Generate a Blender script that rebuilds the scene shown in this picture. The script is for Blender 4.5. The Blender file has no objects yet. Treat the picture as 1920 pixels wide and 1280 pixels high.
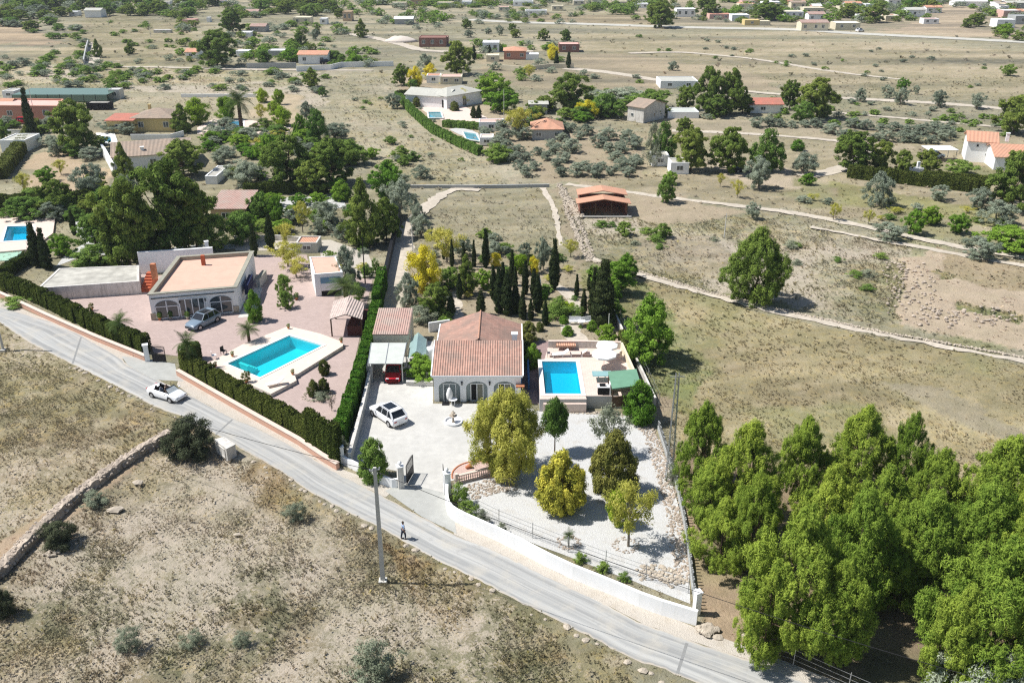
import bpy, math, random
import numpy as np
from mathutils import Vector, Matrix
from mathutils.geometry import tessellate_polygon
R = math.radians
# ---------------- camera, world, sun, exposure ----------------
FPX, CAMH, TH = 1700.0, 43.9, math.atan(780/1700.0)
scene = bpy.context.scene
cam_d = bpy.data.cameras.new('camera'); cam = bpy.data.objects.new('camera', cam_d)
scene.collection.objects.link(cam); scene.camera = cam
cam.location = (0, 0, CAMH); cam.rotation_euler = (math.pi/2-TH, 0, 0)
cam_d.sensor_fit = 'HORIZONTAL'; cam_d.sensor_width = 36; cam_d.lens = 36*FPX/1920
cam_d.clip_start = 0.5; cam_d.clip_end = 9000
SUN_EL, SUN_DIR = R(56), Vector((1.0, -0.07))          # horizontal direction shadows fall
world = bpy.data.worlds.new('World'); scene.world = world; world.use_nodes = True
nt = world.node_tree; bg = nt.nodes['Background']
sky = nt.nodes.new('ShaderNodeTexSky'); sky.sky_type = 'NISHITA'; sky.sun_disc = False
sky.sun_elevation = SUN_EL; sky.sun_rotation = math.atan2(-SUN_DIR.x, -SUN_DIR.y); sky.air_density = 1.0; sky.dust_density = 0.6
nt.links.new(sky.outputs[0], bg.inputs[0]); bg.inputs[1].default_value = 0.082
sl = bpy.data.lights.new('sun', 'SUN'); sl.energy = 5.0; sl.angle = R(0.5); sl.color = (1.0, 0.975, 0.935)
sun = bpy.data.objects.new('sun', sl); scene.collection.objects.link(sun)
_d = Vector((SUN_DIR.x, SUN_DIR.y, -math.tan(SUN_EL)*SUN_DIR.length)).normalized()
sun.rotation_euler = _d.to_track_quat('-Z', 'Y').to_euler(); sun.location = (-60, 60, 90)
scene.view_settings.view_transform = 'Standard'; scene.view_settings.look = 'None'
scene.view_settings.exposure = 0.34; scene.view_settings.gamma = 1
scene.render.engine = 'CYCLES'
scene.cycles.max_bounces = 8; scene.cycles.diffuse_bounces = 4; scene.cycles.glossy_bounces = 2
scene.cycles.transmission_bounces = 4; scene.cycles.transparent_max_bounces = 8
scene.cycles.use_denoising = False; scene.cycles.filter_width = 1.25; scene.cycles.sample_clamp_indirect = 4.0
scene.cycles.caustics_reflective = False; scene.cycles.caustics_refractive = False
COL = scene.collection
rnd = random.Random(7)
# ---------------- pixel -> world (camera calibration of the site) ----------------
def W(px, py, z=0.0):
    dx = (px-960)/FPX; dy = (640-py)/FPX
    d = (dx, math.cos(TH)+dy*math.sin(TH), -math.sin(TH)+dy*math.cos(TH))
    t = (CAMH-z)/-d[2]
    return (d[0]*t, d[1]*t)
def S(py): return (py+140)/48.3          # pixels per metre at a ground row
def HT(pb, pt):
    D = W(960, pb)[1]
    return CAMH - D*math.tan(TH-math.atan((640-pt)/FPX))
def WL(pts, z=0.0): return [W(p[0], p[1], z) for p in pts]
# ---------------- materials ----------------
MATS = {}
class N:
    def __init__(s, name):
        s.m = bpy.data.materials.new(name); s.m.use_nodes = True; s.t = s.m.node_tree
        s.b = s.t.nodes['Principled BSDF']; s.out = s.t.nodes['Material Output']; MATS[name] = s.m
    def n(s, ty, **kw):
        nd = s.t.nodes.new(ty)
        for k, v in kw.items(): setattr(nd, k, v)
        return nd
    def set(s, nd, i, v):
        if isinstance(v, bpy.types.NodeSocket): s.t.links.new(v, nd.inputs[i])
        else:
            if isinstance(v, tuple) and len(v) == 3 and nd.inputs[i].type == 'RGBA': v = v+(1,)
            nd.inputs[i].default_value = v
    def coord(s, which='Object'):
        return s.n('ShaderNodeTexCoord').outputs[which]
    def noise(s, vec, scale, detail=3, rough=.55, dist=0):
        nd = s.n('ShaderNodeTexNoise'); s.set(nd, 'Vector', vec); s.set(nd, 'Scale', scale); s.set(nd, 'Detail', detail)
        s.set(nd, 'Roughness', rough); s.set(nd, 'Distortion', dist); return nd.outputs['Fac']
    def voro(s, vec, scale, feat='F1', out='Distance'):
        nd = s.n('ShaderNodeTexVoronoi', feature=feat); s.set(nd, 'Vector', vec); s.set(nd, 'Scale', scale); return nd.outputs[out]
    def ramp(s, f, a, b, lo=0.0, hi=1.0):
        nd = s.n('ShaderNodeMapRange'); s.set(nd, 0, f); s.set(nd, 1, a); s.set(nd, 2, b); s.set(nd, 3, lo); s.set(nd, 4, hi); return nd.outputs[0]
    def mix(s, f, a, b, mode='MIX'):
        nd = s.n('ShaderNodeMix', data_type='RGBA', blend_type=mode); s.set(nd, 0, f); s.set(nd, 6, a); s.set(nd, 7, b); return nd.outputs[2]
    def math(s, op, a, b=0.0, c=0.0):
        nd = s.n('ShaderNodeMath', operation=op); s.set(nd, 0, a); s.set(nd, 1, b)
        if op in ('MULTIPLY_ADD',): s.set(nd, 2, c)
        return nd.outputs[0]
    def scl(s, vec, sc):
        nd = s.n('ShaderNodeMapping'); s.set(nd, 'Vector', vec); s.set(nd, 'Scale', sc); return nd.outputs[0]
    def bump(s, h, st=.3, dist=.05):
        nd = s.n('ShaderNodeBump'); s.set(nd, 'Height', h); s.set(nd, 'Strength', st); s.set(nd, 'Distance', dist)
        s.t.links.new(nd.outputs[0], s.b.inputs['Normal'])
    def base(s, c): s.set(s.b, 'Base Color', c)
    def fin(s, rough=.85, spec=.25, metal=0.0):
        s.set(s.b, 'Roughness', rough); s.set(s.b, 'Specular IOR Level', spec); s.set(s.b, 'Metallic', metal); return s.m
def mulc(c, k): return tuple(min(1, x*k) for x in c)
def plain(name, c, rough=.8, var=.12, scale=3.0, metal=0, spec=.25, bump=.0, coat=0):
    s = N(name); v = s.coord()
    f = s.noise(v, scale, 4)
    g = s.noise(v, scale*.13, 3)
    col = s.mix(s.ramp(f, .3, .7), mulc(c, 1-var), mulc(c, 1+var*.6))
    col = s.mix(s.ramp(g, .35, .7, 0, .6), col, mulc(c, 1-var*1.1))
    s.base(col)
    if bump: s.bump(f, bump, .02)
    if coat: s.set(s.b, 'Coat Weight', coat)
    return s.fin(rough, spec, metal)
def stained(name, c, dirt, amt=.5, rough=.9):
    """render/plaster with rain stains and dirt that run down it"""
    s = N(name); v = s.coord()
    st = s.noise(s.scl(v, (3, 3, .35)), 1.2, 4, .65)
    bl = s.noise(v, .7, 3)
    col = s.mix(s.ramp(st, .45, .8, 0, amt), c, dirt)
    col = s.mix(s.ramp(bl, .5, .8, 0, amt*.7), col, dirt)
    s.base(col); s.bump(s.noise(v, 14, 3), .15, .02); return s.fin(rough)
def tiles(name, ca, cb, cc, axis=0, pw=.25, pl=.42):
    s = N(name); v = s.coord(); sep = s.n('ShaderNodeSeparateXYZ'); s.set(sep, 0, v)
    a, b = sep.outputs[axis], sep.outputs[1-axis]
    wv = s.math('SINE', s.math('MULTIPLY', a, 2*math.pi/pw))
    row = s.math('FRACT', s.math('MULTIPLY', b, 1/pl))
    cell = s.n('ShaderNodeCombineXYZ'); s.set(cell, 0, s.math('FLOOR', s.math('MULTIPLY', a, 1/pw))); s.set(cell, 1, s.math('FLOOR', s.math('MULTIPLY', b, 1/pl)))
    wn = s.n('ShaderNodeTexWhiteNoise', noise_dimensions='2D'); s.set(wn, 0, cell.outputs[0])
    col = s.mix(s.ramp(wn.outputs[0], 0, 1), ca, cb)
    col = s.mix(s.ramp(s.noise(v, .45, 5, .75), .42, .6, 0, .85), col, cc)
    col = s.mix(s.ramp(s.noise(v, 5, 3, .7), .5, .8, 0, .5), col, mulc(cc, 1.3))
    # pale stripe on each tile crest: light on the relief, put into the colour
    col = s.mix(s.ramp(wv, .72, .95, 0, .35), col, (.62, .47, .38))
    s.base(col)
    hgt = s.math('MULTIPLY_ADD', row, -.35, wv); s.bump(hgt, .9, .035)
    return s.fin(.85, .2)
def water(name, tint, shal):
    s = N(name); v = s.coord()
    tr = s.n('ShaderNodeBsdfTransparent'); s.set(tr, 0, tint)
    gl = s.n('ShaderNodeBsdfGlossy'); s.set(gl, 0, (1, 1, 1)); s.set(gl, 'Roughness', .03)
    bp = s.n('ShaderNodeBump'); s.set(bp, 'Height', s.noise(v, 3.0, 3)); s.set(bp, 'Strength', .25); s.set(bp, 'Distance', .05)
    s.t.links.new(bp.outputs[0], gl.inputs['Normal'])
    fr = s.n('ShaderNodeFresnel'); s.set(fr, 0, 1.33); s.t.links.new(bp.outputs[0], fr.inputs['Normal'])
    df = s.n('ShaderNodeBsdfDiffuse'); s.set(df, 0, shal)
    m1 = s.n('ShaderNodeMixShader'); s.set(m1, 0, .16); s.set(m1, 1, tr.outputs[0]); s.set(m1, 2, df.outputs[0])
    m2 = s.n('ShaderNodeMixShader'); s.set(m2, 0, fr.outputs[0]); s.set(m2, 1, m1.outputs[0]); s.set(m2, 2, gl.outputs[0])
    s.t.links.new(m2.outputs[0], s.out.inputs[0]); return s.m
def glassy(name, c, alpha=.35):
    s = N(name)
    tr = s.n('ShaderNodeBsdfTransparent'); s.set(tr, 0, c)
    s.set(s.b, 'Base Color', mulc(c, .8)); s.set(s.b, 'Roughness', .15)
    m = s.n('ShaderNodeMixShader'); s.set(m, 0, 1-alpha); s.set(m, 1, tr.outputs[0]); s.set(m, 2, s.b.outputs[0])
    s.t.links.new(m.outputs[0], s.out.inputs[0]); return s.m
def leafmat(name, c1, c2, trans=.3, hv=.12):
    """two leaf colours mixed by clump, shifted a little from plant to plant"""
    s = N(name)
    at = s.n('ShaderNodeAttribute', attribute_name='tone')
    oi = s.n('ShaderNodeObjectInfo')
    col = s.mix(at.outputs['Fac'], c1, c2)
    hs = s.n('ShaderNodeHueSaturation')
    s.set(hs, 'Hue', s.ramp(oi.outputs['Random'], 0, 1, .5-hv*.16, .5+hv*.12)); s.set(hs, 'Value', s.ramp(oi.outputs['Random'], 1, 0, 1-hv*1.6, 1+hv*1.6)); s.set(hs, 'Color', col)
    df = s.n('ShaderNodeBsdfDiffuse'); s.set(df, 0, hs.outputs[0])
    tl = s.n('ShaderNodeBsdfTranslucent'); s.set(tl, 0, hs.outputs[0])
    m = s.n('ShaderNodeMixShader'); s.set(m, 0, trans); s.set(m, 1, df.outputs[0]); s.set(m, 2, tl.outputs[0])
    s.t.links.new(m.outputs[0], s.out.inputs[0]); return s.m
def vcol(name, fine=1.0):
    s = N(name); at = s.n('ShaderNodeAttribute', attribute_name='tint')
    df = s.n('ShaderNodeBsdfDiffuse'); s.set(df, 0, at.outputs['Color']); tl = s.n('ShaderNodeBsdfTranslucent'); s.set(tl, 0, at.outputs['Color'])
    m = s.n('ShaderNodeMixShader'); s.set(m, 0, .5); s.set(m, 1, df.outputs[0]); s.set(m, 2, tl.outputs[0]); s.t.links.new(m.outputs[0], s.out.inputs[0]); return s.m
M_white = stained('white_render', (.88, .88, .87), (.62, .60, .55), .25)
M_cream = stained('cream_render', (.70, .63, .47), (.45, .40, .30), .4)
M_yellow = stained('yellow_render', (.66, .52, .24), (.5, .42, .25), .3)
M_salmon = stained('salmon_render', (.55, .27, .19), (.42, .22, .16), .4)
M_grey = stained('grey_render', (.42, .43, .42), (.27, .27, .26), .5)
M_pinkwall = stained('pink_boundary_wall', (.60, .35, .25), (.42, .30, .24), .6)
M_weather = stained('weathered_white_render', (.66, .63, .58), (.30, .28, .25), .85)
M_brick = plain('brown_brick', (.30, .13, .09), .9, .3, 8)
M_conc = plain('pole_concrete', (.60, .58, .53), .9, .15, 5, bump=.2)
M_stone = plain('pale_stone', (.50, .43, .34), .95, .35, 3, bump=.4)
M_rub = plain('pink_rubble', (.48, .40, .32), .95, .4, 2.2, bump=.4)
M_black = plain('black_metal', (.02, .02, .022), .5, .1, metal=.3)
M_steel = plain('galvanised_steel', (.50, .51, .52), .45, .15, metal=.7)
M_wood = plain('dark_wood', (.12, .07, .04), .8, .3, 8)
M_whitep = plain('white_paint', (.82, .82, .82), .4, .04)
M_bark = plain('tree_bark', (.13, .09, .06), .95, .35, 9, bump=.5)
M_palebark = plain('pale_bark', (.27, .23, .18), .95, .3, 9, bump=.5)
M_dark = plain('dark_interior', (.02, .02, .02), .9, .2)
M_red = plain('red_brick_paint', (.50, .13, .06), .8, .2)
M_terra = plain('terracotta', (.55, .22, .11), .85, .2, 6)
M_roofpink = plain('pink_roof_screed', (.66, .42, .32), .9, .10, .8)
M_coping = plain('stone_coping', (.34, .325, .26), .9, .2, 2)
M_flat = plain('weathered_flat_roof', (.50, .48, .42), .95, .35, .7)
M_glass = plain('window_glass', (.05, .07, .08), .08, .2, spec=.9)
M_blueglass = plain('grey_blue_shutter', (.26, .31, .31), .4, .1)
M_frame = plain('window_frame', (.75, .75, .72), .5, .05)
M_beigeroof = tiles('beige_roof_tiles', (.42, .32, .24), (.34, .26, .20), (.30, .25, .20))
M_tilex = tiles('terracotta_roof_tiles', (.50, .29, .22), (.38, .21, .16), (.27, .19, .155), 0)
M_tiley = tiles('terracotta_side_roof_tiles', (.50, .29, .22), (.38, .21, .16), (.27, .19, .155), 1)
M_pinktile = tiles('pink_roof_tiles', (.48, .30, .25), (.38, .24, .20), (.40, .32, .27), 0)
M_orangetile = tiles('orange_roof_tiles', (.68, .34, .22), (.60, .30, .19), (.52, .30, .20), 0)
M_orangetiley = tiles('orange_side_roof_tiles', (.68, .34, .22), (.60, .30, .19), (.52, .30, .20), 1)
M_pool = plain('pool_tiles', (.36, .78, .86), .4, .06, 2)
M_water = water('pool_water', (.10, .76, .95), (.0, .48, .66))
M_waterl = water('turquoise_pool_water', (.20, .90, .95), (.0, .56, .62))
M_water2 = water('pale_pool_water', (.45, .80, .90), (.12, .38, .50))
M_coph = plain('white_pool_coping', (.80, .78, .72), .7, .06, 3)
M_poolside = plain('pale_pink_pool_terrace', (.70, .56, .48), .85, .1, 2.5)
M_greenroof = plain('green_felt_roof', (.15, .30, .20), .9, .12, 1.5)
M_polyc = plain('pale_corrugated_sheet', (.55, .57, .52), .6, .12, 1.2)
M_tent = glassy('pale_green_translucent_sheet', (.50, .70, .68), .3)
M_rubber = plain('tyre_rubber', (.02, .02, .02), .8, .1)
M_rim = plain('alloy_rim', (.5, .5, .52), .3, .1, metal=.8)
M_carwhite = plain('white_car_paint', (.85, .85, .86), .25, .01, coat=.8)
M_carred = plain('red_car_paint', (.45, .01, .02), .3, .02, coat=.5)
M_carblue = plain('grey_blue_car_paint', (.20, .26, .32), .25, .02, coat=.8)
M_carglass = plain('car_window_glass', (.015, .018, .022), .05, .1, spec=.8)
M_lampred = plain('red_lamp_lens', (.45, .02, .02), .2, .05)
M_lampwhite = plain('clear_lamp_lens', (.7, .72, .75), .1, .05)
M_fabric = plain('white_fabric', (.80, .79, .76), .9, .05)
M_cloth = plain('pale_blue_shirt', (.30, .42, .62), .9, .05)
M_trouser = plain('dark_blue_trousers', (.03, .04, .07), .9, .05)
M_skin = plain('skin', (.45, .27, .19), .6, .05)
M_hair = plain('brown_hair', (.07, .045, .03), .8, .1)
M_seat = plain('grey_leather_seat', (.22, .24, .27), .5, .1)
M_seattan = plain('tan_leather_seat', (.38, .27, .2), .5, .1)
M_blue = plain('blue_painted_metal', (.04, .13, .30), .5, .1)
M_net = glassy('green_shade_net', (.30, .45, .36), .35)
L_pine = leafmat('pine_needles', (.095, .18, .026), (.42, .53, .085), .3, .09)
L_dark = leafmat('dark_pine_needles', (.07, .125, .026), (.29, .37, .08), .3)
L_olive = leafmat('olive_leaves', (.18, .22, .145), (.41, .46, .35), .28)
L_bright = leafmat('bright_green_leaves', (.10, .21, .025), (.25, .42, .06), .3)
L_mid = leafmat('mid_green_leaves', (.10, .185, .038), (.27, .40, .09), .3)
L_cyp = leafmat('cypress_scales', (.022, .040, .016), (.075, .10, .038), .1)
L_yellow = leafmat('yellow_blossom', (.58, .50, .03), (.86, .78, .09), .3, .03)
L_yelgrn = leafmat('yellow_green_leaves', (.33, .35, .06), (.70, .65, .16), .35, .05)
L_gold = leafmat('golden_conifer_scales', (.17, .20, .03), (.82, .74, .12), .2, .02)
L_bronze = leafmat('olive_gold_conifer_scales', (.085, .10, .025), (.36, .35, .09), .2, .02)
L_palm = leafmat('palm_leaflets', (.06, .10, .03), (.14, .19, .06), .2)
L_hedge = leafmat('hedge_leaves', (.03, .05, .012), (.12, .15, .035), .15)
L_hedgeb = leafmat('bright_hedge_leaves', (.05, .13, .016), (.16, .29, .04), .2)
L_gol = leafmat('olive_green_shrub_leaves', (.10, .13, .03), (.26, .28, .08), .25)
L_grey = leafmat('grey_green_shrub_leaves', (.17, .20, .13), (.34, .37, .26), .2)
L_dkgrey = leafmat('dark_olive_shrub_leaves', (.045, .055, .03), (.13, .15, .085), .2, .04)
L_dry = leafmat('dry_brown_twigs', (.10, .085, .06), (.24, .21, .15), .2)
L_lime = leafmat('lime_leaves', (.16, .27, .02), (.32, .46, .05), .35)
# ---------------- mesh helpers ----------------
def link(o, parent=None):
    COL.objects.link(o)
    if parent: o.parent = parent
    return o
class MB:
    def __init__(s): s.v = []; s.f = []; s.mi = []
    def add(s, vs, fs, mi=0):
        n = len(s.v); s.v += [tuple(p) for p in vs]; s.f += [tuple(i+n for i in f) for f in fs]; s.mi += [mi]*len(fs); return s
    def box(s, x0, x1, y0, y1, z0, z1, mi=0):
        return s.add([(x0,y0,z0),(x1,y0,z0),(x1,y1,z0),(x0,y1,z0),(x0,y0,z1),(x1,y0,z1),(x1,y1,z1),(x0,y1,z1)],
                     [(0,3,2,1),(4,5,6,7),(0,1,5,4),(1,2,6,5),(2,3,7,6),(3,0,4,7)], mi)
    def bar(s, a, b, w, h, mi=0):
        """rectangular bar from a to b, w wide in plan, h tall"""
        a, b = Vector(a), Vector(b); d = (b-a).normalized(); side = d.cross(Vector((0,0,1)))
        if side.length < 1e-4: side = Vector((1,0,0))
        side.normalize(); up = side.cross(d).normalized(); side *= w/2; up *= h/2
        P = [a-side-up, a+side-up, a+side+up, a-side+up, b-side-up, b+side-up, b+side+up, b-side+up]
        return s.add(P, [(0,1,2,3),(7,6,5,4),(0,4,5,1),(1,5,6,2),(2,6,7,3),(3,7,4,0)], mi)
    def tube(s, pts, rad, n=8, mi=0, cap=True):
        pts = [Vector(p) for p in pts]; rings = []
        if not isinstance(rad, (list, tuple)): rad = [rad]*len(pts)
        for i, p in enumerate(pts):
            d = (pts[min(i+1, len(pts)-1)]-pts[max(i-1, 0)]).normalized()
            a = d.cross(Vector((0.31, .95, .1))); a.normalize(); b = d.cross(a)
            rings.append([p+(a*math.cos(2*math.pi*k/n)+b*math.sin(2*math.pi*k/n))*rad[i] for k in range(n)])
        V = [p for r in rings for p in r]; F = []
        for i in range(len(pts)-1):
            for k in range(n): F.append((i*n+k, i*n+(k+1)%n, (i+1)*n+(k+1)%n, (i+1)*n+k))
        if cap: F.append(tuple(range(n-1, -1, -1))); F.append(tuple((len(pts)-1)*n+k for k in range(n)))
        return s.add(V, F, mi)
    def lathe(s, prof, c=(0,0,0), n=16, mi=0):
        V = []; F = []
        for r, z in prof:
            for k in range(n): V.append((c[0]+r*math.cos(2*math.pi*k/n), c[1]+r*math.sin(2*math.pi*k/n), c[2]+z))
        for i in range(len(prof)-1):
            for k in range(n): F.append((i*n+k, i*n+(k+1)%n, (i+1)*n+(k+1)%n, (i+1)*n+k))
        F.append(tuple(range(n-1, -1, -1))); F.append(tuple((len(prof)-1)*n+k for k in range(n)))
        return s.add(V, F, mi)
    def prism(s, poly, z0, z1, mi=0, mtop=None):
        n = len(poly); ar = sum(poly[i][0]*poly[(i+1)%n][1]-poly[(i+1)%n][0]*poly[i][1] for i in range(n))
        if ar < 0: poly = poly[::-1]
        V = [(p[0], p[1], z0) for p in poly]+[(p[0], p[1], z1) for p in poly]
        s.add(V, [(i, (i+1)%n, n+(i+1)%n, n+i) for i in range(n)], mi)
        T = tessellate_polygon([[Vector((p[0], p[1], 0)) for p in poly]])
        s.add([(p[0], p[1], z1) for p in poly], [t if _up(poly, t) else t[::-1] for t in T], mi if mtop is None else mtop)
        return s
    def rock(s, c, r, rg, mi=0, fl=.6):
        V = []; F = []; n = 6
        rows = [(-.9, .45), (-.3, 1), (.4, .9), (.9, .4)]
        for z, q in rows:
            for k in range(n):
                a = 2*math.pi*(k+rg.uniform(-.25, .25))/n; j = rg.uniform(.75, 1.2)
                V.append((c[0]+r*q*j*math.cos(a), c[1]+r*q*j*math.sin(a), c[2]+r*fl*z*rg.uniform(.85, 1.15)))
        for i in range(3):
            for k in range(n): F.append((i*n+k, i*n+(k+1)%n, (i+1)*n+(k+1)%n, (i+1)*n+k))
        F.append(tuple(range(n-1, -1, -1))); F.append(tuple(3*n+k for k in range(n)))
        return s.add(V, F, mi)
    def build(s, name, mat, parent=None, smooth=False, bevel=0):
        me = bpy.data.meshes.new(name); me.from_pydata(s.v, [], s.f)
        for m in (mat if isinstance(mat, (list, tuple)) else [mat]): me.materials.append(m)
        me.polygons.foreach_set('material_index', s.mi)
        if smooth: me.polygons.foreach_set('use_smooth', [True]*len(s.f))
        me.update(); o = bpy.data.objects.new(name, me); link(o, parent)
        if bevel:
            b = o.modifiers.new('bevel', 'BEVEL'); b.width = bevel; b.segments = 2; b.limit_method = 'ANGLE'
        return o
def _up(poly, t):
    a, b, c = (poly[i] for i in t)
    return (b[0]-a[0])*(c[1]-a[1])-(b[1]-a[1])*(c[0]-a[0]) > 0
def empty(name, x, y, z=0, rz=0):
    o = bpy.data.objects.new(name, None); o.location = (x, y, z); o.rotation_euler = (0, 0, rz); o.empty_display_size = .2
    return link(o)
def tag(o, label, cat, group=None, kind=None):
    o['label'] = label; o['category'] = cat
    if group: o['group'] = group
    if kind: o['kind'] = kind
    return o
def thing(name, label, cat, x, y, rz=0, group=None, z=0): return tag(empty(name, x, y, z, rz), label, cat, group)
def structure(o): o['kind'] = 'structure'; return o
def sheet(name, poly, z, mat, holes=(), skirt=0.0):
    rings = [[Vector((p[0], p[1], 0)) for p in poly]]+[[Vector((p[0], p[1], 0)) for p in h] for h in holes]
    allp = [p for r in rings for p in r]; T = tessellate_polygon(rings)
    m = MB(); F = []
    for t in T:
        a, b, c = (allp[i] for i in t)
        F.append(tuple(t) if (b-a).cross(c-a).z > 0 else tuple(t[::-1]))
    m.add([(p.x, p.y, z) for p in allp], F)
    if skirt:
        i0 = 0
        for r in rings:
            n = len(r); ar = sum(r[i].x*r[(i+1)%n].y-r[(i+1)%n].x*r[i].y for i in range(n))
            m.add([(p.x, p.y, z) for p in r]+[(p.x, p.y, z-skirt) for p in r], [(i, (i+1)%n, n+(i+1)%n, n+i) for i in range(n)])
    return m.build(name, mat)
def resample(pts, n):
    P = np.array(pts, float); d = np.r_[0, np.cumsum(np.linalg.norm(np.diff(P, axis=0), axis=1))]
    t = np.linspace(0, d[-1], n); return np.stack([np.interp(t, d, P[:, k]) for k in range(P.shape[1])], 1)
def smoothpoly(pts, it=2, closed=False):
    P = [Vector((p[0], p[1])) for p in pts]
    for _ in range(it):
        Q = [] if closed else [P[0]]
        for i in range(len(P) if closed else len(P)-1):
            a, b = P[i], P[(i+1)%len(P)]; Q += [a*.75+b*.25, a*.25+b*.75]
        if not closed: Q.append(P[-1])
        P = Q
    return [(p.x, p.y) for p in P]
def jitter_poly(pts, step, amp, rg):
    out = []
    for i in range(len(pts)):
        a, b = pts[i], pts[(i+1) % len(pts)]; L = math.dist(a, b); n = max(1, int(L/step))
        for k in range(n):
            t = k/n; out.append((a[0]+(b[0]-a[0])*t+rg.uniform(-amp, amp), a[1]+(b[1]-a[1])*t+rg.uniform(-amp, amp)))
    return out
def ribbon(name, cen, width, z, mat, jit=.12):
    """a track sheet of a given width (number or list) along a world polyline"""
    n = max(4, int(sum(math.dist(cen[i], cen[i+1]) for i in range(len(cen)-1))/1.2)); P = resample(cen, n)
    Wd = np.interp(np.linspace(0, 1, n), np.linspace(0, 1, len(width)), width) if isinstance(width, (list, tuple)) else np.full(n, width)
    T = np.gradient(P, axis=0); T /= np.linalg.norm(T, axis=1)[:, None]; Nn = np.stack([-T[:, 1], T[:, 0]], 1)
    rg = np.random.default_rng(int(abs(P[0, 0])*10)+3); V = []; F = []
    cols = 5
    for i in range(n):
        l = Wd[i]/2+rg.uniform(-jit, jit); r = Wd[i]/2+rg.uniform(-jit, jit)
        for k in range(cols):
            q = P[i]+Nn[i]*(l-(l+r)*k/(cols-1)); V.append((q[0], q[1], z))
    for i in range(n-1):
        for k in range(cols-1): F.append((i*cols+k, i*cols+k+1, (i+1)*cols+k+1, (i+1)*cols+k))
    return MB().add(V, F).build(name, mat)
# vectorised value noise
def _h(ix, iy, sd):
    n = (ix*374761393+iy*668265263+sd*974634777) & 0xffffffff
    n = ((n ^ (n >> 13))*1274126177) & 0xffffffff
    return ((n ^ (n >> 16)) & 0xffff)/65535.0
def vnoise(x, y, sc, sd=0, octv=3):
    x = np.asarray(x, float)/sc; y = np.asarray(y, float)/sc; out = 0; amp = 1; tot = 0
    for o in range(octv):
        ix = np.floor(x).astype(np.int64); iy = np.floor(y).astype(np.int64); fx = x-ix; fy = y-iy
        fx = fx*fx*(3-2*fx); fy = fy*fy*(3-2*fy)
        v = (_h(ix, iy, sd+o)*(1-fx)+_h(ix+1, iy, sd+o)*fx)*(1-fy)+(_h(ix, iy+1, sd+o)*(1-fx)+_h(ix+1, iy+1, sd+o)*fx)*fy
        out = out+v*amp; tot += amp; amp *= .5; x = x*2.03+17.1; y = y*2.03+5.7
    return out/tot
def inpoly(x, y, poly):
    r = np.zeros(x.shape, bool); n = len(poly)
    for i in range(n):
        x1, y1 = poly[i]; x2, y2 = poly[(i+1)%n]
        if y1 == y2: continue
        c = ((y1 > y) != (y2 > y)) & (x < (x2-x1)*(y-y1)/(y2-y1)+x1); r ^= c
    return r
def npmesh(name, V, faces4, mats, tint=None, tone=None, mi=None):
    """V (n,3), faces4 (m,4) -> mesh"""
    me = bpy.data.meshes.new(name); me.vertices.add(len(V)); me.vertices.foreach_set('co', np.asarray(V, np.float32).ravel())
    m = len(faces4); k = faces4.shape[1]; me.loops.add(m*k); me.loops.foreach_set('vertex_index', faces4.astype(np.int32).ravel())
    me.polygons.add(m); me.polygons.foreach_set('loop_start', np.arange(m, dtype=np.int32)*k)
    if tint is not None:
        a = me.color_attributes.new('tint', 'FLOAT_COLOR', 'POINT'); c = np.ones((len(V), 4), np.float32); c[:, :3] = tint; a.data.foreach_set('color', c.ravel())
    if tone is not None:
        a = me.attributes.new('tone', 'FLOAT', 'POINT'); a.data.foreach_set('value', np.asarray(tone, np.float32))
    for q in mats: me.materials.append(q)
    if mi is not None: me.polygons.foreach_set('material_index', mi.astype(np.int32))
    me.update(calc_edges=True); return me
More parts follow.
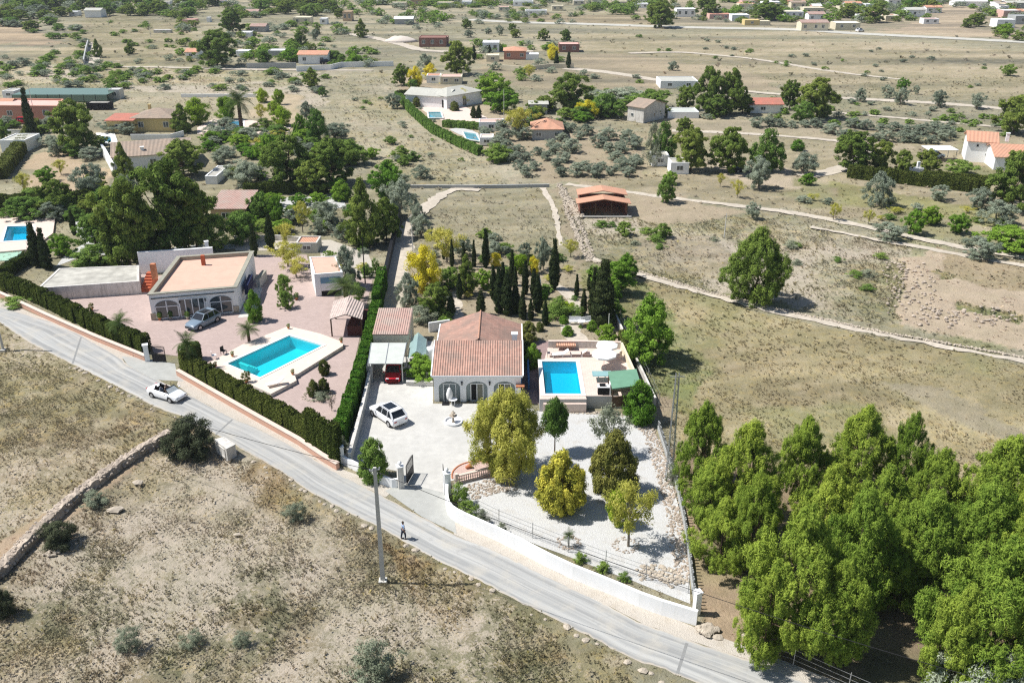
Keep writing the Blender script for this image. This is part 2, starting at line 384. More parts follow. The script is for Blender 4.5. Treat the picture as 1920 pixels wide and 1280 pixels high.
# ---------------- ground: one sheet, tinted by what grows or lies there ----------------
ZONES = [  # polygon (photo coordinates of the site survey), albedo, scrub density
 ([(1090,62),(1960,96),(1960,195),(1560,165),(1300,130),(1080,100)], (.38,.34,.245), .5),
 ([(1070,100),(1190,100),(1420,140),(1460,166),(1110,165),(1075,130)], (.47,.39,.29), .1),
 ([(-60,30),(30,45),(130,85),(70,85),(-60,80)], (.55,.42,.30), .02), ([(20,92),(140,88),(142,115),(20,112)], (.48,.42,.28), .05),
 ([(150,25),(380,40),(370,120),(170,120),(120,80)], (.33,.30,.20), .6),
 ([(0,110),(380,125),(600,135),(610,200),(420,180),(0,160)], (.35,.35,.23), 1),
 ([(1100,-20),(1960,-20),(1960,60),(1600,52),(1280,48),(1180,30)], (.42,.37,.28), .1),
 ([(1745,10),(1860,10),(1830,50),(1960,75),(1640,60),(1730,40)], (.55,.44,.34), .02),
 ([(1000,25),(1240,30),(1260,45),(1000,45)], (.44,.36,.25), .2),
 ([(615,130),(735,130),(880,235),(1035,345),(780,352),(640,260)], (.39,.37,.27), .75),
 ([(-100,225),(620,235),(700,440),(640,560),(-100,560)], (.37,.35,.25), .35),
 ([(60,285),(150,280),(210,320),(190,380),(40,390),(60,330)], (.60,.46,.33), .03),
 ([(480,185),(560,180),(562,255),(490,255)], (.58,.47,.34), .03),
 ([(745,150),(800,150),(1000,225),(1000,270),(900,265),(820,240),(760,200)], (.52,.43,.33), .05),
 ([(735,135),(790,150),(770,200),(745,175)], (.56,.44,.33), .02),
 ([(900,110),(1100,120),(1200,165),(1000,170),(900,140)], (.46,.39,.28), .1),
 ([(880,240),(1200,250),(1250,330),(1040,345),(960,300)], (.47,.39,.29), .2),
 ([(1200,225),(1960,255),(1960,480),(1460,390),(1060,345),(1200,330)], (.41,.36,.26), .4),
 ([(1310,300),(1500,320),(1500,350),(1400,345)], (.60,.50,.41), .02), ([(1540,335),(1760,375),(1920,400),(1920,430),(1600,385)], (.32,.32,.14), .4),
 ([(1240,215),(1560,235),(1700,265),(1690,275),(1500,255),(1240,240)], (.50,.43,.33), .1),
 ([(1070,342),(1250,365),(1420,400),(1300,425),(1190,410),(1070,395)], (.52,.43,.33), .08),
 ([(1090,405),(1300,417),(1480,402),(1720,470),(1690,610),(1480,570),(1190,515)], (.37,.35,.25), 1),
 ([(1180,440),(1360,450),(1360,520),(1220,505)], (.42,.37,.29), .6),
 ([(1690,490),(1760,470),(1980,500),(1980,670),(1680,605)], (.62,.50,.40), .12),
 ([(1760,465),(1980,500),(1980,560),(1780,520)], (.47,.38,.26), .3), ([(1790,565),(1900,585),(1905,608),(1790,585)], (.10,.19,.06), 1), ([(1725,495),(1800,522),(1770,525)], (.13,.20,.07), 1),
 ([(1185,520),(1330,555),(1560,610),(1980,700),(2100,1000),(1280,850),(1225,760),(1180,600)], (.44,.375,.22), .5),
 ([(1185,525),(1250,560),(1290,640),(1330,700),(1290,780),(1220,740),(1200,690)], (.26,.31,.11), .6),
 ([(1640,712),(1780,735),(1910,800),(1960,850),(1760,780)], (.43,.38,.28), .2),
 ([(1200,720),(1260,745),(1260,800),(1215,775)], (.45,.36,.27), .2),
 ([(815,365),(1040,352),(1065,470),(1095,530),(1130,600),(1120,650),(810,620),(770,520)], (.40,.37,.27), .5),
 ([(1035,360),(1060,350),(1100,480),(1085,495)], (.44,.37,.28), .1),
 ([(760,470),(1090,490),(1150,600),(1175,650),(780,640)], (.47,.40,.30), .22),
 ([(1010,560),(1060,548),(1078,580),(1040,597),(1005,590)], (.24,.28,.10), .8),
 ([(1080,500),(1180,520),(1200,640),(1130,590)], (.26,.28,.11), .5),
 ([(-300,560),(0,600),(240,740),(430,830),(730,1000),(1000,1140),(1180,1240),(1330,1700),(-600,1700)], (.325,.285,.20), 1),
 ([(-300,590),(0,612),(325,785),(300,835),(0,1050),(-200,1150)], (.35,.30,.18), .85),
 ([(700,1010),(870,1070),(990,1140),(1080,1225),(960,1240),(860,1180),(760,1110)], (.36,.24,.13), .9),
 ([(480,870),(560,930),(540,980),(440,900)], (.31,.24,.13), .9),
 ([(1260,850),(1400,860),(2200,1000),(2200,1500),(1500,1300),(1330,1210),(1290,1000)], (.38,.28,.19), .12),
 ([(1270,900),(1330,960),(1400,1130),(1430,1230),(1335,1210),(1300,1050)], (.52,.38,.27), .03),
 ([(320,800),(300,840),(0,1070),(-60,1115),(-60,1060),(0,1015),(270,845)], (.55,.41,.30), .05),
]
ZW = [(WL(p), c, d) for p, c, d in ZONES]
ROAD_UP = [(-260,480),(-120,525),(0,575),(125,610),(225,668),(240,685),(365,745),(430,780),(490,805),(565,845),(640,890),(715,928),(790,968),(852,1002),(925,1029),(1022,1077),(1112,1120),(1203,1168),(1316,1208),(1409,1238),(1476,1263),(1560,1300),(1720,1370),(2000,1480),(2300,1600)]
ROAD_LO = [(-330,470),(-200,520),(0,605),(60,645),(140,685),(215,722),(290,762),(345,782),(415,820),(490,862),(540,892),(571,916),(643,955),(729,998),(814,1047),(899,1088),(978,1130),(1112,1195),(1182,1235),(1240,1252),(1316,1284),(1420,1335),(1560,1410),(1800,1530),(2050,1660)]
PAVED = []       # world polygons where nothing grows
def relief_mask(x, y):
    m = np.ones(x.shape)
    return m
FLATPX = [[(-200,470),(0,540),(640,860),(870,960),(1340,1190),(1700,1380),(1400,1400),(980,1160),(420,850),(0,640),(-200,540)],
          [(-150,440),(640,440),(740,400),(1150,470),(1240,800),(1330,1210),(850,1000),(600,880),(0,580)]]
FLATW = [WL(p) for p in FLATPX]
def field(x, y, want='all'):
    sc = np.clip(y/90, .6, 6)
    wx = x+(vnoise(x, y, 6, 11)-.5)*3.6*sc; wy = y+(vnoise(x, y, 7, 23)-.5)*5.0*sc
    col = np.empty(x.shape+(3,)); col[:] = (.37, .355, .27); den = np.full(x.shape, .45)
    for p, c, d in ZW:
        k = inpoly(wx, wy, p); col[k] = c; den[k] = d
    n1 = vnoise(x, y, 16, 1, 4); n2 = vnoise(x, y, 4.5, 2, 4); n3 = vnoise(x, y, 1.3, 3, 3); n4 = vnoise(x, y, 45, 9, 3)
    pale = np.array((.47, .40, .32)); green = np.array((.22, .23, .11)); rust = np.array((.30, .19, .10)); straw = np.array((.38, .32, .17))
    wild = np.clip(den, 0, 1)[..., None]
    # ploughing and mowing streaks: long across the valley, narrow up it
    st = vnoise(x+y*.15, y*7.0, 70, 41, 4); far = np.clip((y-170)/120, 0, 1)
    col = col*(1+((st-.5)*1.5*far)[..., None]*np.array((1.0, .9, .75))); b2 = (np.clip((st-.58)*8, 0, .7)*far)[..., None]; col = col*(1-b2)+np.array((.52, .44, .345))*b2
    fg = np.clip((64-y)/6, 0, 1)*(x < 30); q1 = (np.clip((vnoise(x, y, 8, 51, 4)-.52)*7, 0, .75)*fg)[..., None]; col = col*(1-q1)+np.array((.40, .345, .20))*q1; q2 = (np.clip((vnoise(x, y, 10, 61, 4)-.55)*7, 0, .8)*fg)[..., None]; col = col*(1-q2)+np.array((.20, .205, .115))*q2
    sm = vnoise(x*.5+y*.9, x*-1.2+y*4.0, 9, 43, 3); nearm = np.clip((y-62)/10, 0, 1)*(1-far); col = col*(1+((sm-.5)*.75*nearm*(den > .3))[..., None])
    g3 = (np.clip((vnoise(x, y, 11, 45, 3)-.56)*6, 0, .6)*nearm*(x > 12)*(den > .3))[..., None]; col = col*(1-g3)+np.array((.30, .33, .14))*g3
    def mx(f, c):
        nonlocal col
        col = col*(1-f[..., None]*wild)+c*f[..., None]*wild
    mx(np.clip((n1-.55)*4, 0, .4)*(den > .8), pale); mx(np.clip((.46-n1)*5, 0, .45), green)
    mx(np.clip((n2-.55)*6, 0, .6), straw); mx(np.clip((.38-n2)*5, 0, .28), rust); mx(np.clip((n4-.55)*4, 0, .35), green)
    mx(np.clip((n3-.60)*6, 0, .4), pale)
    col *= (.84+.34*n3)[..., None]; lum = col.mean(-1, keepdims=True); col = col*.74+lum*.26*np.array((1.03, 1.0, .94)); col *= np.array((1.055, 1.02, .995))
    return col, den, n1, n3
def build_ground(holes):
    ys = [22.0]
    while ys[-1] < 9000: ys.append(ys[-1]+(max(.33, ys[-1]*.0058) if ys[-1] < 720 else ys[-1]*.05))
    ys = np.array(ys); us = np.r_[[-14, -6, -3, -2, -1.5, -1.2], np.linspace(-1, 1, 330), [1.2, 1.5, 2, 3, 6, 14]]
    Y, U = np.meshgrid(ys, us, indexing='ij'); X = U*(.60*Y+22)
    # a few straight lines would read as a grid: shake the vertices
    rg = np.random.default_rng(5); X = X+rg.uniform(-.1, .1, X.shape)
    col, den, n1, n3 = field(X, Y)
    rel = (vnoise(X, Y, 9, 31, 3)-.2).clip(0)*.55+(n3-.3).clip(0)*.18
    flat = np.zeros(X.shape, bool)
    for p in FLATW: flat |= inpoly(X, Y, p)
    Z = -rel*np.where(flat, 0, 1)*np.clip(den, 0, 1)
    nr, nc = X.shape; V = np.stack([X, Y, Z], -1).reshape(-1, 3)
    idx = np.arange(nr*nc).reshape(nr, nc); F = np.stack([idx[:-1, :-1], idx[:-1, 1:], idx[1:, 1:], idx[1:, :-1]], -1).reshape(-1, 4)
    cx = V[F, 0].mean(1); cy = V[F, 1].mean(1); kill = np.zeros(len(F), bool)
    for h in holes: kill |= inpoly(cx, cy, h)
    F = F[~kill]
    s = N('dry_ground'); v = s.coord(); at = s.n('ShaderNodeAttribute', attribute_name='tint').outputs['Color']
    ba = s.n('ShaderNodeAttribute', attribute_name='bare').outputs['Fac']; wi = s.n('ShaderNodeAttribute', attribute_name='wild').outputs['Fac']
    f0 = s.noise(v, .22, 5, .7); f1 = s.noise(v, 1.1, 6, .75, .4); f2 = s.noise(v, 4.2, 5, .75, .3); f3 = s.noise(v, 17, 4, .7); f4 = s.noise(v, .5, 5, .7, .6)
    mm = lambda c, k: s.mix(1.0, c, k, 'MULTIPLY')
    c = s.mix(s.math('MULTIPLY', s.ramp(f4, .48, .62, 0, .8), wi), at, mm(at, (.74, .76, .68)))
    c = s.mix(s.math('MULTIPLY', s.ramp(f1, .50, .60, 0, .75), wi), c, mm(at, (1.25, 1.12, .80)))
    # bare earth showing between the stalks
    th = s.math('ADD', s.math('MULTIPLY', f2, .6), s.math('MULTIPLY', f1, .5)); th = s.math('ADD', th, s.math('MULTIPLY', ba, .22))
    c = s.mix(s.math('MULTIPLY', s.ramp(th, .62, .70, 0, .9), s.ramp(ba, 0, .25)), c, (.54, .47, .395))
    c = s.mix(s.math('MULTIPLY', s.ramp(f2, .54, .64, .8, 0), s.math('MULTIPLY', wi, .7)), mm(c, (.68, .67, .60)), c)
    c = s.mix(s.ramp(f3, .50, .66, 0, .7), c, mm(c, (.66, .65, .60)))
    c = s.mix(s.ramp(f3, .46, .34, 0, .6), c, mm(c, (1.40, 1.38, 1.34)))
    c = s.mix(s.ramp(f0, .44, .62, 0, .55), c, mm(c, (.84, .88, .82)))
    s.base(c); s.bump(s.math('ADD', f2, s.math('MULTIPLY', f1, 1.6)), .9, .14); mt = s.fin(.97, .1)
    me = npmesh('ground', V, F, [mt], tint=col.reshape(-1, 3)); me.polygons.foreach_set('use_smooth', [True]*len(F))
    bare = np.clip((n1-.46)*3.6, 0, .8)*np.clip(den*1.6-.7, 0, 1)
    for nm, ar in (('bare', bare), ('wild', np.clip(den*1.2, .15, 1))):
        a_ = me.attributes.new(nm, 'FLOAT', 'POINT'); a_.data.foreach_set('value', ar.reshape(-1).astype(np.float32))
    o = link(bpy.data.objects.new('ground', me)); structure(o)
# ---------------- dry scrub and grass tufts (uncountable) ----------------
def scrub():
    rg = np.random.default_rng(12); P = []; Hh = []; C = []
    for (y0, y1, dens, h0, h1, q) in [(30, 62, 42.0, .03, .13, 1), (62, 90, 26.0, .035, .14, 1), (90, 150, 7.0, .06, .24, 1), (150, 300, .8, .12, .42, 1), (300, 640, .035, .35, 1.0, 1)]:
        A = (y1-y0)*2*.60*((y0+y1)/2+32); n = int(A*dens)
        y = y0+(y1-y0)*rg.random(n)**.9; x = (rg.random(n)*2-1)*(.60*y+20)
        col, den, n1, n3 = field(x, y)
        keep = rg.random(n) < den*np.clip(1.25-1.0*np.clip((n1-.45)*4, 0, 1)+.1, .25, 1)*np.clip((vnoise(x, y, 2.2, 77, 2)-.22)*2.4, .08, 1)
        for p in PAVED: keep &= ~inpoly(x, y, p)
        x, y, col = x[keep], y[keep], col[keep]; n = len(x)
        h = (h0+(h1-h0)*rg.random(n)**2.2)
        P.append(np.stack([x, y], 1)); Hh.append(h)
        pal = np.array([(.16,.14,.075),(.25,.21,.12),(.115,.115,.055),(.21,.15,.08),(.33,.29,.18),(.10,.10,.065),(.20,.20,.13)])
        pc = pal[rg.integers(0, len(pal), n)]
        yel = rg.random(n) < .05; pc[yel] = (.42, .36, .07)
        mw = np.where(rg.random(n) < .13, .8, .18)[:, None]; C.append((pc*mw+col*(1.18-mw*.8))*rg.uniform(.75, 1.25, (n, 1)))
    P = np.concatenate(P); Hh = np.concatenate(Hh); C = np.concatenate(C); n = len(P)
    K = 5; V = np.zeros((n, K, 4, 3)); ang = rg.random((n, K))*6.283; r = rg.random((n, K))*.8
    c = np.stack([P[:, None, 0]+np.cos(ang)*r*Hh[:, None], P[:, None, 1]+np.sin(ang)*r*Hh[:, None]], -1)
    a2 = rg.random((n, K))*6.283; w = Hh[:, None]*rg.uniform(.25, .6, (n, K)); tx = np.cos(a2)*w; ty = np.sin(a2)*w
    ln = rg.uniform(-1.1, 1.1, (n, K, 2))*Hh[:, None, None]; hz = Hh[:, None]*rg.uniform(.3, .9, (n, K))
    zb = -.16
    for k, (sx, up) in enumerate([(-.6, 0), (.6, 0), (1, 1), (-1, 1)]):
        V[:, :, k, 0] = c[..., 0]+tx*sx+ln[..., 0]*up; V[:, :, k, 1] = c[..., 1]+ty*sx+ln[..., 1]*up; V[:, :, k, 2] = hz*up+zb*(1-up)*.5
    V = V.reshape(-1, 3); F = np.arange(len(V)).reshape(-1, 4)
    T = np.repeat(C, K*4, 0)*np.repeat(rg.uniform(.8, 1.2, n*K), 4)[:, None]
    me = npmesh('dry_scrub', V, F, [vcol('dry_scrub_stalks')], tint=T)
    o = link(bpy.data.objects.new('dry_scrub', me)); tag(o, 'dry grass and low scrub covering the open fields', 'scrub', kind='stuff')
    print('tufts', n)
# ---------------- the lane ----------------
def road():
    U = resample(WL(ROAD_UP), 240); Lo = resample(WL(ROAD_LO), 240)
    # pair points by nearest so the strip stays square to the lane
    V = []; F = []; uv = []; nc = 9; rg = np.random.default_rng(3); Lf = resample(WL(ROAD_LO), 1500)
    j0 = 0; dist = 0
    for i, p in enumerate(U):
        d = np.linalg.norm(Lf-p, axis=1); q = Lf[int(d.argmin())]
        if i: dist += np.linalg.norm(p-U[i-1])
        for k in range(nc):
            t = k/(nc-1); j = rg.uniform(-.10, .10) if k in (0, nc-1) else 0
            V.append((p[0]*(1-t)+q[0]*t, p[1]*(1-t)+q[1]*t+j, .012)); uv.append((t, dist))
    for i in range(len(U)-1):
        for k in range(nc-1): F.append((i*nc+k, (i+1)*nc+k, (i+1)*nc+k+1, i*nc+k+1))
    m = MB(); m.add(V, F)
    s = N('lane_asphalt'); cu = s.n('ShaderNodeUVMap').outputs[0]; v = s.coord(); sep = s.n('ShaderNodeSeparateXYZ'); s.set(sep, 0, cu)
    u = sep.outputs[0]
    st = s.noise(s.scl(cu, (9, .05, 1)), 1, 3, .6); f = s.noise(v, 22, 3, .7); g = s.noise(v, .5, 4, .6)
    c = s.mix(s.ramp(st, .38, .62), (.28, .28, .27), (.44, .435, .41))
    tr = s.math('ABSOLUTE', s.math('SUBTRACT', s.math('ABSOLUTE', s.math('SUBTRACT', u, .5)), .21))
    c = s.mix(s.ramp(tr, .0, .10, .35, 0), c, (.34, .345, .335))
    c = s.mix(s.ramp(g, .48, .66, 0, .6), c, (.46, .43, .37)); c = s.mix(s.ramp(s.noise(v, .9, 5, .75), .58, .66, 0, .5), c, (.29, .285, .27))
    ed = s.math('ABSOLUTE', s.math('SUBTRACT', u, .5)); eg = s.math('ADD', ed, s.math('MULTIPLY', s.noise(v, 2.2, 3), .12))
    c = s.mix(s.ramp(eg, .50, .56, 0, .8), c, (.50, .43, .34))
    c = s.mix(s.ramp(f, .5, .75, 0, .3), c, (.25, .25, .24))
    s.base(c); s.bump(f, .3, .01); mt = s.fin(.9, .2)
    jm = len(m.f)
    for (a, b) in (((1288,1205),(1270,1262)), ((436,786),(404,815)), ((152,632),(136,682))):
        p, q = W(*a), W(*b); d = Vector((q[0]-p[0], q[1]-p[1])).normalized(); n_ = Vector((-d.y, d.x))*.10
        m.add([(p[0]-n_.x, p[1]-n_.y, .016), (q[0]-n_.x, q[1]-n_.y, .016), (q[0]+n_.x, q[1]+n_.y, .016), (p[0]+n_.x, p[1]+n_.y, .016)], [(0,1,2,3)], 1); uv += [(.1,0)]*4
    o = m.build('road', [mt, plain('patched_joint', (.26,.26,.25), .9, .2, 6)]); structure(o)
    ul = o.data.uv_layers.new(name='uv'); 
    for lp in o.data.loops: ul.data[lp.index].uv = uv[lp.vertex_index]
    return U, Lo
def tracks():
    dm = plain('pale_dirt_track', (.54, .475, .385), .95, .25, 1.5, bump=.3); gm = plain('grey_gravel_road', (.50, .48, .42), .95, .15, .6)
    L = [('dirt_track', [(1098,478),(1140,495),(1190,512),(1330,552),(1480,590),(1640,625),(1780,650),(1960,685)], [1.0,1.2,1.3,1.2,1.1,1.0]),
         ('dirt_track', [(1062,345),(1100,350),(1250,370),(1380,385),(1500,400),(1640,428),(1760,455),(1960,490)], [1.6,1.6,2.0,1.8]),
         ('dirt_track', [(1520,425),(1640,448),(1760,470),(1960,505)], [1,1.4,1.4]),
         ('dirt_track', [(735,590),(738,540),(752,470),(770,420),(805,380),(850,352),(900,356)], [3.4,3.4,3.2,2.8,2.2,1.8]),
         ('garden_path', [(1042,535),(1065,548),(1078,565),(1080,580),(1068,600),(1072,625),(1090,640)], [1.2,1.3,1.4,1.6,2.2,2.6]),
         ('garden_path', [(860,545),(850,560),(862,600),(872,640)], [1.3,1.5,1.4]),
         ('dirt_track', [(1018,352),(1032,375),(1042,400),(1046,430),(1052,460)], [1.2,1,.8,.8]),
         ('gravel_road', [(880,37),(960,42),(1100,45),(1290,52),(1500,55),(1600,63),(1750,70),(1980,82)], [8,9,9,10,9,9]),
         ('dirt_track', [(165,80),(170,92),(175,105),(172,122)], [3,4,5,5]),
         ('dirt_track', [(205,125),(300,126),(380,128),(500,131),(700,132)], [2,3,3,2]),
         ('dirt_track', [(1060,128),(1140,135),(1230,150),(1360,168),(1500,180),(1800,195),(1980,215)], [5,4,3,4,4]),
         ('dirt_track', [(1180,100),(1270,97),(1340,103),(1430,112),(1560,135),(1700,150)], [4,3,3,2]),
         ('dirt_track', [(640,62),(700,70),(760,85),(800,98),(1000,96)], [5,5,5,4]),
         ('dirt_track', [(1550,210),(1640,217),(1760,228),(1900,240)], [2,2,2]),
         ('dirt_track', [(1260,245),(1400,250),(1560,262),(1640,275),(1580,320),(1500,330)], [3,2,3,4])]
    for nm, pts, w in L:
        structure(ribbon(nm, smoothpoly(WL(pts), 2), w, .02, gm if nm == 'gravel_road' else dm, .34 if min(w) > .9 else .2))
        PAVED.append([(x, y) for x, y in (ribbon_poly(smoothpoly(WL(pts), 2), w))])
def ribbon_poly(c, w):
    n = len(c); P = resample(c, n); Wd = np.interp(np.linspace(0, 1, n), np.linspace(0, 1, len(w)), w) if isinstance(w, (list, tuple)) else np.full(n, w)
    T = np.gradient(P, axis=0); T /= np.linalg.norm(T, axis=1)[:, None]; Nn = np.stack([-T[:, 1], T[:, 0]], 1)*Wd[:, None]/2
    return [tuple(q) for q in (P+Nn)]+[tuple(q) for q in (P-Nn)[::-1]]
# ---------------- vegetation ----------------
def leafcloud(name, seed, prof, ncl, rcl, nleaf, ls, mat, zr=(0, 1), up=.3, flat=.8, inner=.25, droop=0, jag=.18, lobes=0, core=0, vert=0, radial=0, lob2=None):
    """leaf quads gathered in clumps spread over a profile; unit height, unit width"""
    rg = np.random.default_rng(seed); t = rg.random(ncl*8); pr = np.array(prof)
    rr = np.interp(t, pr[:, 0], pr[:, 1]); k = rg.random(len(t)) < (rr+.06)/(rr.max()+.06); t = t[k][:ncl]; rr = rr[k][:ncl]; ncl = len(t)
    a = rg.random(ncl)*6.2832
    lob = 1+lobes*np.sin(a*3+seed)*.5+lobes*np.sin(a*5+t*7+seed)*.5
    rad = rr*lob*np.where(rg.random(ncl) < inner, rg.random(ncl)**.5*.7, rg.uniform(.72, 1.0+jag, ncl))
    rad = np.maximum(rad-rcl*.55, 0)
    z = zr[0]+(zr[1]-zr[0])*t
    C = np.stack([np.cos(a)*rad, np.sin(a)*rad, z], 1); C[:, 2] += rg.normal(0, .012, ncl)
    if lob2:                                          # boughs first, then tufts on the boughs
        nb, rb = lob2; tb = (np.arange(nb)+rg.random(nb)*.9)/nb; rbp = np.interp(tb, pr[:, 0], pr[:, 1]); ab = np.arange(nb)*2.4+rg.normal(0, .35, nb)
        dist = np.maximum(rbp-rb*.55, 0)*rg.uniform(.5, 1.2, nb); LB = np.stack([np.cos(ab)*dist, np.sin(ab)*dist, zr[0]+(zr[1]-zr[0])*(tb*.86+.05)], 1)
        rbb = rb*rg.uniform(.65, 1.35, nb)*np.where(tb > .8, .75, 1); wts = rbb**2; bi = rg.choice(nb, ncl, p=wts/wts.sum()); dd = rg.normal(size=(ncl, 3)); dd[:, 2] = dd[:, 2]*.8+.25; dd /= np.linalg.norm(dd, axis=1)[:, None]
        C = LB[bi]+dd*np.array((1, 1, .72))*(rbb[bi]*rg.uniform(.55, 1.08, ncl))[:, None]; C[:, 2] = np.clip(C[:, 2], zr[0]*.6+.01, 1.0); btone = rg.random(nb)
    cs = rcl*rg.uniform(.6, 1.3, ncl); ctone = rg.random(ncl)**1.1
    if lob2: ctone = np.clip(ctone*.45+btone[bi]*.45+.05, 0, 1)
    n = nleaf; ci = rg.integers(0, ncl, n); d = rg.normal(size=(n, 3)); d /= np.linalg.norm(d, axis=1)[:, None]
    rq = rg.random(n)**.45
    P = C[ci]+d*np.array((1, 1, flat))*(cs[ci]*rq)[:, None]
    if lob2 and radial:                               # loose needles filling the boughs between the tufts
        loose = rg.random(n) < .14; bl = bi[ci]; P2 = LB[bl]+d*np.array((1, 1, .75))*(rbb[bl]*rg.uniform(.5, 1.12, n))[:, None]; P2[:, 2] = np.clip(P2[:, 2], .01, 1.01)
        P = np.where(loose[:, None], P2, P); P[:, 2] += np.where(loose, 0, (d[:, 2] > .2)*cs[ci]*.5*rg.random(n))
    if droop: P[:, 2] -= droop*rg.random(n)**2*np.clip(np.hypot(P[:, 0], P[:, 1])*2, 0, 1)
    P[:, 2] = np.maximum(P[:, 2], .004)
    out = C[ci].copy(); out[:, 2] = 0; out /= (np.linalg.norm(out, axis=1)[:, None]+1e-6)
    nn = d*.8+out*.3+rg.normal(size=(n, 3))*.45; nn[:, 2] += up; nn /= np.linalg.norm(nn, axis=1)[:, None]
    tg = rg.normal(size=(n, 3)); 
    if vert: tg = tg*.3; tg[:, 2] += 1
    if radial: tg = tg*.45+d*.7+out*.25; tg[:, 2] += .55
    tg -= nn*(tg*nn).sum(1)[:, None]; tg /= np.linalg.norm(tg, axis=1)[:, None]; bt = np.cross(nn, tg)
    l = ls[0]*rg.uniform(.6, 1.35, n); w = ls[1]*rg.uniform(.6, 1.35, n)
    V = np.stack([P-tg*l[:, None], P+bt*w[:, None]*.8-tg*(l*.1)[:, None], P+tg*l[:, None], P-bt*w[:, None]*.8+tg*(l*.1)[:, None]], 1).reshape(-1, 3)
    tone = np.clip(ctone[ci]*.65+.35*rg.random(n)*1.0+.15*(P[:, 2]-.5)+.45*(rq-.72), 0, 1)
    F = np.arange(4*n).reshape(-1, 4)
    return npmesh(name, V, F, [mat], tone=np.repeat(tone, 4)), C
def trunkmesh(name, C, seed, mat, h0=.35, r=.03, nl=10, top=.85, lean=.03, multi=1, both=None):
    rg = random.Random(seed); m = MB()
    for q in range(multi):
        lx, ly = (rg.uniform(-lean, lean), rg.uniform(-lean, lean)) if multi == 1 else (math.cos(q*2.1+seed)*.12, math.sin(q*2.1+seed)*.12)
        m.tube([(lx*.1, ly*.1, -.03), (lx*.3, ly*.3, h0*.5), (lx, ly, h0), (lx*1.4, ly*1.4, top)], [r, r*.8, r*.62, r*.15], 7)
    pick = [C[rg.randrange(len(C))] for _ in range(nl)]
    for c in pick:
        zz = max(h0*.6, c[2]*rg.uniform(.45, .75)); m.tube([(0, 0, zz), (c[0]*.5, c[1]*.5, zz+(c[2]-zz)*.35), (c[0], c[1], c[2])], [r*.4, r*.25, r*.08], 5)
    return m.build(name, mat)
PROF = dict(
 pine=[(0,.14),(.08,.38),(.25,.50),(.5,.42),(.72,.28),(.88,.14),(1,.03)],
 pine2=[(0,.26),(.12,.45),(.32,.5),(.55,.42),(.75,.30),(.9,.16),(1,.04)],
 dome=[(0,.25),(.2,.44),(.5,.5),(.8,.38),(1,.1)],
 flatdome=[(0,.36),(.25,.5),(.6,.47),(.85,.32),(1,.08)],
 cyp=[(0,.28),(.08,.42),(.3,.5),(.6,.40),(.85,.2),(1,.02)],
 egg=[(0,.30),(.15,.46),(.4,.5),(.7,.36),(.9,.17),(1,.03)],
 vase=[(0,.10),(.3,.32),(.6,.5),(.85,.44),(1,.15)])
PROTO = {}
def mk(kind, seeds, prof, ncl, rcl, nleaf, ls, mat, zr, tr=None, **kw):
    PROTO[kind] = []
    for s in seeds:
        me, C = leafcloud(kind+'_crown', s, PROF[prof], ncl, rcl, nleaf, ls, mat, zr=zr, **kw)
        tm = None
        if tr:
            o = trunkmesh(kind+'_trunk', C, s, **tr); tm = o.data; bpy.data.objects.remove(o)
        PROTO[kind].append((me, tm))
L_lone = leafmat('lone_pine_needles', (.08, .14, .028), (.30, .39, .08), .3, .02)
BK = dict(mat=M_bark); PB = dict(mat=M_palebark)
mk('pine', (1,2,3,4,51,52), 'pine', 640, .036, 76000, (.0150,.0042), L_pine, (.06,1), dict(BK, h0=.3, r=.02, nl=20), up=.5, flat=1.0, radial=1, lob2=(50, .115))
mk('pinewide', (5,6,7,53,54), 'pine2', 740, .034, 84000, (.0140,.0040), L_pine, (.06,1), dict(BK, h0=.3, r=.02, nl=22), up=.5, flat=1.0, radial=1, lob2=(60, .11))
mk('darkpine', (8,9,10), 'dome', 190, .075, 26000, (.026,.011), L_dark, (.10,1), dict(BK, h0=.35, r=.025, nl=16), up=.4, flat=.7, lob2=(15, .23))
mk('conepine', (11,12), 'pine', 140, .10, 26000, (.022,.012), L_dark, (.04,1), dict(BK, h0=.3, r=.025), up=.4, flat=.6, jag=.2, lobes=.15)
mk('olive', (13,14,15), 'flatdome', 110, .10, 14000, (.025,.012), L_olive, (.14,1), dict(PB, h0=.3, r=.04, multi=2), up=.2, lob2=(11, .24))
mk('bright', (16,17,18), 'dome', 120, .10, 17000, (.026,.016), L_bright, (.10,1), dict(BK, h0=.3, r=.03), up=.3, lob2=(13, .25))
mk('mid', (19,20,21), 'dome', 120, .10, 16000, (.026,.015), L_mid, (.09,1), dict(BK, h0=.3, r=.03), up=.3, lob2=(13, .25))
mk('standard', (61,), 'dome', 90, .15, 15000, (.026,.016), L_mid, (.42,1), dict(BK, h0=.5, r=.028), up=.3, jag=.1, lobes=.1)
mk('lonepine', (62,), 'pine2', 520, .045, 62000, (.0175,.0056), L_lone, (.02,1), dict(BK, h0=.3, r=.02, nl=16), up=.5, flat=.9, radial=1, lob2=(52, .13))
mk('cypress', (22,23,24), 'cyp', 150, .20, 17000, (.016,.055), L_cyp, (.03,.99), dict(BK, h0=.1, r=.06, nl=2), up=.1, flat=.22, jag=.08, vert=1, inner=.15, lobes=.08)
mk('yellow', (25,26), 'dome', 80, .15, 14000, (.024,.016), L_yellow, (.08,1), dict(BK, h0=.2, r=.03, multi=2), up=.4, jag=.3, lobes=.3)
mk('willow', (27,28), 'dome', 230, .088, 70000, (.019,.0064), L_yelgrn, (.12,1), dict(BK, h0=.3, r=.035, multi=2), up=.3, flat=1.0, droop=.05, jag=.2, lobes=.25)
mk('gold', (29,), 'egg', 210, .08, 44000, (.018,.012), L_gold, (.08,1), dict(BK, h0=.12, r=.03, nl=3), up=.1, flat=1.2, jag=.06, vert=1, inner=.1)
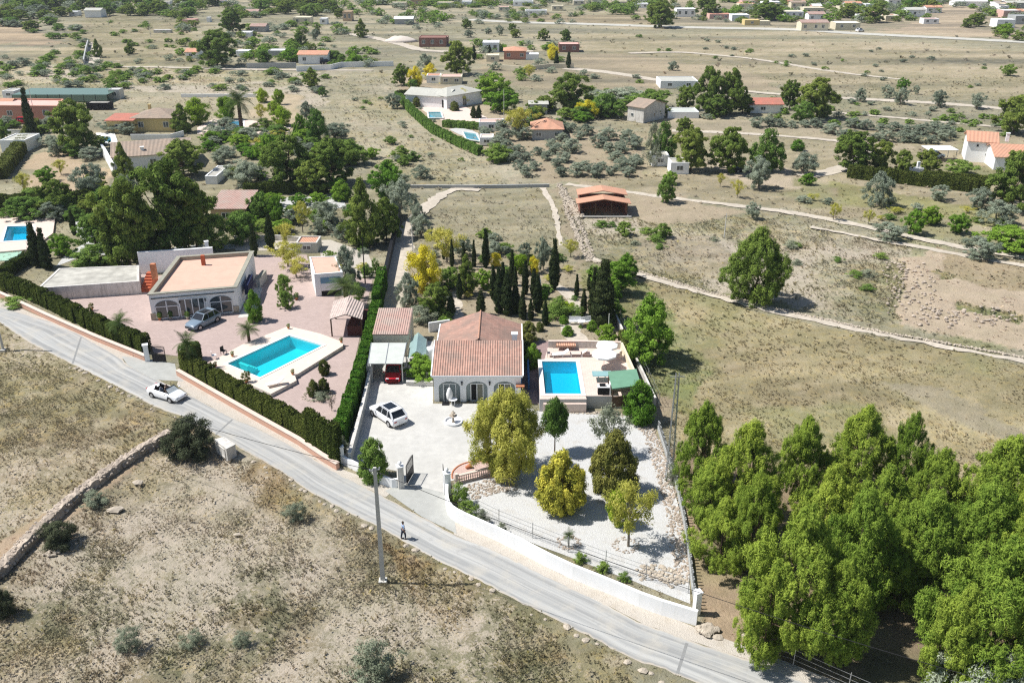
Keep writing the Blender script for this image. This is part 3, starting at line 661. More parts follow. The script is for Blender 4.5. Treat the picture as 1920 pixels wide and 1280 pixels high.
mk('bronze', (30,), 'egg', 200, .085, 44000, (.018,.012), L_bronze, (.04,1), dict(BK, h0=.12, r=.03, nl=3), up=.1, flat=1.2, jag=.08, vert=1, inner=.1)
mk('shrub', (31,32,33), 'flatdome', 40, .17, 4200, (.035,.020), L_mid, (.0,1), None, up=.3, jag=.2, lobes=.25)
mk('greyshrub', (34,35,36), 'flatdome', 50, .16, 5200, (.035,.013), L_grey, (.0,1), None, up=.3, jag=.35, lobes=.3)
mk('ball', (37,38), 'dome', 90, .14, 12000, (.030,.022), L_hedge, (.0,1), None, up=.2, jag=0, inner=.1)
mk('greenball', (39,40), 'flatdome', 90, .14, 14000, (.026,.018), L_bright, (.0,1), None, up=.2, jag=.06, inner=.1)
mk('midball', (63,), 'flatdome', 110, .13, 17000, (.026,.018), L_mid, (.0,1), None, up=.2, jag=.1, inner=.1)
mk('golball', (41,), 'flatdome', 90, .14, 14000, (.026,.018), L_gol, (.0,1), None, up=.2, jag=.06, inner=.1)
mk('airy', (42,43,44), 'vase', 44, .13, 4600, (.026,.012), L_yelgrn, (.25,1), dict(PB, h0=.35, r=.035, nl=14), up=.2, jag=.35, lobes=.3)
mk('lime', (45,46), 'dome', 80, .15, 12000, (.028,.018), L_lime, (.08,1), dict(BK, h0=.25, r=.03), up=.4, jag=.2, lobes=.3)
mk('dry', (47,48), 'vase', 60, .10, 2600, (.028,.004), L_dry, (.15,1), dict(PB, h0=.3, r=.03, nl=26), up=.2, jag=.35, lobes=.2)
mk('darkshrub', (49,50), 'flatdome', 110, .15, 20000, (.026,.012), L_dkgrey, (.0,1), None, up=.3, jag=.25, lobes=.25)
def palm_meshes(seed):
    rg = random.Random(seed); V = []; tone = []
    for i in range(34):
        a = 6.2832*i/34+rg.uniform(-.1, .1); el = R(rg.uniform(-25, 75)); Lf = .5*rg.uniform(.85, 1.1)
        prev = None; dirv = Vector((math.cos(a)*math.cos(el), math.sin(a)*math.cos(el), math.sin(el))); p = Vector((0, 0, .72)); side = Vector((-math.sin(a), math.cos(a), 0)); tn = rg.random()
        for k in range(16):
            q = p+dirv*(Lf/16); dirv = (dirv+Vector((0, 0, -.085))).normalized()
            wl = .17*math.sin(math.pi*min(1, (k+1.5)/17))+.01
            for sg in (-1, 1):
                tip = q+side*sg*wl+dirv*.05+Vector((0, 0, -.03)); b = dirv*.014
                V += [p, p+b, tip, q]; tone += [tn]*4
            p = q
    V = np.array([tuple(v) for v in V]); me = npmesh('palm_fronds', V, np.arange(len(V)).reshape(-1, 4), [L_palm], tone=np.array(tone))
    m = MB(); pr = []
    for k in range(24): z = .72*k/23; pr.append((.045*(1.35-.4*z)+(.010 if k % 2 else 0), z-.02))
    m.lathe(pr, n=9); o = m.build('palm_trunk', M_bark); t = o.data; bpy.data.objects.remove(o)
    return me, t
PROTO['palm'] = [palm_meshes(1), palm_meshes(2)]
def bare_mesh(seed):
    rg = random.Random(seed); m = MB()
    def br(p, d, L, r, n):
        q = p+d*L; m.tube([p, p+d*L*.5+Vector((rg.uniform(-1,1), rg.uniform(-1,1), 0))*L*.04, q], [r, r*.85, r*.7], 5, cap=False)
        if n == 0: return
        for _ in range(3 if n > 1 else 4):
            nd = (d+Vector((rg.uniform(-1,1), rg.uniform(-1,1), rg.uniform(-.3,.8)))*.55).normalized(); br(q, nd, L*rg.uniform(.6, .85), r*.6, n-1)
    br(Vector((0,0,-.02)), Vector((0,0,1)), .3, .022, 5)
    o = m.build('bare_branches', M_palebark); t = o.data; bpy.data.objects.remove(o); return t
PROTO['bare'] = [(None, bare_mesh(3))]
KINDNAME = dict(midball='round_bush', standard='leafy_tree', lonepine='pine_tree', pine='pine_tree', pinewide='pine_tree', darkpine='pine_tree', conepine='conifer_tree', olive='olive_tree', bright='leafy_tree', mid='leafy_tree', cypress='cypress_tree',
  yellow='yellow_flowering_tree', willow='pepper_tree', gold='golden_conifer', bronze='golden_conifer', shrub='shrub', greyshrub='shrub', ball='clipped_bush', greenball='round_bush', golball='round_bush',
  airy='small_tree', lime='leafy_tree', dry='bare_tree', palm='palm_tree', bare='bare_tree', darkshrub='shrub')
CATN = dict(pine_tree='pine tree', conifer_tree='conifer', olive_tree='olive tree', leafy_tree='tree', cypress_tree='cypress', yellow_flowering_tree='tree', pepper_tree='tree', golden_conifer='conifer',
  shrub='shrub', clipped_bush='bush', round_bush='bush', small_tree='tree', bare_tree='tree', palm_tree='palm tree')
trg = random.Random(99)
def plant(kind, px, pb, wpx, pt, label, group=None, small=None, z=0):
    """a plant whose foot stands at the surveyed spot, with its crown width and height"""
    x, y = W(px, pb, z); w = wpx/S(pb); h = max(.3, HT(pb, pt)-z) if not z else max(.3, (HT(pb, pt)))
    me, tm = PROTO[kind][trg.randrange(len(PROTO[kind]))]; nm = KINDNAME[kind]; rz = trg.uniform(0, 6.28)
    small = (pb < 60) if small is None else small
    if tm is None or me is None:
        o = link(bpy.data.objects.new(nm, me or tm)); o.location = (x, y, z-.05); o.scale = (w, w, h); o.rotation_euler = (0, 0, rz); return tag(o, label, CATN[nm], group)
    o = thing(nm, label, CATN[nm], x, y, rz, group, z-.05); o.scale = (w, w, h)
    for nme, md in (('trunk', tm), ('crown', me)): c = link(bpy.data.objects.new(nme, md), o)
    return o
MASS = []
def build_mass():
    """the farthest small trees, beyond the three hundred that show largest, as one mass"""
    rg = np.random.default_rng(8); kinds = sorted({m[0] for m in MASS}); mats = [PROTO[k][0][0].materials[0] for k in kinds]; VV = []; TT = []; MI = []
    for (k, x, y, w, h) in MASS:
        me = PROTO[k][rg.integers(len(PROTO[k]))][0]; n = len(me.polygons); V = np.empty(n*12, np.float32); me.vertices.foreach_get('co', V); V = V.reshape(n, 4, 3)
        t = np.empty(n*4, np.float32); me.attributes['tone'].data.foreach_get('value', t); t = t.reshape(n, 4); s = rg.choice(n, 520, replace=False); Q = V[s]; c = Q.mean(1, keepdims=True); Q = c+(Q-c)*3.4
        a = rg.random()*6.28; ca, sa = math.cos(a), math.sin(a); X = (Q[..., 0]*ca-Q[..., 1]*sa)*w+x; Y = (Q[..., 0]*sa+Q[..., 1]*ca)*w+y; VV.append(np.stack([X, Y, Q[..., 2]*h-.1], -1).reshape(-1, 3)); TT.append(t[s].reshape(-1)); MI += [kinds.index(k)]*520
    VV = np.concatenate(VV); me = npmesh('distant_trees', VV, np.arange(len(VV)).reshape(-1, 4), mats, tone=np.concatenate(TT), mi=np.array(MI))
    tag(link(bpy.data.objects.new('distant_trees', me)), 'mass of small distant trees strewn over the far fields and the far village', 'trees', kind='stuff')
def hedge(name, path, wid, h, mat, label, leaf=(.10,.06), dens=150, z0=0, group=None, step=.6, cat='hedge', wob=.34):
    """a clipped hedge: dark twiggy body with a coat of leaves"""
    P = resample(path, max(3, int(sum(math.dist(path[i], path[i+1]) for i in range(len(path)-1))/step))); n = len(P)
    T = np.gradient(P, axis=0); T /= np.linalg.norm(T, axis=1)[:, None]; Nn = np.stack([-T[:, 1], T[:, 0]], 1)
    rg = np.random.default_rng(n+int(wid*100)); hs = h*(1+wob*(rg.random(n)-.5)*.5); ws = wid*(1+wob*(rg.random(n)-.5))
    m = MB(); V = []; F = []
    prof = [(-.5, 0), (-.5, .85), (-.32, 1), (.32, 1), (.5, .85), (.5, 0)]
    for i in range(n):
        for (u, v) in prof: V.append((P[i][0]+Nn[i][0]*u*ws[i]*.82, P[i][1]+Nn[i][1]*u*ws[i]*.82, z0+v*hs[i]*.95-(.05 if v == 0 else 0)))
    k = len(prof)
    for i in range(n-1):
        for j in range(k-1): F.append((i*k+j, i*k+j+1, (i+1)*k+j+1, (i+1)*k+j))
    F.append(tuple(range(k))); F.append(tuple((n-1)*k+j for j in range(k-1, -1, -1)))
    V = np.array(V); nv = len(V)
    # leaves over the surface
    L = np.linalg.norm(np.diff(P, axis=0), axis=1).sum(); area = L*(2*h+wid)+2*h*wid; nl = int(min(60000, area*dens))
    s = rg.random(nl)*(n-1); i0 = s.astype(int); fr = (s-i0)[:, None]; ee = rg.random(nl) < 2*h*wid/area
    s0 = np.where(rg.random(nl) < .5, 0, n-1); i0 = np.where(ee, np.minimum(s0, n-2), i0); fr = np.where(ee[:, None], (s0 == n-1)[:, None]*1.0, fr)
    c = P[i0]*(1-fr)+P[i0+1]*fr; nr = Nn[i0]; tg = T[i0]; hh = hs[i0]; ww = ws[i0]
    side = rg.random(nl)*(2*h+wid); u = np.where(side < h, -.5, np.where(side < h+wid, (side-h)/wid-.5, .5)); v = np.where(side < h, side/h, np.where(side < h+wid, 1, (side-h-wid)/h))
    u = np.where(ee, rg.random(nl)-.5, u); v = np.where(ee, rg.random(nl), v); u = u*np.where(v > .8, 1-(v-.8)*.6, 1)
    push = rg.normal(0, .04, nl)
    X = c+nr*(u*ww)[:, None]+tg*(np.where(ee, np.where(s0 == 0, -1, 1)*.1, 0)+rg.normal(0, .03, nl))[:, None]; Z = z0+v*hh+push
    C = np.c_[X, Z]; nn = rg.normal(size=(nl, 3))*.6; nn[:, :2] += nr*np.sign(u)[:, None]*(np.abs(u) > .45)[:, None]; nn[:, 2] += .4; nn /= np.linalg.norm(nn, axis=1)[:, None]
    t2 = rg.normal(size=(nl, 3)); t2[:, 2] += .8; t2 -= nn*(t2*nn).sum(1)[:, None]; t2 /= np.linalg.norm(t2, axis=1)[:, None]; bt = np.cross(nn, t2)
    l = leaf[0]*rg.uniform(.6, 1.3, nl)[:, None]; w = leaf[1]*rg.uniform(.6, 1.3, nl)[:, None]
    LV = np.stack([C-t2*l, C+bt*w, C+t2*l, C-bt*w], 1).reshape(-1, 3)
    band = .5+.5*np.sin(s*step*2.2+rg.normal(0, .4, nl)); tone = np.clip(rg.random(nl)*.7+.35*band, 0, 1)
    AV = np.r_[V, LV]; LF = np.arange(nl*4).reshape(-1, 4)+nv
    quads = np.array([f for f in F if len(f) == 4]); me = npmesh(name, AV, np.r_[quads, LF], [mat], tone=np.r_[np.zeros(nv), np.repeat(tone, 4)])
    o = link(bpy.data.objects.new(name, me)); return tag(o, label, cat, group)
# ---------------- builders ----------------
def wallpath(name, label, pts, h, th, mat, cap=None, cat='wall', z0=0, group=None, parts=()):
    P = [Vector((p[0], p[1])) for p in pts]; n = len(P); L = []; Rr = []
    for i in range(n):
        d = (P[min(i+1, n-1)]-P[max(i-1, 0)]).normalized(); nn = Vector((-d.y, d.x)); L.append(P[i]+nn*th/2); Rr.append(P[i]-nn*th/2)
    hs = h if isinstance(h, (list, tuple)) else [h]*n
    def run(m, ex, a, b):
        V = []
        for i in range(n):
            d = (L[i]-Rr[i]).normalized()*ex
            for q in (L[i]+d, Rr[i]-d): V += [(q.x, q.y, a(i)), (q.x, q.y, b(i))]
        F = []
        for i in range(n-1):
            k = i*4; j = k+4; F += [(k, j, j+1, k+1), (k+2, k+3, j+3, j+2), (k+1, j+1, j+3, k+3)]
        F += [(0, 1, 3, 2), ((n-1)*4, (n-1)*4+2, (n-1)*4+3, (n-1)*4+1)]
        m.add(V, F)
    m = MB(); run(m, 0, lambda i: z0-.1, lambda i: z0+hs[i]); o = m.build(name, mat); tag(o, label, cat, group)
    if cap:
        c = MB(); run(c, .05, lambda i: z0+hs[i], lambda i: z0+hs[i]+.07); c.build('coping', cap, o)
    return o
def opening(par, kind, o3, du, dn, w, h, fr=M_frame, gl=M_glass, name='window'):
    """window or door on a wall: o3 = lower-left corner on wall face, du along, dn outward"""
    o3, du, dn = Vector(o3), Vector(du), Vector(dn); up = Vector((0, 0, 1)); m = MB(); p = MB()
    def slab(mb, u0, u1, z0, z1, n0, n1):
        P = [o3+du*u+dn*nn+up*z for nn in (n0, n1) for (u, z) in ((u0, z0), (u1, z0), (u1, z1), (u0, z1))]
        mb.add(P, [(0,1,2,3), (7,6,5,4), (0,4,5,1), (1,5,6,2), (2,6,7,3), (3,7,4,0)])
    f = .09 if w > 1 else .07
    slab(m, 0, w, 0, f, .0, .06); slab(m, 0, w, h-f, h, .0, .06); slab(m, 0, f, f, h-f, .0, .06); slab(m, w-f, w, f, h-f, .0, .06)
    if w > 1.1: slab(m, w/2-f/2, w/2+f/2, f, h-f, .0, .05)
    if kind == 'bars':
        for q in range(1, 6): slab(m, w*q/6-.015, w*q/6+.015, f, h-f, .08, .11)
    slab(p, f, w-f, f, h-f, -.02, .02)
    wo = m.build(name, fr, par); p.build('pane', gl, wo); return wo
def polyhouse(name, label, top_px, h, wall, roof, cat='house', parapet=.0, pw=.25, coping=None, wins=(), group=None, world=None, z0=0):
    """flat-roofed building whose roof outline was surveyed at height h"""
    P = world or [W(a, b, z0+h) for a, b in top_px]; n = len(P)
    ar = sum(P[i][0]*P[(i+1)%n][1]-P[(i+1)%n][0]*P[i][1] for i in range(n))
    cx = sum(p[0] for p in P)/n; cy = sum(p[1] for p in P)/n
    root = thing(name, label, cat, cx, cy, 0, group); Q = [(p[0]-cx, p[1]-cy) for p in P]
    if ar < 0: raise ValueError('outline must run counter-clockwise '+name)
    m = MB(); V = [(p[0], p[1], z0-.05) for p in Q]+[(p[0], p[1], z0+h) for p in Q]
    m.add(V, [(i, (i+1)%n, n+(i+1)%n, n+i) for i in range(n)])
    inn = []
    for i in range(n):
        a = Vector(Q[i-1]); b = Vector(Q[i]); c = Vector(Q[(i+1)%n]); d1 = (b-a).normalized(); d2 = (c-b).normalized()
        n1 = Vector((-d1.y, d1.x)); n2 = Vector((-d2.y, d2.x)); k = (n1+n2); k = k/max(.4, k.length_squared/2)
        inn.append((b.x+k.x*pw, b.y+k.y*pw))
    m.build('wall', wall, root)
    zr = z0+h-parapet
    r = MB()
    T = tessellate_polygon([[Vector((p[0], p[1], 0)) for p in inn]]); r.add([(p[0], p[1], zr) for p in inn], [t if _up(inn, t) else t[::-1] for t in T]); r.build('roof', roof, root)
    c = MB(); ct = z0+h+(.05 if coping else .0)
    ex = [(q[0]+(q[0]-i[0])*.25, q[1]+(q[1]-i[1])*.25) for q, i in zip(Q, inn)] if coping else Q
    c.add([(p[0], p[1], ct) for p in ex]+[(p[0], p[1], ct) for p in inn], [(i, (i+1)%n, n+(i+1)%n, n+i) for i in range(n)])
    c.add([(p[0], p[1], zr) for p in inn]+[(p[0], p[1], ct) for p in inn], [(i, n+i, n+(i+1)%n, (i+1)%n) for i in range(n)])
    if coping: c.add([(p[0], p[1], ct-.12) for p in ex]+[(p[0], p[1], ct) for p in ex], [(i, (i+1)%n, n+(i+1)%n, n+i) for i in range(n)])
    c.build('parapet', coping or wall, root)
    for (e, u, z, w, hh, k) in wins:
        a = Vector(Q[e]); b = Vector(Q[(e+1)%n]); d = (b-a).normalized(); nn = Vector((d.y, -d.x)); L = (b-a).length
        p = a+d*(u*L-w/2); opening(root, k, (p.x, p.y, z0+z), (d.x, d.y, 0), (nn.x, nn.y, 0), w, hh, name='door' if k == 'door' else 'window', gl=M_dark if k == 'dark' else M_glass)
    return root
def house(name, label, p0, p1, depth, h, wall, rt='gablex', ridge=1.0, rm=(None, None), wins=(), oh=.35, cat='house', group=None, chimney=None, drop=0):
    """pitched-roof building from its two front foot points; local x along the front, y away"""
    a = Vector(W(*p0)); b = Vector(W(*p1)); w = (b-a).length; rz = math.atan2(b.y-a.y, b.x-a.x)
    root = thing(name, label, cat, a.x, a.y, rz, group); r0, r1 = rm if isinstance(rm, tuple) else (rm, rm)
    m = MB(); m.add([(0,0,-.05),(w,0,-.05),(w,depth,-.05),(0,depth,-.05),(0,0,h),(w,0,h),(w,depth,h),(0,depth,h)], [(0,1,5,4),(1,2,6,5),(2,3,7,6),(3,0,4,7)])
    if rt == 'gablex': m.add([(0,0,h),(0,depth,h),(0,depth/2,h+ridge),(w,0,h),(w,depth,h),(w,depth/2,h+ridge)], [(0,2,1),(3,4,5)])
    if rt == 'gabley': m.add([(0,0,h),(w,0,h),(w/2,0,h+ridge),(0,depth,h),(w,depth,h),(w/2,depth,h+ridge)], [(0,1,2),(3,5,4)])
    if rt == 'shed': m.add([(0,0,h),(0,depth,h),(0,depth,h+ridge),(w,0,h),(w,depth,h),(w,depth,h+ridge)], [(0,2,1),(3,4,5),(1,2,5,4)])
    m.build('wall', wall, root); r = MB(); t = .12; g = ridge*oh/(max(.1, (depth if rt in ('gablex',) else w)/2))
    def slope(P, mi):
        n = len(P); P = [Vector(p) for p in P]; nn = (P[1]-P[0]).cross(P[2]-P[0]).normalized()
        if nn.z < 0: P = P[::-1]; nn = -nn
        B = [p+Vector((0, 0, t)) for p in P]
        r.add(P+B, [tuple(range(n-1, -1, -1)), tuple(range(n, 2*n))]+[(i, (i+1)%n, n+(i+1)%n, n+i) for i in range(n)], mi)
    e = .02
    if rt == 'gablex':
        slope([(-oh,-oh,h-g+e),(w+oh,-oh,h-g+e),(w+oh,depth/2,h+ridge+e),(-oh,depth/2,h+ridge+e)], 0); slope([(-oh,depth+oh,h-g+e),(w+oh,depth+oh,h-g+e),(w+oh,depth/2,h+ridge+e),(-oh,depth/2,h+ridge+e)], 0)
    elif rt == 'gabley':
        slope([(-oh,-oh,h-g+e),(-oh,depth+oh,h-g+e),(w/2,depth+oh,h+ridge+e),(w/2,-oh,h+ridge+e)], 1); slope([(w+oh,-oh,h-g+e),(w+oh,depth+oh,h-g+e),(w/2,depth+oh,h+ridge+e),(w/2,-oh,h+ridge+e)], 1)
    elif rt == 'shed': slope([(-oh,-oh,h+e),(w+oh,-oh,h+e),(w+oh,depth+oh,h+ridge+e),(-oh,depth+oh,h+ridge+e)], 0)
    elif rt == 'hip':
        k = min(w, depth)/2; z = h+ridge+e; zb = h-.05+e
        if w >= depth: A, B = (k, depth/2, z), (w-k, depth/2, z)
        else: A, B = (w/2, k, z), (w/2, depth-k, z)
        c0, c1, c2, c3 = (-oh,-oh,zb), (w+oh,-oh,zb), (w+oh,depth+oh,zb), (-oh,depth+oh,zb)
        if w >= depth: slope([c0, c1, B, A], 0); slope([c2, c3, A, B], 0); slope([c1, c2, B], 1); slope([c3, c0, A], 1)
        else: slope([c0, c1, A], 0); slope([c2, c3, B], 0); slope([c1, c2, B, A], 1); slope([c3, c0, A, B], 1)
    ro = r.build('roof', [r0, r1 or r0], root)
    if chimney:
        for (cx, cy, ch) in chimney:
            c = MB(); c.box(cx-.3, cx+.3, cy-.3, cy+.3, h, h+ridge+ch); c.box(cx-.38, cx+.38, cy-.38, cy+.38, h+ridge+ch, h+ridge+ch+.1); c.build('chimney', wall, ro)
    for (f, u, z, ww, hh, k) in wins:
        gl = M_dark if k == 'dark' else M_glass; nm = 'door' if k == 'door' else 'window'
        if f == 'f': opening(root, k, (u*w-ww/2, 0, z), (1,0,0), (0,-1,0), ww, hh, gl=gl, name=nm)
        if f == 'r': opening(root, k, (w, u*depth-ww/2, z), (0,1,0), (1,0,0), ww, hh, gl=gl, name=nm)
        if f == 'l': opening(root, k, (0, u*depth+ww/2, z), (0,-1,0), (-1,0,0), ww, hh, gl=gl, name=nm)
    return root
def arch_wall(m, x0, x1, H, ops, y=0, th=.25):
    """wall slab with arched openings: ops = (centre, width, spring, rise)"""
    def quadbox(a, b, z0a, z0b, z1):
        P = [(a, y, z0a), (b, y, z0b), (b, y, z1), (a, y, z1), (a, y+th, z0a), (b, y+th, z0b), (b, y+th, z1), (a, y+th, z1)]
        m.add(P, [(0,1,2,3), (7,6,5,4), (0,4,5,1)])
    cur = x0
    for c, w, sp, rs in sorted(ops):
        quadbox(cur, c-w/2, -.05, -.05, H); m.add([(c-w/2, y, -.05), (c-w/2, y+th, -.05), (c-w/2, y+th, sp), (c-w/2, y, sp)], [(0,1,2,3)]); m.add([(c+w/2, y, -.05), (c+w/2, y+th, -.05), (c+w/2, y+th, sp), (c+w/2, y, sp)], [(3,2,1,0)])
        k = 12
        for i in range(k):
            a0 = math.pi*(1-i/k); a1 = math.pi*(1-(i+1)/k); quadbox(c+math.cos(a0)*w/2, c+math.cos(a1)*w/2, sp+rs*math.sin(a0), sp+rs*math.sin(a1), H)
        cur = c+w/2
    quadbox(cur, x1, -.05, -.05, H)
def arch_poly(c, w, sp, rs, z0=0, k=14):
    return [(c-w/2, z0)]+[(c+math.cos(math.pi*(1-i/k))*w/2, sp+rs*math.sin(math.pi*(1-i/k))) for i in range(k+1)]+[(c+w/2, z0)]
def arch_panel(name, mat, par, c, w, sp, rs, y, z0=0):
    P = arch_poly(c, w, sp, rs, z0); m = MB(); m.add([(p[0], y, p[1]) for p in P], [tuple(range(len(P)))[::-1]]); return m.build(name, mat, par)
def post(name, label, px, py, h, w, mat, cat='pillar', ball=True, z=0, group=None):
    x, y = W(px, py, z); root = thing(name, label, cat, x, y, R(20), group, z); m = MB(); m.box(-w/2, w/2, -w/2, w/2, -.1, h); m.build('shaft', mat, root)
    c = MB(); c.box(-w*.62, w*.62, -w*.62, w*.62, h, h+.09); c.build('cap', M_whitep, root)
    if ball:
        b = MB(); b.lathe([(.05,.09),(.10,.13),(.06,.18),(.14,.24),(.18,.33),(.16,.42),(.08,.50),(.02,.56)], (0, 0, h)); b.build('urn', M_whitep, root, smooth=True)
    return root
# ---------------- cars ----------------
def car(px, py, ang, kind, paint, label, group=None, z=0, scale=1):
    x, y = W(px, py, z); nm = {'suv': 'parked_car', 'hatch': 'parked_car', 'open': 'convertible_car'}[kind]
    root = thing(nm, label, 'car', x, y, ang, group, z); root.scale = (scale,)*3
    L, w = dict(suv=(4.5, .92), hatch=(4.0, .86), open=(4.2, .88))[kind]; h = L/2
    if kind == 'suv': sec = [(-h,.80,.42,.92),(-h+.12,.95,.28,1.02),(-h+.7,1,.24,1.05),(-.6,1,.24,1.02),(.7,1,.24,1.0),(h-1.0,.99,.24,.98),(h-.35,.95,.26,.86),(h-.08,.84,.32,.74),(h,.72,.40,.60)]
    elif kind == 'hatch': sec = [(-h,.80,.40,.88),(-h+.12,.95,.27,.97),(-h+.6,1,.22,.98),(-.5,1,.22,.95),(.6,1,.22,.93),(h-.85,.98,.22,.88),(h-.3,.93,.24,.76),(h-.06,.82,.3,.64),(h,.7,.38,.52)]
    else: sec = [(-h,.72,.36,.74),(-h+.10,.88,.25,.86),(-h+.5,.97,.2,.92),(-h+.95,1,.2,.93),(-.75,1,.2,.90),(.45,1,.2,.88),(.9,1,.2,.87),(h-.7,.97,.2,.80),(h-.25,.90,.22,.68),(h-.05,.78,.28,.56),(h,.62,.34,.48)]
    m = MB(); V = []; k = 10
    for (sx, sw, zl, zt) in sec:
        W2 = w*sw; V += [(sx,-W2*.90,zl),(sx,-W2,zl+.16),(sx,-W2*1.0,zt-.22),(sx,-W2*.93,zt-.05),(sx,-W2*.72,zt+.02),(sx,W2*.72,zt+.02),(sx,W2*.93,zt-.05),(sx,W2*1.0,zt-.22),(sx,W2,zl+.16),(sx,W2*.90,zl)]
    F = []
    for i in range(len(sec)-1):
        for j in range(k):
            if kind == 'open' and j == 4 and 3 <= i <= 5: continue
            F.append((i*k+j, i*k+(j+1)%k, (i+1)*k+(j+1)%k, (i+1)*k+j))
    F += [tuple(range(k))[::-1], tuple((len(sec)-1)*k+j for j in range(k))]
    m.add(V, F); b = m.build('body', paint, root, smooth=False); mod = b.modifiers.new('bevel', 'BEVEL'); mod.width = .05; mod.segments = 2; mod.limit_method = 'ANGLE'; mod.angle_limit = R(25)
    for p in b.data.polygons: p.use_smooth = True
    zt = sec[4][3]
    if kind != 'open':
        rz_, xf, xf2, xr2, xr = (1.62, .95, .30, -h+.75, -h+.18) if kind == 'suv' else (1.46, 1.0, .25, -h+.6, -h+.15)
        g = MB(); wb, wt = w*.90, w*.72
        g.add([(xr,-wb,zt-.02),(xf,-wb,zt-.05),(xf,wb,zt-.05),(xr,wb,zt-.02),(xr2,-wt,rz_-.03),(xf2,-wt,rz_-.03),(xf2,wt,rz_-.03),(xr2,wt,rz_-.03)], [(0,1,5,4),(1,2,6,5),(2,3,7,6),(3,0,4,7),(4,5,6,7)])
        g.build('windows', M_carglass, root)
        r = MB(); e = .03
        r.box(xr2-.10, xf2+.04, -wt-e, wt+e, rz_-.05, rz_+.02); r.build('roof', paint, root, bevel=.02)
        pl = None
        for sgn in (-1, 1):
            for A_ in (((xf, sgn*wb, zt-.03), (xf2, sgn*(wt+.01), rz_-.02), .07, .06), ((xr, sgn*wb, zt), (xr2, sgn*(wt+.01), rz_-.02), .16, .08), ((-.15, sgn*(wb+.01), zt), (-.22, sgn*(wt+.015), rz_-.02), .05, .09), ((-1.15, sgn*(wb+.01), zt), (-1.1, sgn*(wt+.015), rz_-.02), .05, .12)):
                pl = MB(); pl.bar(*A_); pl.build('roof_pillar', paint, root)
        if kind == 'suv':
            s_ = MB(); s_.box(-1.05, .15, -.52, .52, rz_+.022, rz_+.030); s_.build('sunroof', M_carglass, root)
            s_ = MB()
            for sgn in (-1, 1): s_.bar((xr2, sgn*.66, rz_+.06), (xf2-.1, sgn*.66, rz_+.06), .04, .04)
            s_.build('roof_rails', M_steel, root)
    else:
        t = MB(); t.box(-h+.95, .9, -w*.72, w*.72, .28, .34); t.box(-h+.93, -h+.97, -w*.72, w*.72, .3, .93); t.box(.88, .92, -w*.72, w*.72, .3, .88)
        for sgn in (-1, 1): t.box(-h+.95, .9, sgn*w*.72-.015, sgn*w*.72+.015, .3, .9)
        t.build('cockpit_tub', M_dark, root)
        for sx, sy, mt in ((-.05,.36,M_seattan), (-.05,-.36,M_seat), (-.75,.32,M_black), (-.75,-.32,M_black)):
            q = MB(); q.box(sx-.26, sx+.26, sy-.24, sy+.24, .40, .60); q.box(sx-.36, sx-.20, sy-.24, sy+.24, .5, 1.02); q.box(sx-.37, sx-.25, sy-.13, sy+.13, 1.02, 1.20); q.build('seat', mt, root, bevel=.05)
        g = MB(); g.add([(1.05,-w*.78,.86),(1.05,w*.78,.86),(.55,w*.64,1.28),(.55,-w*.64,1.28)], [(0,1,2,3)]); g.build('windscreen', glassy_car, root)
        g = MB()
        g.bar((.55,-w*.64,1.28),(.55,w*.64,1.28),.05,.05); g.bar((1.05,-w*.78,.86),(.55,-w*.64,1.28),.05,.05); g.bar((1.05,w*.78,.86),(.55,w*.64,1.28),.05,.05); g.build('windscreen_frame', M_black, root)
        d = MB(); d.box(.62, .92, -w*.7, w*.7, .72, .86); d.build('dashboard', M_black, root, bevel=.04)
    wr = .34 if kind == 'suv' else .31
    for sx in (-h+.85, h-.85):
        for sgn in (-1, 1):
            q = empty('wheel', 0, 0); q.parent = root; q.location = (sx, sgn*(w-.10), wr)
            def disc(r, a, b_):
                mm = MB(); V = [(r*math.cos(6.2832*i/20), a, r*math.sin(6.2832*i/20)) for i in range(20)]+[(r*math.cos(6.2832*i/20), b_, r*math.sin(6.2832*i/20)) for i in range(20)]
                return mm.add(V, [(i, (i+1)%20, 20+(i+1)%20, 20+i) for i in range(20)]+[tuple(range(19,-1,-1)), tuple(range(20,40))])
            disc(wr, -.11, .11).build('tyre', M_rubber, q); disc(wr*.62, -.02, .02).build('rim', M_rim, q).location = (0, sgn*.105, 0)
            a = MB(); V = [(sx+(wr+.06)*math.cos(math.pi*i/12), sgn*(w+.006), wr+(wr+.06)*math.sin(math.pi*i/12)) for i in range(13)]+[(sx+(wr+.06), sgn*(w+.006), .2), (sx-(wr+.06), sgn*(w+.006), .2)]
            o_ = a.add([V[14]]+V[:13][::-1]+[V[13]], [tuple(range(15))]).build('wheel_arch', M_black, root)
    for sgn in (-1, 1):
        q = MB(); q.box(h-.16, h-.02, sgn*w*.62-.16, sgn*w*.62+.16, .58, .70); q.build('headlight', M_lampwhite, root, bevel=.02)
        q = MB(); q.box(-h-.01, -h+.12, sgn*w*.66-.14, sgn*w*.66+.14, .72, .86); q.build('tail_light', M_lampred, root, bevel=.02)
        q = MB(); q.box(.78, .92, sgn*(w+.02)-.0 if sgn > 0 else -w-.20, w+.20 if sgn > 0 else -w-.02, .92, 1.04); q.build('door_mirror', paint, root, bevel=.02)
    q = MB(); q.box(-h-.02, -h+.03, -.26, .26, .48, .60); q.build('number_plate', M_whitep, root)
    return root
glassy_car = glassy('windscreen_glass', (.75, .82, .84), .25)
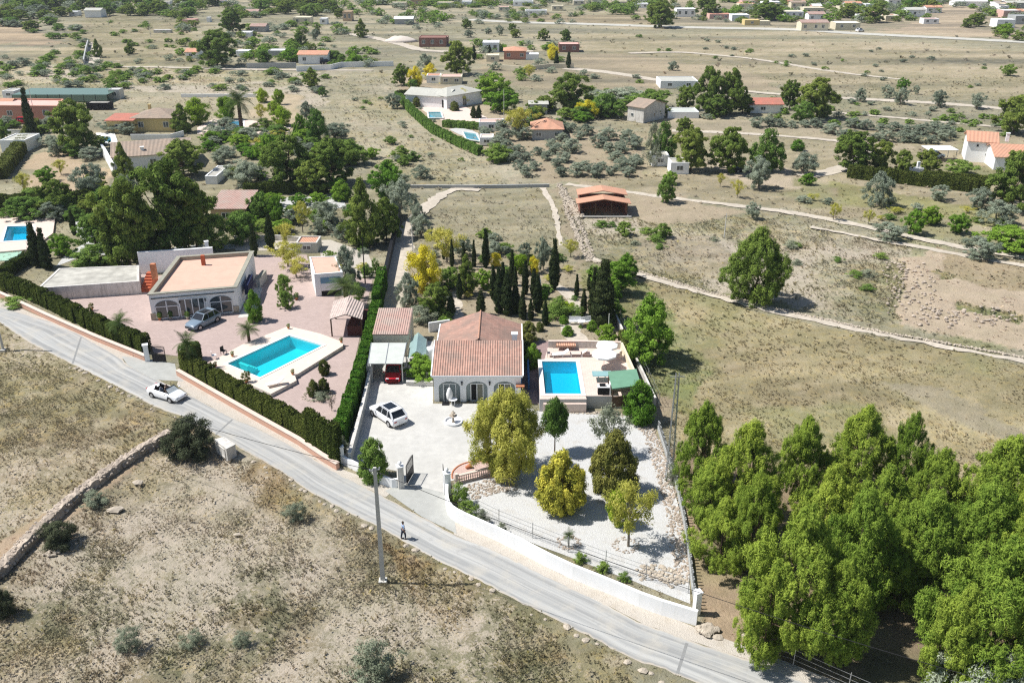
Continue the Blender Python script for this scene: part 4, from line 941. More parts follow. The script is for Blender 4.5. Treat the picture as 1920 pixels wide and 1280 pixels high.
def wirefence(name, label, pts, h, gap=2.5, wires=3, pr=.03, mat=M_steel, cat='fence', z=0):
    L = sum(math.dist(pts[i], pts[i+1]) for i in range(len(pts)-1)); n = max(2, int(L/gap)+1); P = resample(pts, n)
    root = thing(name, label, cat, P[0][0], P[0][1], 0, None, z); x0, y0 = P[0]
    for p in P:
        m = MB(); m.tube([(p[0]-x0, p[1]-y0, -.1), (p[0]-x0, p[1]-y0, h)], pr, 6); m.build('post', mat, root)
    m = MB()
    for k in range(wires):
        zz = h*(k+.6)/wires
        for i in range(n-1): m.bar((P[i][0]-x0, P[i][1]-y0, zz), (P[i+1][0]-x0, P[i+1][1]-y0, zz), .018, .018)
    m.build('wires', mat, root); return root
def pole(name, label, px, pb, h, mat, r0=.17, r1=.10, cat='pole', arms=(), square=False, foot=True):
    x, y = W(px, pb); root = thing(name, label, cat, x, y); m = MB()
    if square: m.add([(-r0,-r0*.7,0),(r0,-r0*.7,0),(r0,r0*.7,0),(-r0,r0*.7,0),(-r1,-r1*.7,h),(r1,-r1*.7,h),(r1,r1*.7,h),(-r1,r1*.7,h)], [(0,1,5,4),(1,2,6,5),(2,3,7,6),(3,0,4,7),(4,5,6,7)])
    else: m.tube([(0,0,-.1),(0,0,h)], [r0, r1], 10)
    m.build('shaft', mat, root)
    if foot: b = MB(); b.box(-.3,.3,-.3,.3,-.3,.06); b.build('foot', M_conc, root, bevel=.04)
    for (z, l, a) in arms:
        b = MB(); b.bar((-l*math.cos(a), -l*math.sin(a), z), (l*math.cos(a), l*math.sin(a), z), .07, .07)
        for s_ in (-1, -.4, .4, 1): b.lathe([(.03,0),(.055,.05),(.03,.1),(.055,.14),(.02,.18)], (s_*l*math.cos(a)*.95, s_*l*math.sin(a)*.95, z+.03), 8)
        b.build('crossarm', M_steel, root)
    return root
def parasol(px, py, z, label, r=1.4, h=2.3):
    x, y = W(px, py, z); root = thing('parasol', label, 'parasol', x, y, 0, None, z); m = MB(); m.tube([(0,0,0),(0,0,h)], .025, 8); m.build('pole', M_steel, root)
    c = MB(); k = 8; V = [(0,0,h+.05)]+[(r*math.cos(6.2832*i/k+.2), r*math.sin(6.2832*i/k+.2), h-.42) for i in range(k)]+[(r*math.cos(6.2832*i/k+.2), r*math.sin(6.2832*i/k+.2), h-.6) for i in range(k)]
    c.add(V, [(0, 1+i, 1+(i+1)%k) for i in range(k)]+[(1+i, 1+k+i, 1+k+(i+1)%k, 1+(i+1)%k) for i in range(k)]); c.build('canopy', M_fabric, root)
    b = MB(); b.lathe([(.28,0),(.28,.08),(.05,.12)]); b.build('base', M_conc, root); return root
def lounger(px, py, z, ang, label, mat=M_fabric, group=None):
    x, y = W(px, py, z); root = thing('sun_lounger', label, 'sun lounger', x, y, ang, group, z)
    m = MB(); m.box(-.95,.35,-.32,.32,.30,.36); m.build('seat', mat, root, bevel=.02); b = MB(); b.add([(.35,-.32,.30),(.95,-.32,.72),(.95,.32,.72),(.35,.32,.30),(.35,-.32,.36),(.93,-.32,.78),(.93,.32,.78),(.35,.32,.36)], [(0,3,2,1),(4,5,6,7),(0,1,5,4),(1,2,6,5),(2,3,7,6),(3,0,4,7)]); b.build('backrest', mat, root)
    for sx in (-.8, .25):
        for sy in (-.28, .28): q = MB(); q.box(sx-.03, sx+.03, sy-.03, sy+.03, 0, .3); q.build('leg', M_whitep, root)
    return root
def chair(px, py, z, ang, label, mat=M_whitep, group=None):
    x, y = W(px, py, z); root = thing('garden_chair', label, 'chair', x, y, ang, group, z)
    m = MB(); m.box(-.25,.25,-.25,.25,.42,.46); m.build('seat', mat, root); m = MB(); m.box(.22,.26,-.25,.25,.46,.92); m.build('backrest', mat, root)
    for sx in (-.22, .22):
        for sy in (-.22, .22): q = MB(); q.box(sx-.02, sx+.02, sy-.02, sy+.02, 0, .42); q.build('leg', mat, root)
    return root
def table(px, py, z, r, label, mat=M_whitep, h=.74, rnd_=True):
    x, y = W(px, py, z); root = thing('garden_table', label, 'table', x, y, 0, None, z); m = MB()
    if rnd_: m.lathe([(r,h-.04),(r,h)], n=24)
    else: m.box(-r, r, -r*.6, r*.6, h-.04, h)
    m.build('tabletop', mat, root)
    for a in range(4): q = MB(); q.tube([(r*.5*math.cos(a*1.571+.78), r*.4*math.sin(a*1.571+.78), 0), (r*.5*math.cos(a*1.571+.78), r*.4*math.sin(a*1.571+.78), h-.04)], .03, 6); q.build('leg', mat, root)
    return root
def pot(px, py, label, z=0, r=.25, h=.35, mat=M_terra, leaf=L_mid, ls=.35, group=None, cat='plant pot', nm='plant_pot'):
    x, y = W(px, py, z); root = thing(nm, label, cat, x, y, 0, group, z); m = MB(); m.lathe([(r*.65,0),(r*.95,h*.85),(r*1.08,h*.86),(r*1.08,h),(r*.8,h),(r*.75,h*.9)]); m.build('pot', mat, root, smooth=True)
    if leaf:
        me = PROTO['shrub'][0][0].copy(); me.materials.clear(); me.materials.append(leaf); o = link(bpy.data.objects.new('plant', me), root); o.scale = (ls*1.6, ls*1.6, ls*1.8); o.location = (0, 0, h*.85)
    return root
def pool(rect, z, depth, cop, wat, name, label, group=None, curb=.0):
    """rect = 4 world corners (ccw); a swimming pool shell let into its terrace"""
    cx = sum(p[0] for p in rect)/4; cy = sum(p[1] for p in rect)/4; root = thing(name, label, 'swimming pool', cx, cy)
    Q = [Vector((p[0]-cx, p[1]-cy)) for p in rect]; out = []
    for i in range(4):
        d1 = (Q[i]-Q[i-1]).normalized(); d2 = (Q[(i+1)%4]-Q[i]).normalized(); out.append(Q[i]+(Vector((d1.y, -d1.x))+Vector((d2.y, -d2.x)))*cop)
    m = MB(); n = 4; V = [(p.x, p.y, z+.05) for p in out]+[(p.x, p.y, z+.05) for p in Q]+[(p.x, p.y, z-.12) for p in out]+[(p.x, p.y, z-.12) for p in Q]
    m.add(V, [(i, (i+1)%n, n+(i+1)%n, n+i) for i in range(n)]+[(8+i, 8+(i+1)%n, (i+1)%n, i) for i in range(n)]+[(4+i, 4+(i+1)%n, 12+(i+1)%n, 12+i) for i in range(n)]); m.build('coping', M_coph, root)
    b = MB(); zf = z-depth; b.add([(p.x, p.y, z-.12) for p in Q]+[(p.x, p.y, zf) for p in Q], [(i, 4+i, 4+(i+1)%4, (i+1)%4)[::-1] for i in range(4)]+[(4,5,6,7)]); b.build('basin', M_pool, root)
    w = MB(); w.add([(p.x, p.y, z-.15) for p in Q], [(0,1,2,3)]); w.build('water', wat, root); return root, Q, (cx, cy)
# ================= the site =================
def holes_b():
    r = [W(a, b, .45) for a, b in ((426,682),(487.5,707.5),(605,647.5),(542.5,629))]
    return r
POOLB = holes_b()
def grow(P, k):
    cx = sum(p[0] for p in P)/len(P); cy = sum(p[1] for p in P)/len(P); return [(cx+(p[0]-cx)*k, cy+(p[1]-cy)*k) for p in P]
road(); tracks()
TZ = 1.4
# --- paved surfaces of the central property ---
def concrete(name, c, joints=3.2):
    s = N(name); v = s.coord(); f = s.noise(v, 1.1, 5, .7); g = s.noise(v, 9, 3, .7); b = s.noise(v, .25, 3)
    c_ = s.mix(s.ramp(f, .35, .7), mulc(c, .88), mulc(c, 1.08)); c_ = s.mix(s.ramp(b, .45, .7, 0, .5), c_, mulc(c, .8)); c_ = s.mix(s.ramp(g, .55, .8, 0, .35), c_, mulc(c, .72))
    s.base(c_); s.bump(g, .15, .01); return s.fin(.9, .2)
def paving(name, ca, cb, size=.22):
    s = N(name); v = s.coord(); br = s.n('ShaderNodeTexBrick'); s.set(br, 'Vector', v); s.set(br, 'Color1', ca); s.set(br, 'Color2', cb); s.set(br, 'Mortar', mulc(ca, .62)); s.set(br, 'Scale', 1.0); s.set(br, 'Mortar Size', .012); s.set(br, 'Brick Width', size*1.6); s.set(br, 'Row Height', size)
    f = s.noise(v, .6, 4, .7); g = s.noise(v, 5, 3)
    c = s.mix(s.ramp(f, .4, .7, 0, .55), br.outputs[0], mulc(cb, .82)); c = s.mix(s.ramp(g, .5, .8, 0, .4), c, mulc(ca, 1.15)); s.base(c); s.bump(br.outputs['Fac'], -.2, .01); return s.fin(.88, .2)
def gravel(name, ca, cb):
    s = N(name); v = s.coord(); vo = s.voro(v, 14, out='Color'); f = s.noise(v, .8, 4, .7); g = s.noise(v, 7, 4, .8)
    c = s.mix(s.ramp(vo, 0, 1), ca, mulc(ca, .78)); c = s.mix(s.ramp(f, .5, .72, 0, .7), c, cb); c = s.mix(s.ramp(g, .55, .75, 0, .4), c, mulc(cb, .8)); s.base(c); s.bump(s.voro(v, 14), .7, .04); return s.fin(.95, .1)
M_drive = concrete('driveway_concrete', (.53, .515, .475)); M_apron = concrete('apron_concrete', (.40, .40, .37))
M_pavb = paving('pink_brick_paving', (.48, .375, .335), (.42, .325, .29)); M_pavs = paving('pink_patio_paving', (.58, .42, .36), (.50, .36, .31), .2)
M_grav = gravel('white_gravel', (.58, .575, .555), (.44, .41, .36)); M_vergem = gravel('pale_roadside_dirt', (.54, .49, .42), (.41, .36, .29))
M_pinkpath = paving('salmon_path', (.58, .38, .28), (.50, .34, .26), .3)
drive = [(697,700),(700,690),(692,684),(695,640),(770,640),(812,640),(812,757),(985,757),(1010,775),(1000,815),(960,850),(905,853),(875,868),(862,884),(852,900),(838,904),(838,925),(757,905),(745,883),(655,866),(640,862)]
structure(sheet('driveway', WL(drive), .03, M_drive, skirt=.1)); PAVED.append(WL(drive))
ap = [(722,920),(757,904),(838,920),(850,960),(856,1000),(790,968)]
structure(sheet('driveway_apron', WL(ap), .022, M_apron)); PAVED.append(WL(ap))
ap2 = [(228,668),(272,672),(328,682),(332,700),(345,715),(290,712),(240,685)]
structure(sheet('driveway_apron', WL(ap2), .022, M_apron)); PAVED.append(WL(ap2))
rg_ = random.Random(4)
# roadside verges
vg = smoothpoly(WL([(-120,512),(0,562),(120,612),(225,655),(270,676)]), 1)+smoothpoly(WL([(225,672),(125,613),(0,577),(-120,530)]), 1)
structure(sheet('verge', jitter_poly(vg, 1.5, .08, rg_), .014, M_vergem)); PAVED.append(vg)
vg = WL([(338,706),(470,780),(600,857),(645,880),(740,918),(722,932),(640,892),(565,847),(490,806),(430,781),(365,746),(330,722)])
structure(sheet('verge', jitter_poly(vg, 1.5, .08, rg_), .014, M_vergem)); PAVED.append(vg)
vg = WL([(842,965),(862,980),(949,1021),(1052,1076),(1142,1112),(1218,1145),(1312,1178),(1330,1170),(1350,1195),(1480,1240),(1620,1300),(1560,1302),(1476,1264),(1409,1239),(1316,1209),(1203,1169),(1112,1121),(1022,1078),(925,1030),(852,1003)])
structure(sheet('verge', jitter_poly(vg, 1.3, .12, rg_), .014, M_vergem)); PAVED.append(vg)
# gravel garden with rubble borders
gg = [(1000,770),(1062,772),(1168,778),(1205,792),(1232,820),(1255,880),(1275,970),(1290,1060),(1296,1132),(1227,1106),(1142,1072),(1052,1040),(940,992),(868,955),(850,930),(853,905),(935,885),(965,850)]
structure(sheet('gravel_garden', jitter_poly(WL(gg), 1.5, .1, rg_), .026, M_grav)); PAVED.append(WL(gg))
def rubble(name, label, path, wid, n, rr, mat=M_rub, z=.03, cat='stone border', seed=1):
    g = random.Random(seed); m = MB(); P = resample(path, n)
    T = np.gradient(P, axis=0); T /= np.linalg.norm(T, axis=1)[:, None]
    for i in range(n):
        for _ in range(3):
            u = g.uniform(-.5, .5)*wid; r = g.uniform(*rr); m.rock((P[i][0]-T[i][1]*u+g.uniform(-.2,.2), P[i][1]+T[i][0]*u, z+r*.25), r, g)
    o = m.build(name, mat); tag(o, label, cat, kind='stuff'); return o
rubble('stone_border', 'curved border of pinkish rubble along the right edge of the white gravel garden', WL([(1180,786),(1212,802),(1232,842),(1247,900),(1262,960),(1274,1020),(1284,1085)]), 1.3, 300, (.05, .14))
rubble('stone_border', 'narrow rubble border at the foot of the grey pool retaining wall', WL([(1060,772),(1100,773),(1165,779)]), .7, 80, (.05,.12), M_stone, seed=2)
rubble('rubble_bank', 'bank of pinkish stones below the pale balustrade', WL([(880,925),(910,915),(945,908),(965,905)]), 2.2, 110, (.05,.13), seed=3, cat='rubble')
rubble('rubble_heap', 'heap of brown stones and timber in the lower corner of the gravel garden', WL([(1200,1075),(1230,1072),(1262,1082),(1275,1095)]), 1.6, 60, (.06,.2), M_stone, seed=5, cat='rubble')
rubble('stone_ring', 'ring of brown stones around the small palm-like plant in the gravel', [(W(1066,1018)[0]+.8*math.cos(a/10*6.28), W(1066,1018)[1]+.8*math.sin(a/10*6.28)) for a in range(11)], .25, 26, (.05,.11), seed=6, cat='stones')
rubble('stone_ring', 'brown stones around the foot of the small half-bare tree in the gravel', [(W(1173,1022)[0]+.9*math.cos(a/10*6.28), W(1173,1022)[1]+.9*math.sin(a/10*6.28)) for a in range(11)], .4, 26, (.04,.10), seed=7, cat='stones')
# brick patio in a half round, balustrade
c0 = W(893, 892); hp = [(c0[0]+2.15*math.cos(a), c0[1]+2.2*math.sin(a)+.1) for a in [R(q) for q in range(-12, 200, 8)]]
structure(sheet('patio', hp, .05, M_pavs, skirt=.06)); PAVED.append(hp)
m = MB()
for i in range(len(hp)-1): m.bar((hp[i][0], hp[i][1], .07), (hp[i+1][0], hp[i+1][1], .07), .1, .1)
tag(m.build('patio_kerb', M_terra), 'thin terracotta kerb curving round the half-round patio', 'kerb')
A, B = Vector(W(856,906)), Vector(W(945,884)); root = thing('balustrade', 'pale stone balustrade between the half-round patio and the rubble bank', 'balustrade', A.x, A.y, math.atan2((B-A).y, (B-A).x)); L = (B-A).length
m = MB(); m.box(0, L, -.12, .12, 0, .14); m.build('plinth', M_poolside, root); m = MB(); m.box(0, L, -.13, .13, .72, .82); m.build('handrail', M_poolside, root)
for i in range(22): m = MB(); m.lathe([(.06,.14),(.04,.2),(.075,.34),(.035,.5),(.06,.68),(.06,.72)], (L*(i+.5)/22, 0, 0), 8); m.build('baluster', M_poolside, root, smooth=True)
for t in (.0, .72): m = MB(); m.box(L*t-.14, L*t+.14, -.14, .14, .0, 1.0); m.build('pier', M_poolside, root)
x, y = W(878, 878); root = thing('terracotta_pot', 'orange terracotta pot lying toppled on the half-round patio', 'plant pot', x, y, .5, None, .22); m = MB(); m.lathe([(.13,-.25),(.2,.2),(.24,.21),(.24,.3),(.18,.3),(.14,-.1)], n=14); o = m.build('pot', M_terra, root, smooth=True); o.rotation_euler = (0, R(75), 0)
# ---------------- the white house ----------------
xL, yF = W(814.5, 753); xR = W(976.5, 753)[0]; HW = xR-xL; HD = 12.4; HH = 2.95
root = thing('white_villa', 'white villa with a pinkish tiled roof and three arched openings facing the driveway', 'house', xL, yF)
m = MB(); ops = [((W(px, 753)[0]-xL), 2.15, 1.62, .70) for px in (843.5, 894.5, 946)]
arch_wall(m, 0, HW, HH, ops); m.add([(HW,0,-.05),(HW,HD,-.05),(HW,HD,HH),(HW,0,HH),(0,HD,-.05),(0,0,-.05),(0,0,HH),(0,HD,HH)], [(0,1,2,3),(4,5,6,7),(1,4,7,2)])
m.add([(0,HD,HH),(HW,HD,HH),(HW/2,HD,HH+1.55)], [(0,2,1)]); m.add([(0,0,HH),(0,5,HH),(0,5,4.42),(HW,0,HH),(HW,5,HH),(HW,5,4.42)], [(0,2,1),(3,4,5),(1,2,5,4)]); m.build('wall', M_white, root)
for i, (c, w, sp, rs) in enumerate(ops):
    nm = 'arched_window' if i == 0 else 'arched_door'
    a = arch_panel(nm, M_blueglass, root, c, w, sp, rs, .24)
    f = MB()
    for u in (-.62, 0, .62): f.box(c+u-.045, c+u+.045, .14, .22, 0, 1.92)
    f.box(c-.665, c+.665, .14, .22, 1.92, 2.02); f.box(c-.62, c+.62, .14, .22, -.02, .08); f.build('frame', M_frame, a)
    if i: d = MB(); d.box(c-.56, c-.06, .215, .235, .08, 1.92); d.build('open_leaf', M_dark, a)
    d = MB(); d.box(c+.06, c+.56, .205, .235, .08, 1.9); d.build('pane', plain('curtained_pane', (.20,.20,.15), .3, .2) if i == 1 else MATS['curtained_pane'] if i else M_blueglass, a)
for px in (867, 918.5):
    u = W(px, 753)[0]-xL; d = MB(); d.box(u-.06, u+.06, -.14, -.02, 1.95, 2.25); d.box(u-.09, u+.09, -.17, .0, 2.25, 2.30); d.build('wall_lantern', M_black, root)
r = MB(); oh = .18; t = .14; RZ = HH+1.62; k = 5.0; ZS = 4.42
def slope(P, mi):
    P = [Vector(p) for p in P]; n = len(P); r.add(P+[p+Vector((0,0,t)) for p in P], [tuple(range(n-1,-1,-1)), tuple(range(n,2*n))]+[(i,(i+1)%n,n+(i+1)%n,n+i) for i in range(n)], mi)
slope([(-oh,-oh,HH-.04),(HW+oh,-oh,HH-.04),(HW+oh,k,ZS),(-oh,k,ZS)], 0)
slope([(-oh,k+.01,HH),(HW/2,k+.01,RZ),(HW/2,HD+oh,RZ),(-oh,HD+oh,HH)], 1); slope([(HW+oh,k+.01,HH),(HW+oh,HD+oh,HH),(HW/2,HD+oh,RZ),(HW/2,k+.01,RZ)], 1)
ro = r.build('roof', [M_tilex, M_tiley], root)
m = MB()
for a, b in (((HW/2,k,RZ+.16),(HW/2,HD+oh,RZ+.16)),):
    va, vb = Vector(a), Vector(b); n_ = int((vb-va).length/.4)
    for q in range(n_): m.tube([va.lerp(vb, q/n_), va.lerp(vb, (q+1)/n_)], [.085, .105], 8, cap=False)
m.build('ridge_tiles', plain('ridge_tile_terracotta', (.46,.26,.18), .85, .25, 5), ro, smooth=True)
m = MB(); 
for xx in (-oh-.03, HW+oh+.03): m.bar((xx,-oh,HH+.07),(xx,k,ZS+.11),.12,.16); m.bar((xx,k+.1,HH+.12),(xx,HD+oh,HH+.12),.12,.16)
m.box(-oh, HW+oh, -oh-.05, -oh+.04, HH-.10, HH+.10); m.build('fascia', M_white, root)
m = MB(); m.box(HW-.9, HW-.35, 6.6, 7.2, HH, HH+1.5); m.box(HW-.98, HW-.27, 6.52, 7.28, HH+1.5, HH+1.6); m.build('chimney', M_white, ro)
m = MB(); m.box(HW+.02, HW+.10, 1.2, 5.0, 1.0, 2.3); m.build('side_shutter', M_blue, root); m = MB(); m.box(HW-.5, HW+.35, -.6, -.02, 1.9, 2.05); m.build('door_canopy', M_terra, root)
m = MB(); m.box(HW+.3, HW+.5, 2.5, 12.2, -.05, 1.1); tag(m.build('screen_wall', M_blue), 'blue painted rail wall in the shaded passage beside the white villa', 'wall'); bpy.data.objects['screen_wall'].location = (xL+.45, yF, 0)
m = MB(); m.box(0, .2, 0, 2.6, -.05, 1.2); o = tag(m.build('screen_wall', M_white), 'short low white wall behind the left half of the white villa', 'wall'); o.location = (W(806,612)[0], W(806,612)[1]-1.5, 0); o.rotation_euler = (0,0,-1.2)
# passage between house and pool
pas = [(977,757),(979,640),(1030,640),(1022,757)]
structure(sheet('side_passage', WL(pas), .034, paving('dusky_passage_paving', (.34,.24,.22), (.28,.20,.19), .3))); PAVED.append(WL(pas))
# ---------------- raised pool terrace ----------------
PA = [W(a, b, TZ-.15) for a, b in ((1022,740.6),(1090,741),(1080,680),(1015.8,679.8))]
tout = WL([(1012,748),(1100,748),(1098,742),(1204,742),(1164,652),(1028,650),(1020,676),(1009,676)], TZ)
inner = [tuple(Vector(p)+ (Vector(p)-Vector((sum(q[0] for q in PA)/4, sum(q[1] for q in PA)/4))).normalized()*.2) for p in PA]
o = sheet('pool_terrace', tout, TZ, paving('pale_terrace_paving', (.70,.57,.49), (.64,.51,.44), .3), holes=[inner]); structure(o); PAVED.append(tout)
n = len(tout); m = MB(); m.add([(p[0], p[1], TZ-.004) for p in tout]+[(p[0], p[1], -.1) for p in tout], [(i, n+i, n+(i+1)%n, (i+1)%n) for i in range(n)])
tag(m.build('retaining_wall', M_grey), 'grey rendered retaining wall below the raised pool terrace', 'wall')
pool(PA, TZ, TZ-.03, .42, M_water, 'swimming_pool', 'rectangular turquoise pool with white coping on the terrace of the white villa')
m = MB(); a, b = Vector(W(1019,756)), Vector(W(1100,756)); d = (b-a); Ls = d.length
fy_ = W(1019, 748, TZ)[1]
st_ = thing('pool_ledge', 'pale ledge against the wall below the pool of the white villa', 'wall', W(1019,748,TZ)[0], fy_, math.atan2(d.y, d.x))
for i in range(1): q = MB(); q.box(0, Ls*.97, -.3, -.004, -.05, 1.0); q.build('ledge', M_poolside, st_)
wallpath('terrace_wall', 'low whitish wall with coping closing the back of the pool terrace', WL([(1028,651),(1095,651),(1164,653)], TZ), .75, .22, M_weather, M_poolside, z0=TZ)
wallpath('terrace_wall', 'low ochre wall on the right side of the pool terrace', WL([(1165,654),(1188,706)], TZ), .8, .22, M_cream, z0=TZ)
m = MB(); P = WL([(1042,648),(1080,648),(1078,641),(1044,641)], TZ+.6); m.prism(P, TZ+.45, TZ+.6); tag(m.build('orange_canopy', M_orangetile), 'small orange tiled ledge behind the pool terrace wall', 'canopy')
parasol(1132, 690, TZ, 'white parasol in the middle of the pool terrace, nearer the green roof', 1.35, 2.1); parasol(1137, 673, TZ, 'white parasol at the back of the pool terrace', 1.2, 2.1)
lounger(1050, 668, TZ, R(8), 'white sun lounger behind the pool, nearest the villa'); lounger(1085, 667, TZ, R(0), 'pinkish sun lounger just right of the white one by the terrace wall', M_poolside); lounger(1105, 667, TZ, R(0), 'pinkish sun lounger furthest right by the terrace wall', M_poolside)
chair(1160, 672, TZ, R(-40), 'pale chair in the back right corner of the pool terrace', M_poolside); chair(1030, 668, TZ, R(180), 'pale chair in the back left corner of the pool terrace', M_poolside)
table(1128, 712, TZ, 1.0, 'glass-topped table on the pool terrace beside the green roof', plain('glass_tabletop', (.25,.42,.42), .1, .1), rnd_=False)
x, y = W(1131, 738, TZ); root = thing('barbecue', 'dark barbecue with a white counter at the front of the pool terrace', 'barbecue', x, y, 0, None, TZ); m = MB(); m.box(-.55,.55,-.25,.35,0,.8); m.build('body', M_dark, root); m = MB(); m.box(-.6,.6,-.3,.4,.8,.86); m.build('counter', M_whitep, root); m = MB(); m.box(.6,.72,-.35,.5,0,1.2); m.build('side_wall', M_whitep, root); m = MB(); m.box(-.4,.2,-.1,.2,.86,1.1); m.build('grill_lid', M_black, root, bevel=.04)
# green-roofed bar
GR = [W(a, b, TZ+2.1) for a, b in ((1148,729),(1202,722),(1193,692),(1140,697))]
cx = sum(p[0] for p in GR)/4; cy = sum(p[1] for p in GR)/4; root = thing('garden_bar', 'wooden bar hut under a flat green roof at the right end of the pool terrace', 'hut', cx, cy, 0, None, TZ)
Q = [(p[0]-cx, p[1]-cy) for p in GR]; m = MB(); m.prism(Q, 2.02, 2.14); m.build('roof', M_greenroof, root)
for p in Q: q = MB(); q.box(p[0]*.93-.06, p[0]*.93+.06, p[1]*.93-.06, p[1]*.93+.06, 0, 2.03); q.build('post', M_wood, root)
m = MB(); m.bar((Q[0][0]*.9, Q[0][1]*.9, .55), (Q[1][0]*.9, Q[1][1]*.9, .55), .12, 1.1); m.build('counter', M_wood, root)
m = MB(); m.bar((Q[3][0]*.9, Q[3][1]*.9, 1.0), (Q[2][0]*.9, Q[2][1]*.9, 1.0), .08, 2.0); m.bar((Q[1][0]*.9, Q[1][1]*.9, 1.0), (Q[2][0]*.9, Q[2][1]*.9, 1.0), .08, 2.0); m.build('back_wall', M_cream, root)
# ---------------- garage, carport, tent ----------------
house('garage', 'low garage with a weathered pink tiled roof left of the white villa', (702,668), (767,668), 5.6, 2.6, M_cream, 'shed', .8, (M_pinktile, M_pinktile), oh=.05, cat='garage', wins=[('r', .5, 1.0, .9, .8, 'win')])
CP = [W(a, b, 2.3) for a, b in ((690,682),(755,682),(762,643),(696,643))]; cx = sum(p[0] for p in CP)/4; cy = sum(p[1] for p in CP)/4
root = thing('carport', 'flat pale sheet-roofed carport in front of the pink garage roof', 'carport', cx, cy); m = MB(); Q = [(p[0]-cx, p[1]-cy) for p in CP]; m.prism(Q, 2.28, 2.34); m.build('roof', M_polyc, root)
m = MB(); 
for t in (0, .5, 1): a = Vector(Q[0]).lerp(Vector(Q[1]), t); b = Vector(Q[3]).lerp(Vector(Q[2]), t); m.bar((a.x, a.y, 2.36), (b.x, b.y, 2.36), .06, .05)
m.build('roof_bars', M_steel, root)
for p in Q: q = MB(); q.box(p[0]*.95-.05, p[0]*.95+.05, p[1]*.95-.05, p[1]*.95+.05, 0, 2.28); q.build('post', M_steel, root)
car(739, 705, R(-88), 'hatch', M_carred, 'red hatchback parked half under the flat carport roof')
TP = [W(a, b, 1.7) for a, b in ((764,673),(798,668),(800,636),(770,634))]; cx = sum(p[0] for p in TP)/4; cy = sum(p[1] for p in TP)/4
root = thing('garden_canopy', 'pale blue-green translucent ridge canopy between the carport and the white villa', 'canopy', cx, cy); Q = [(p[0]-cx, p[1]-cy) for p in TP]; m = MB()
r0 = ((Q[0][0]+Q[1][0])/2, (Q[0][1]+Q[1][1])/2, 2.5); r1 = ((Q[3][0]+Q[2][0])/2, (Q[3][1]+Q[2][1])/2, 2.5); m.add([(*Q[0],1.7),r0,r1,(*Q[3],1.7),(*Q[1],1.7),(*Q[2],1.7)], [(0,1,2,3),(1,4,5,2)]); m.build('cover', M_tent, root)
for p in Q: q = MB(); q.tube([(p[0],p[1],0),(p[0],p[1],1.7)], .04, 6); q.build('post', M_steel, root)
x, y = W(807, 676); root = thing('water_tank', 'upright white tank against the left wall of the white villa', 'tank', x, y); m = MB(); m.lathe([(.45,0),(.5,.1),(.5,1.4),(.4,1.6),(.12,1.7)], n=20); m.build('body', M_whitep, root, smooth=True)
wallpath('planter_wall', 'low grey planter wall left of the white villa front', WL([(762,722),(812,723)]), .45, .3, M_conc, M_weather)
# boundary walls
wallpath('boundary_wall', 'long pale grey wall between the driveway and the green hedge', WL([(657,872),(668,830),(682,775),(692,728),(697,700)]), 1.25, .22, M_grey, M_weather)
wallpath('wall_block', 'short tall grey wall end beside the carport', WL([(694,716),(697,697)]), 1.9, .6, M_grey)
fw = smoothpoly(WL([(839,925),(838,950),(843,968),(862,981),(900,998),(949,1020),(1052,1075),(1142,1111),(1218,1144),(1306,1171)]), 1)
wallpath('front_wall', 'long white wall curving from the gate along the lane below the gravel garden', fw, 1.25, .24, M_white)
lw = smoothpoly(WL([(641,868),(680,888),(705,901),(725,910),(740,914),(752,910)]), 1)
wallpath('front_wall', 'short curved white wall left of the gate', lw, .85, .24, M_white)
post('gate_pillar', 'slim white pillar at the left end of the curved gate wall', 642, 868, 1.7, .38, M_white, ball=False)
post('gate_pillar', 'left gate pillar, weathered white with an urn on top', 752, 913, 2.1, .5, M_weather); post('gate_pillar', 'right gate pillar, white with an urn on top', 839, 926, 2.1, .5, M_white)
post('end_pillar', 'white pillar at the far lower right end of the long white wall', 1305, 1150, 1.9, .42, M_white, ball=False)
def gate(px, py, ang, L, label):
    x, y = W(px, py); root = thing('gate_leaf', label, 'gate', x, y, ang); m = MB(); H = 1.85
    for z in (.12, .95, H): m.box(0, L, -.025, .025, z-.025, z+.025)
    m.box(0, .05, -.03, .03, 0, H+.05); m.box(L-.05, L, -.03, .03, 0, H+.05); m.build('frame', M_black, root); m = MB()
    for i in range(1, 14): m.box(L*i/14-.012, L*i/14+.012, -.012, .012, .1, H+.12+.15*math.sin(math.pi*i/14))
    m.build('bars', M_black, root)
    m = MB(); m.box(.05, L-.05, -.01, .01, .12, .9); m.build('panel', M_black, root)
gate(763, 909, R(78), 1.9, 'black iron gate leaf swung inward by the left gate pillar'); gate(834, 928, R(97), 1.9, 'black iron gate leaf swung inward by the right gate pillar')
gate(287, 678, R(-8), 1.6, 'black iron gate leaf half open beside the white pillar of the left property'); 
post('gate_pillar', 'tall white pillar at the entrance of the left property', 277, 676, 1.9, .5, M_white, ball=False)
wirefence('wire_fence', 'wire fence with thin posts on the inner side of the long white wall', WL([(880,955),(940,985),(1052,1030),(1142,1064),(1225,1092),(1290,1112)]), 1.5, 3.2, 4)
m = MB(); fp = resample(WL([(1234,806),(1252,862),(1270,920),(1283,985),(1292,1050),(1298,1100),(1304,1140)]), 70); root = thing('stake_fence', 'fence of close grey stakes along the right side of the gravel garden', 'fence', fp[0][0], fp[0][1])
for i, p in enumerate(fp): m.box(p[0]-fp[0][0]-.05, p[0]-fp[0][0]+.05, p[1]-fp[0][1]-.05, p[1]-fp[0][1]+.05, -.1, 1.0+.25*((i*7)%5)/5)
m.build('stakes', M_grey, root); m = MB()
for i in range(69):
    a, b = fp[i]-fp[0], fp[i+1]-fp[0]; m.bar((a[0],a[1],.22),(b[0],b[1],.22),.16,.6)
m.build('plinth', M_grey, root)
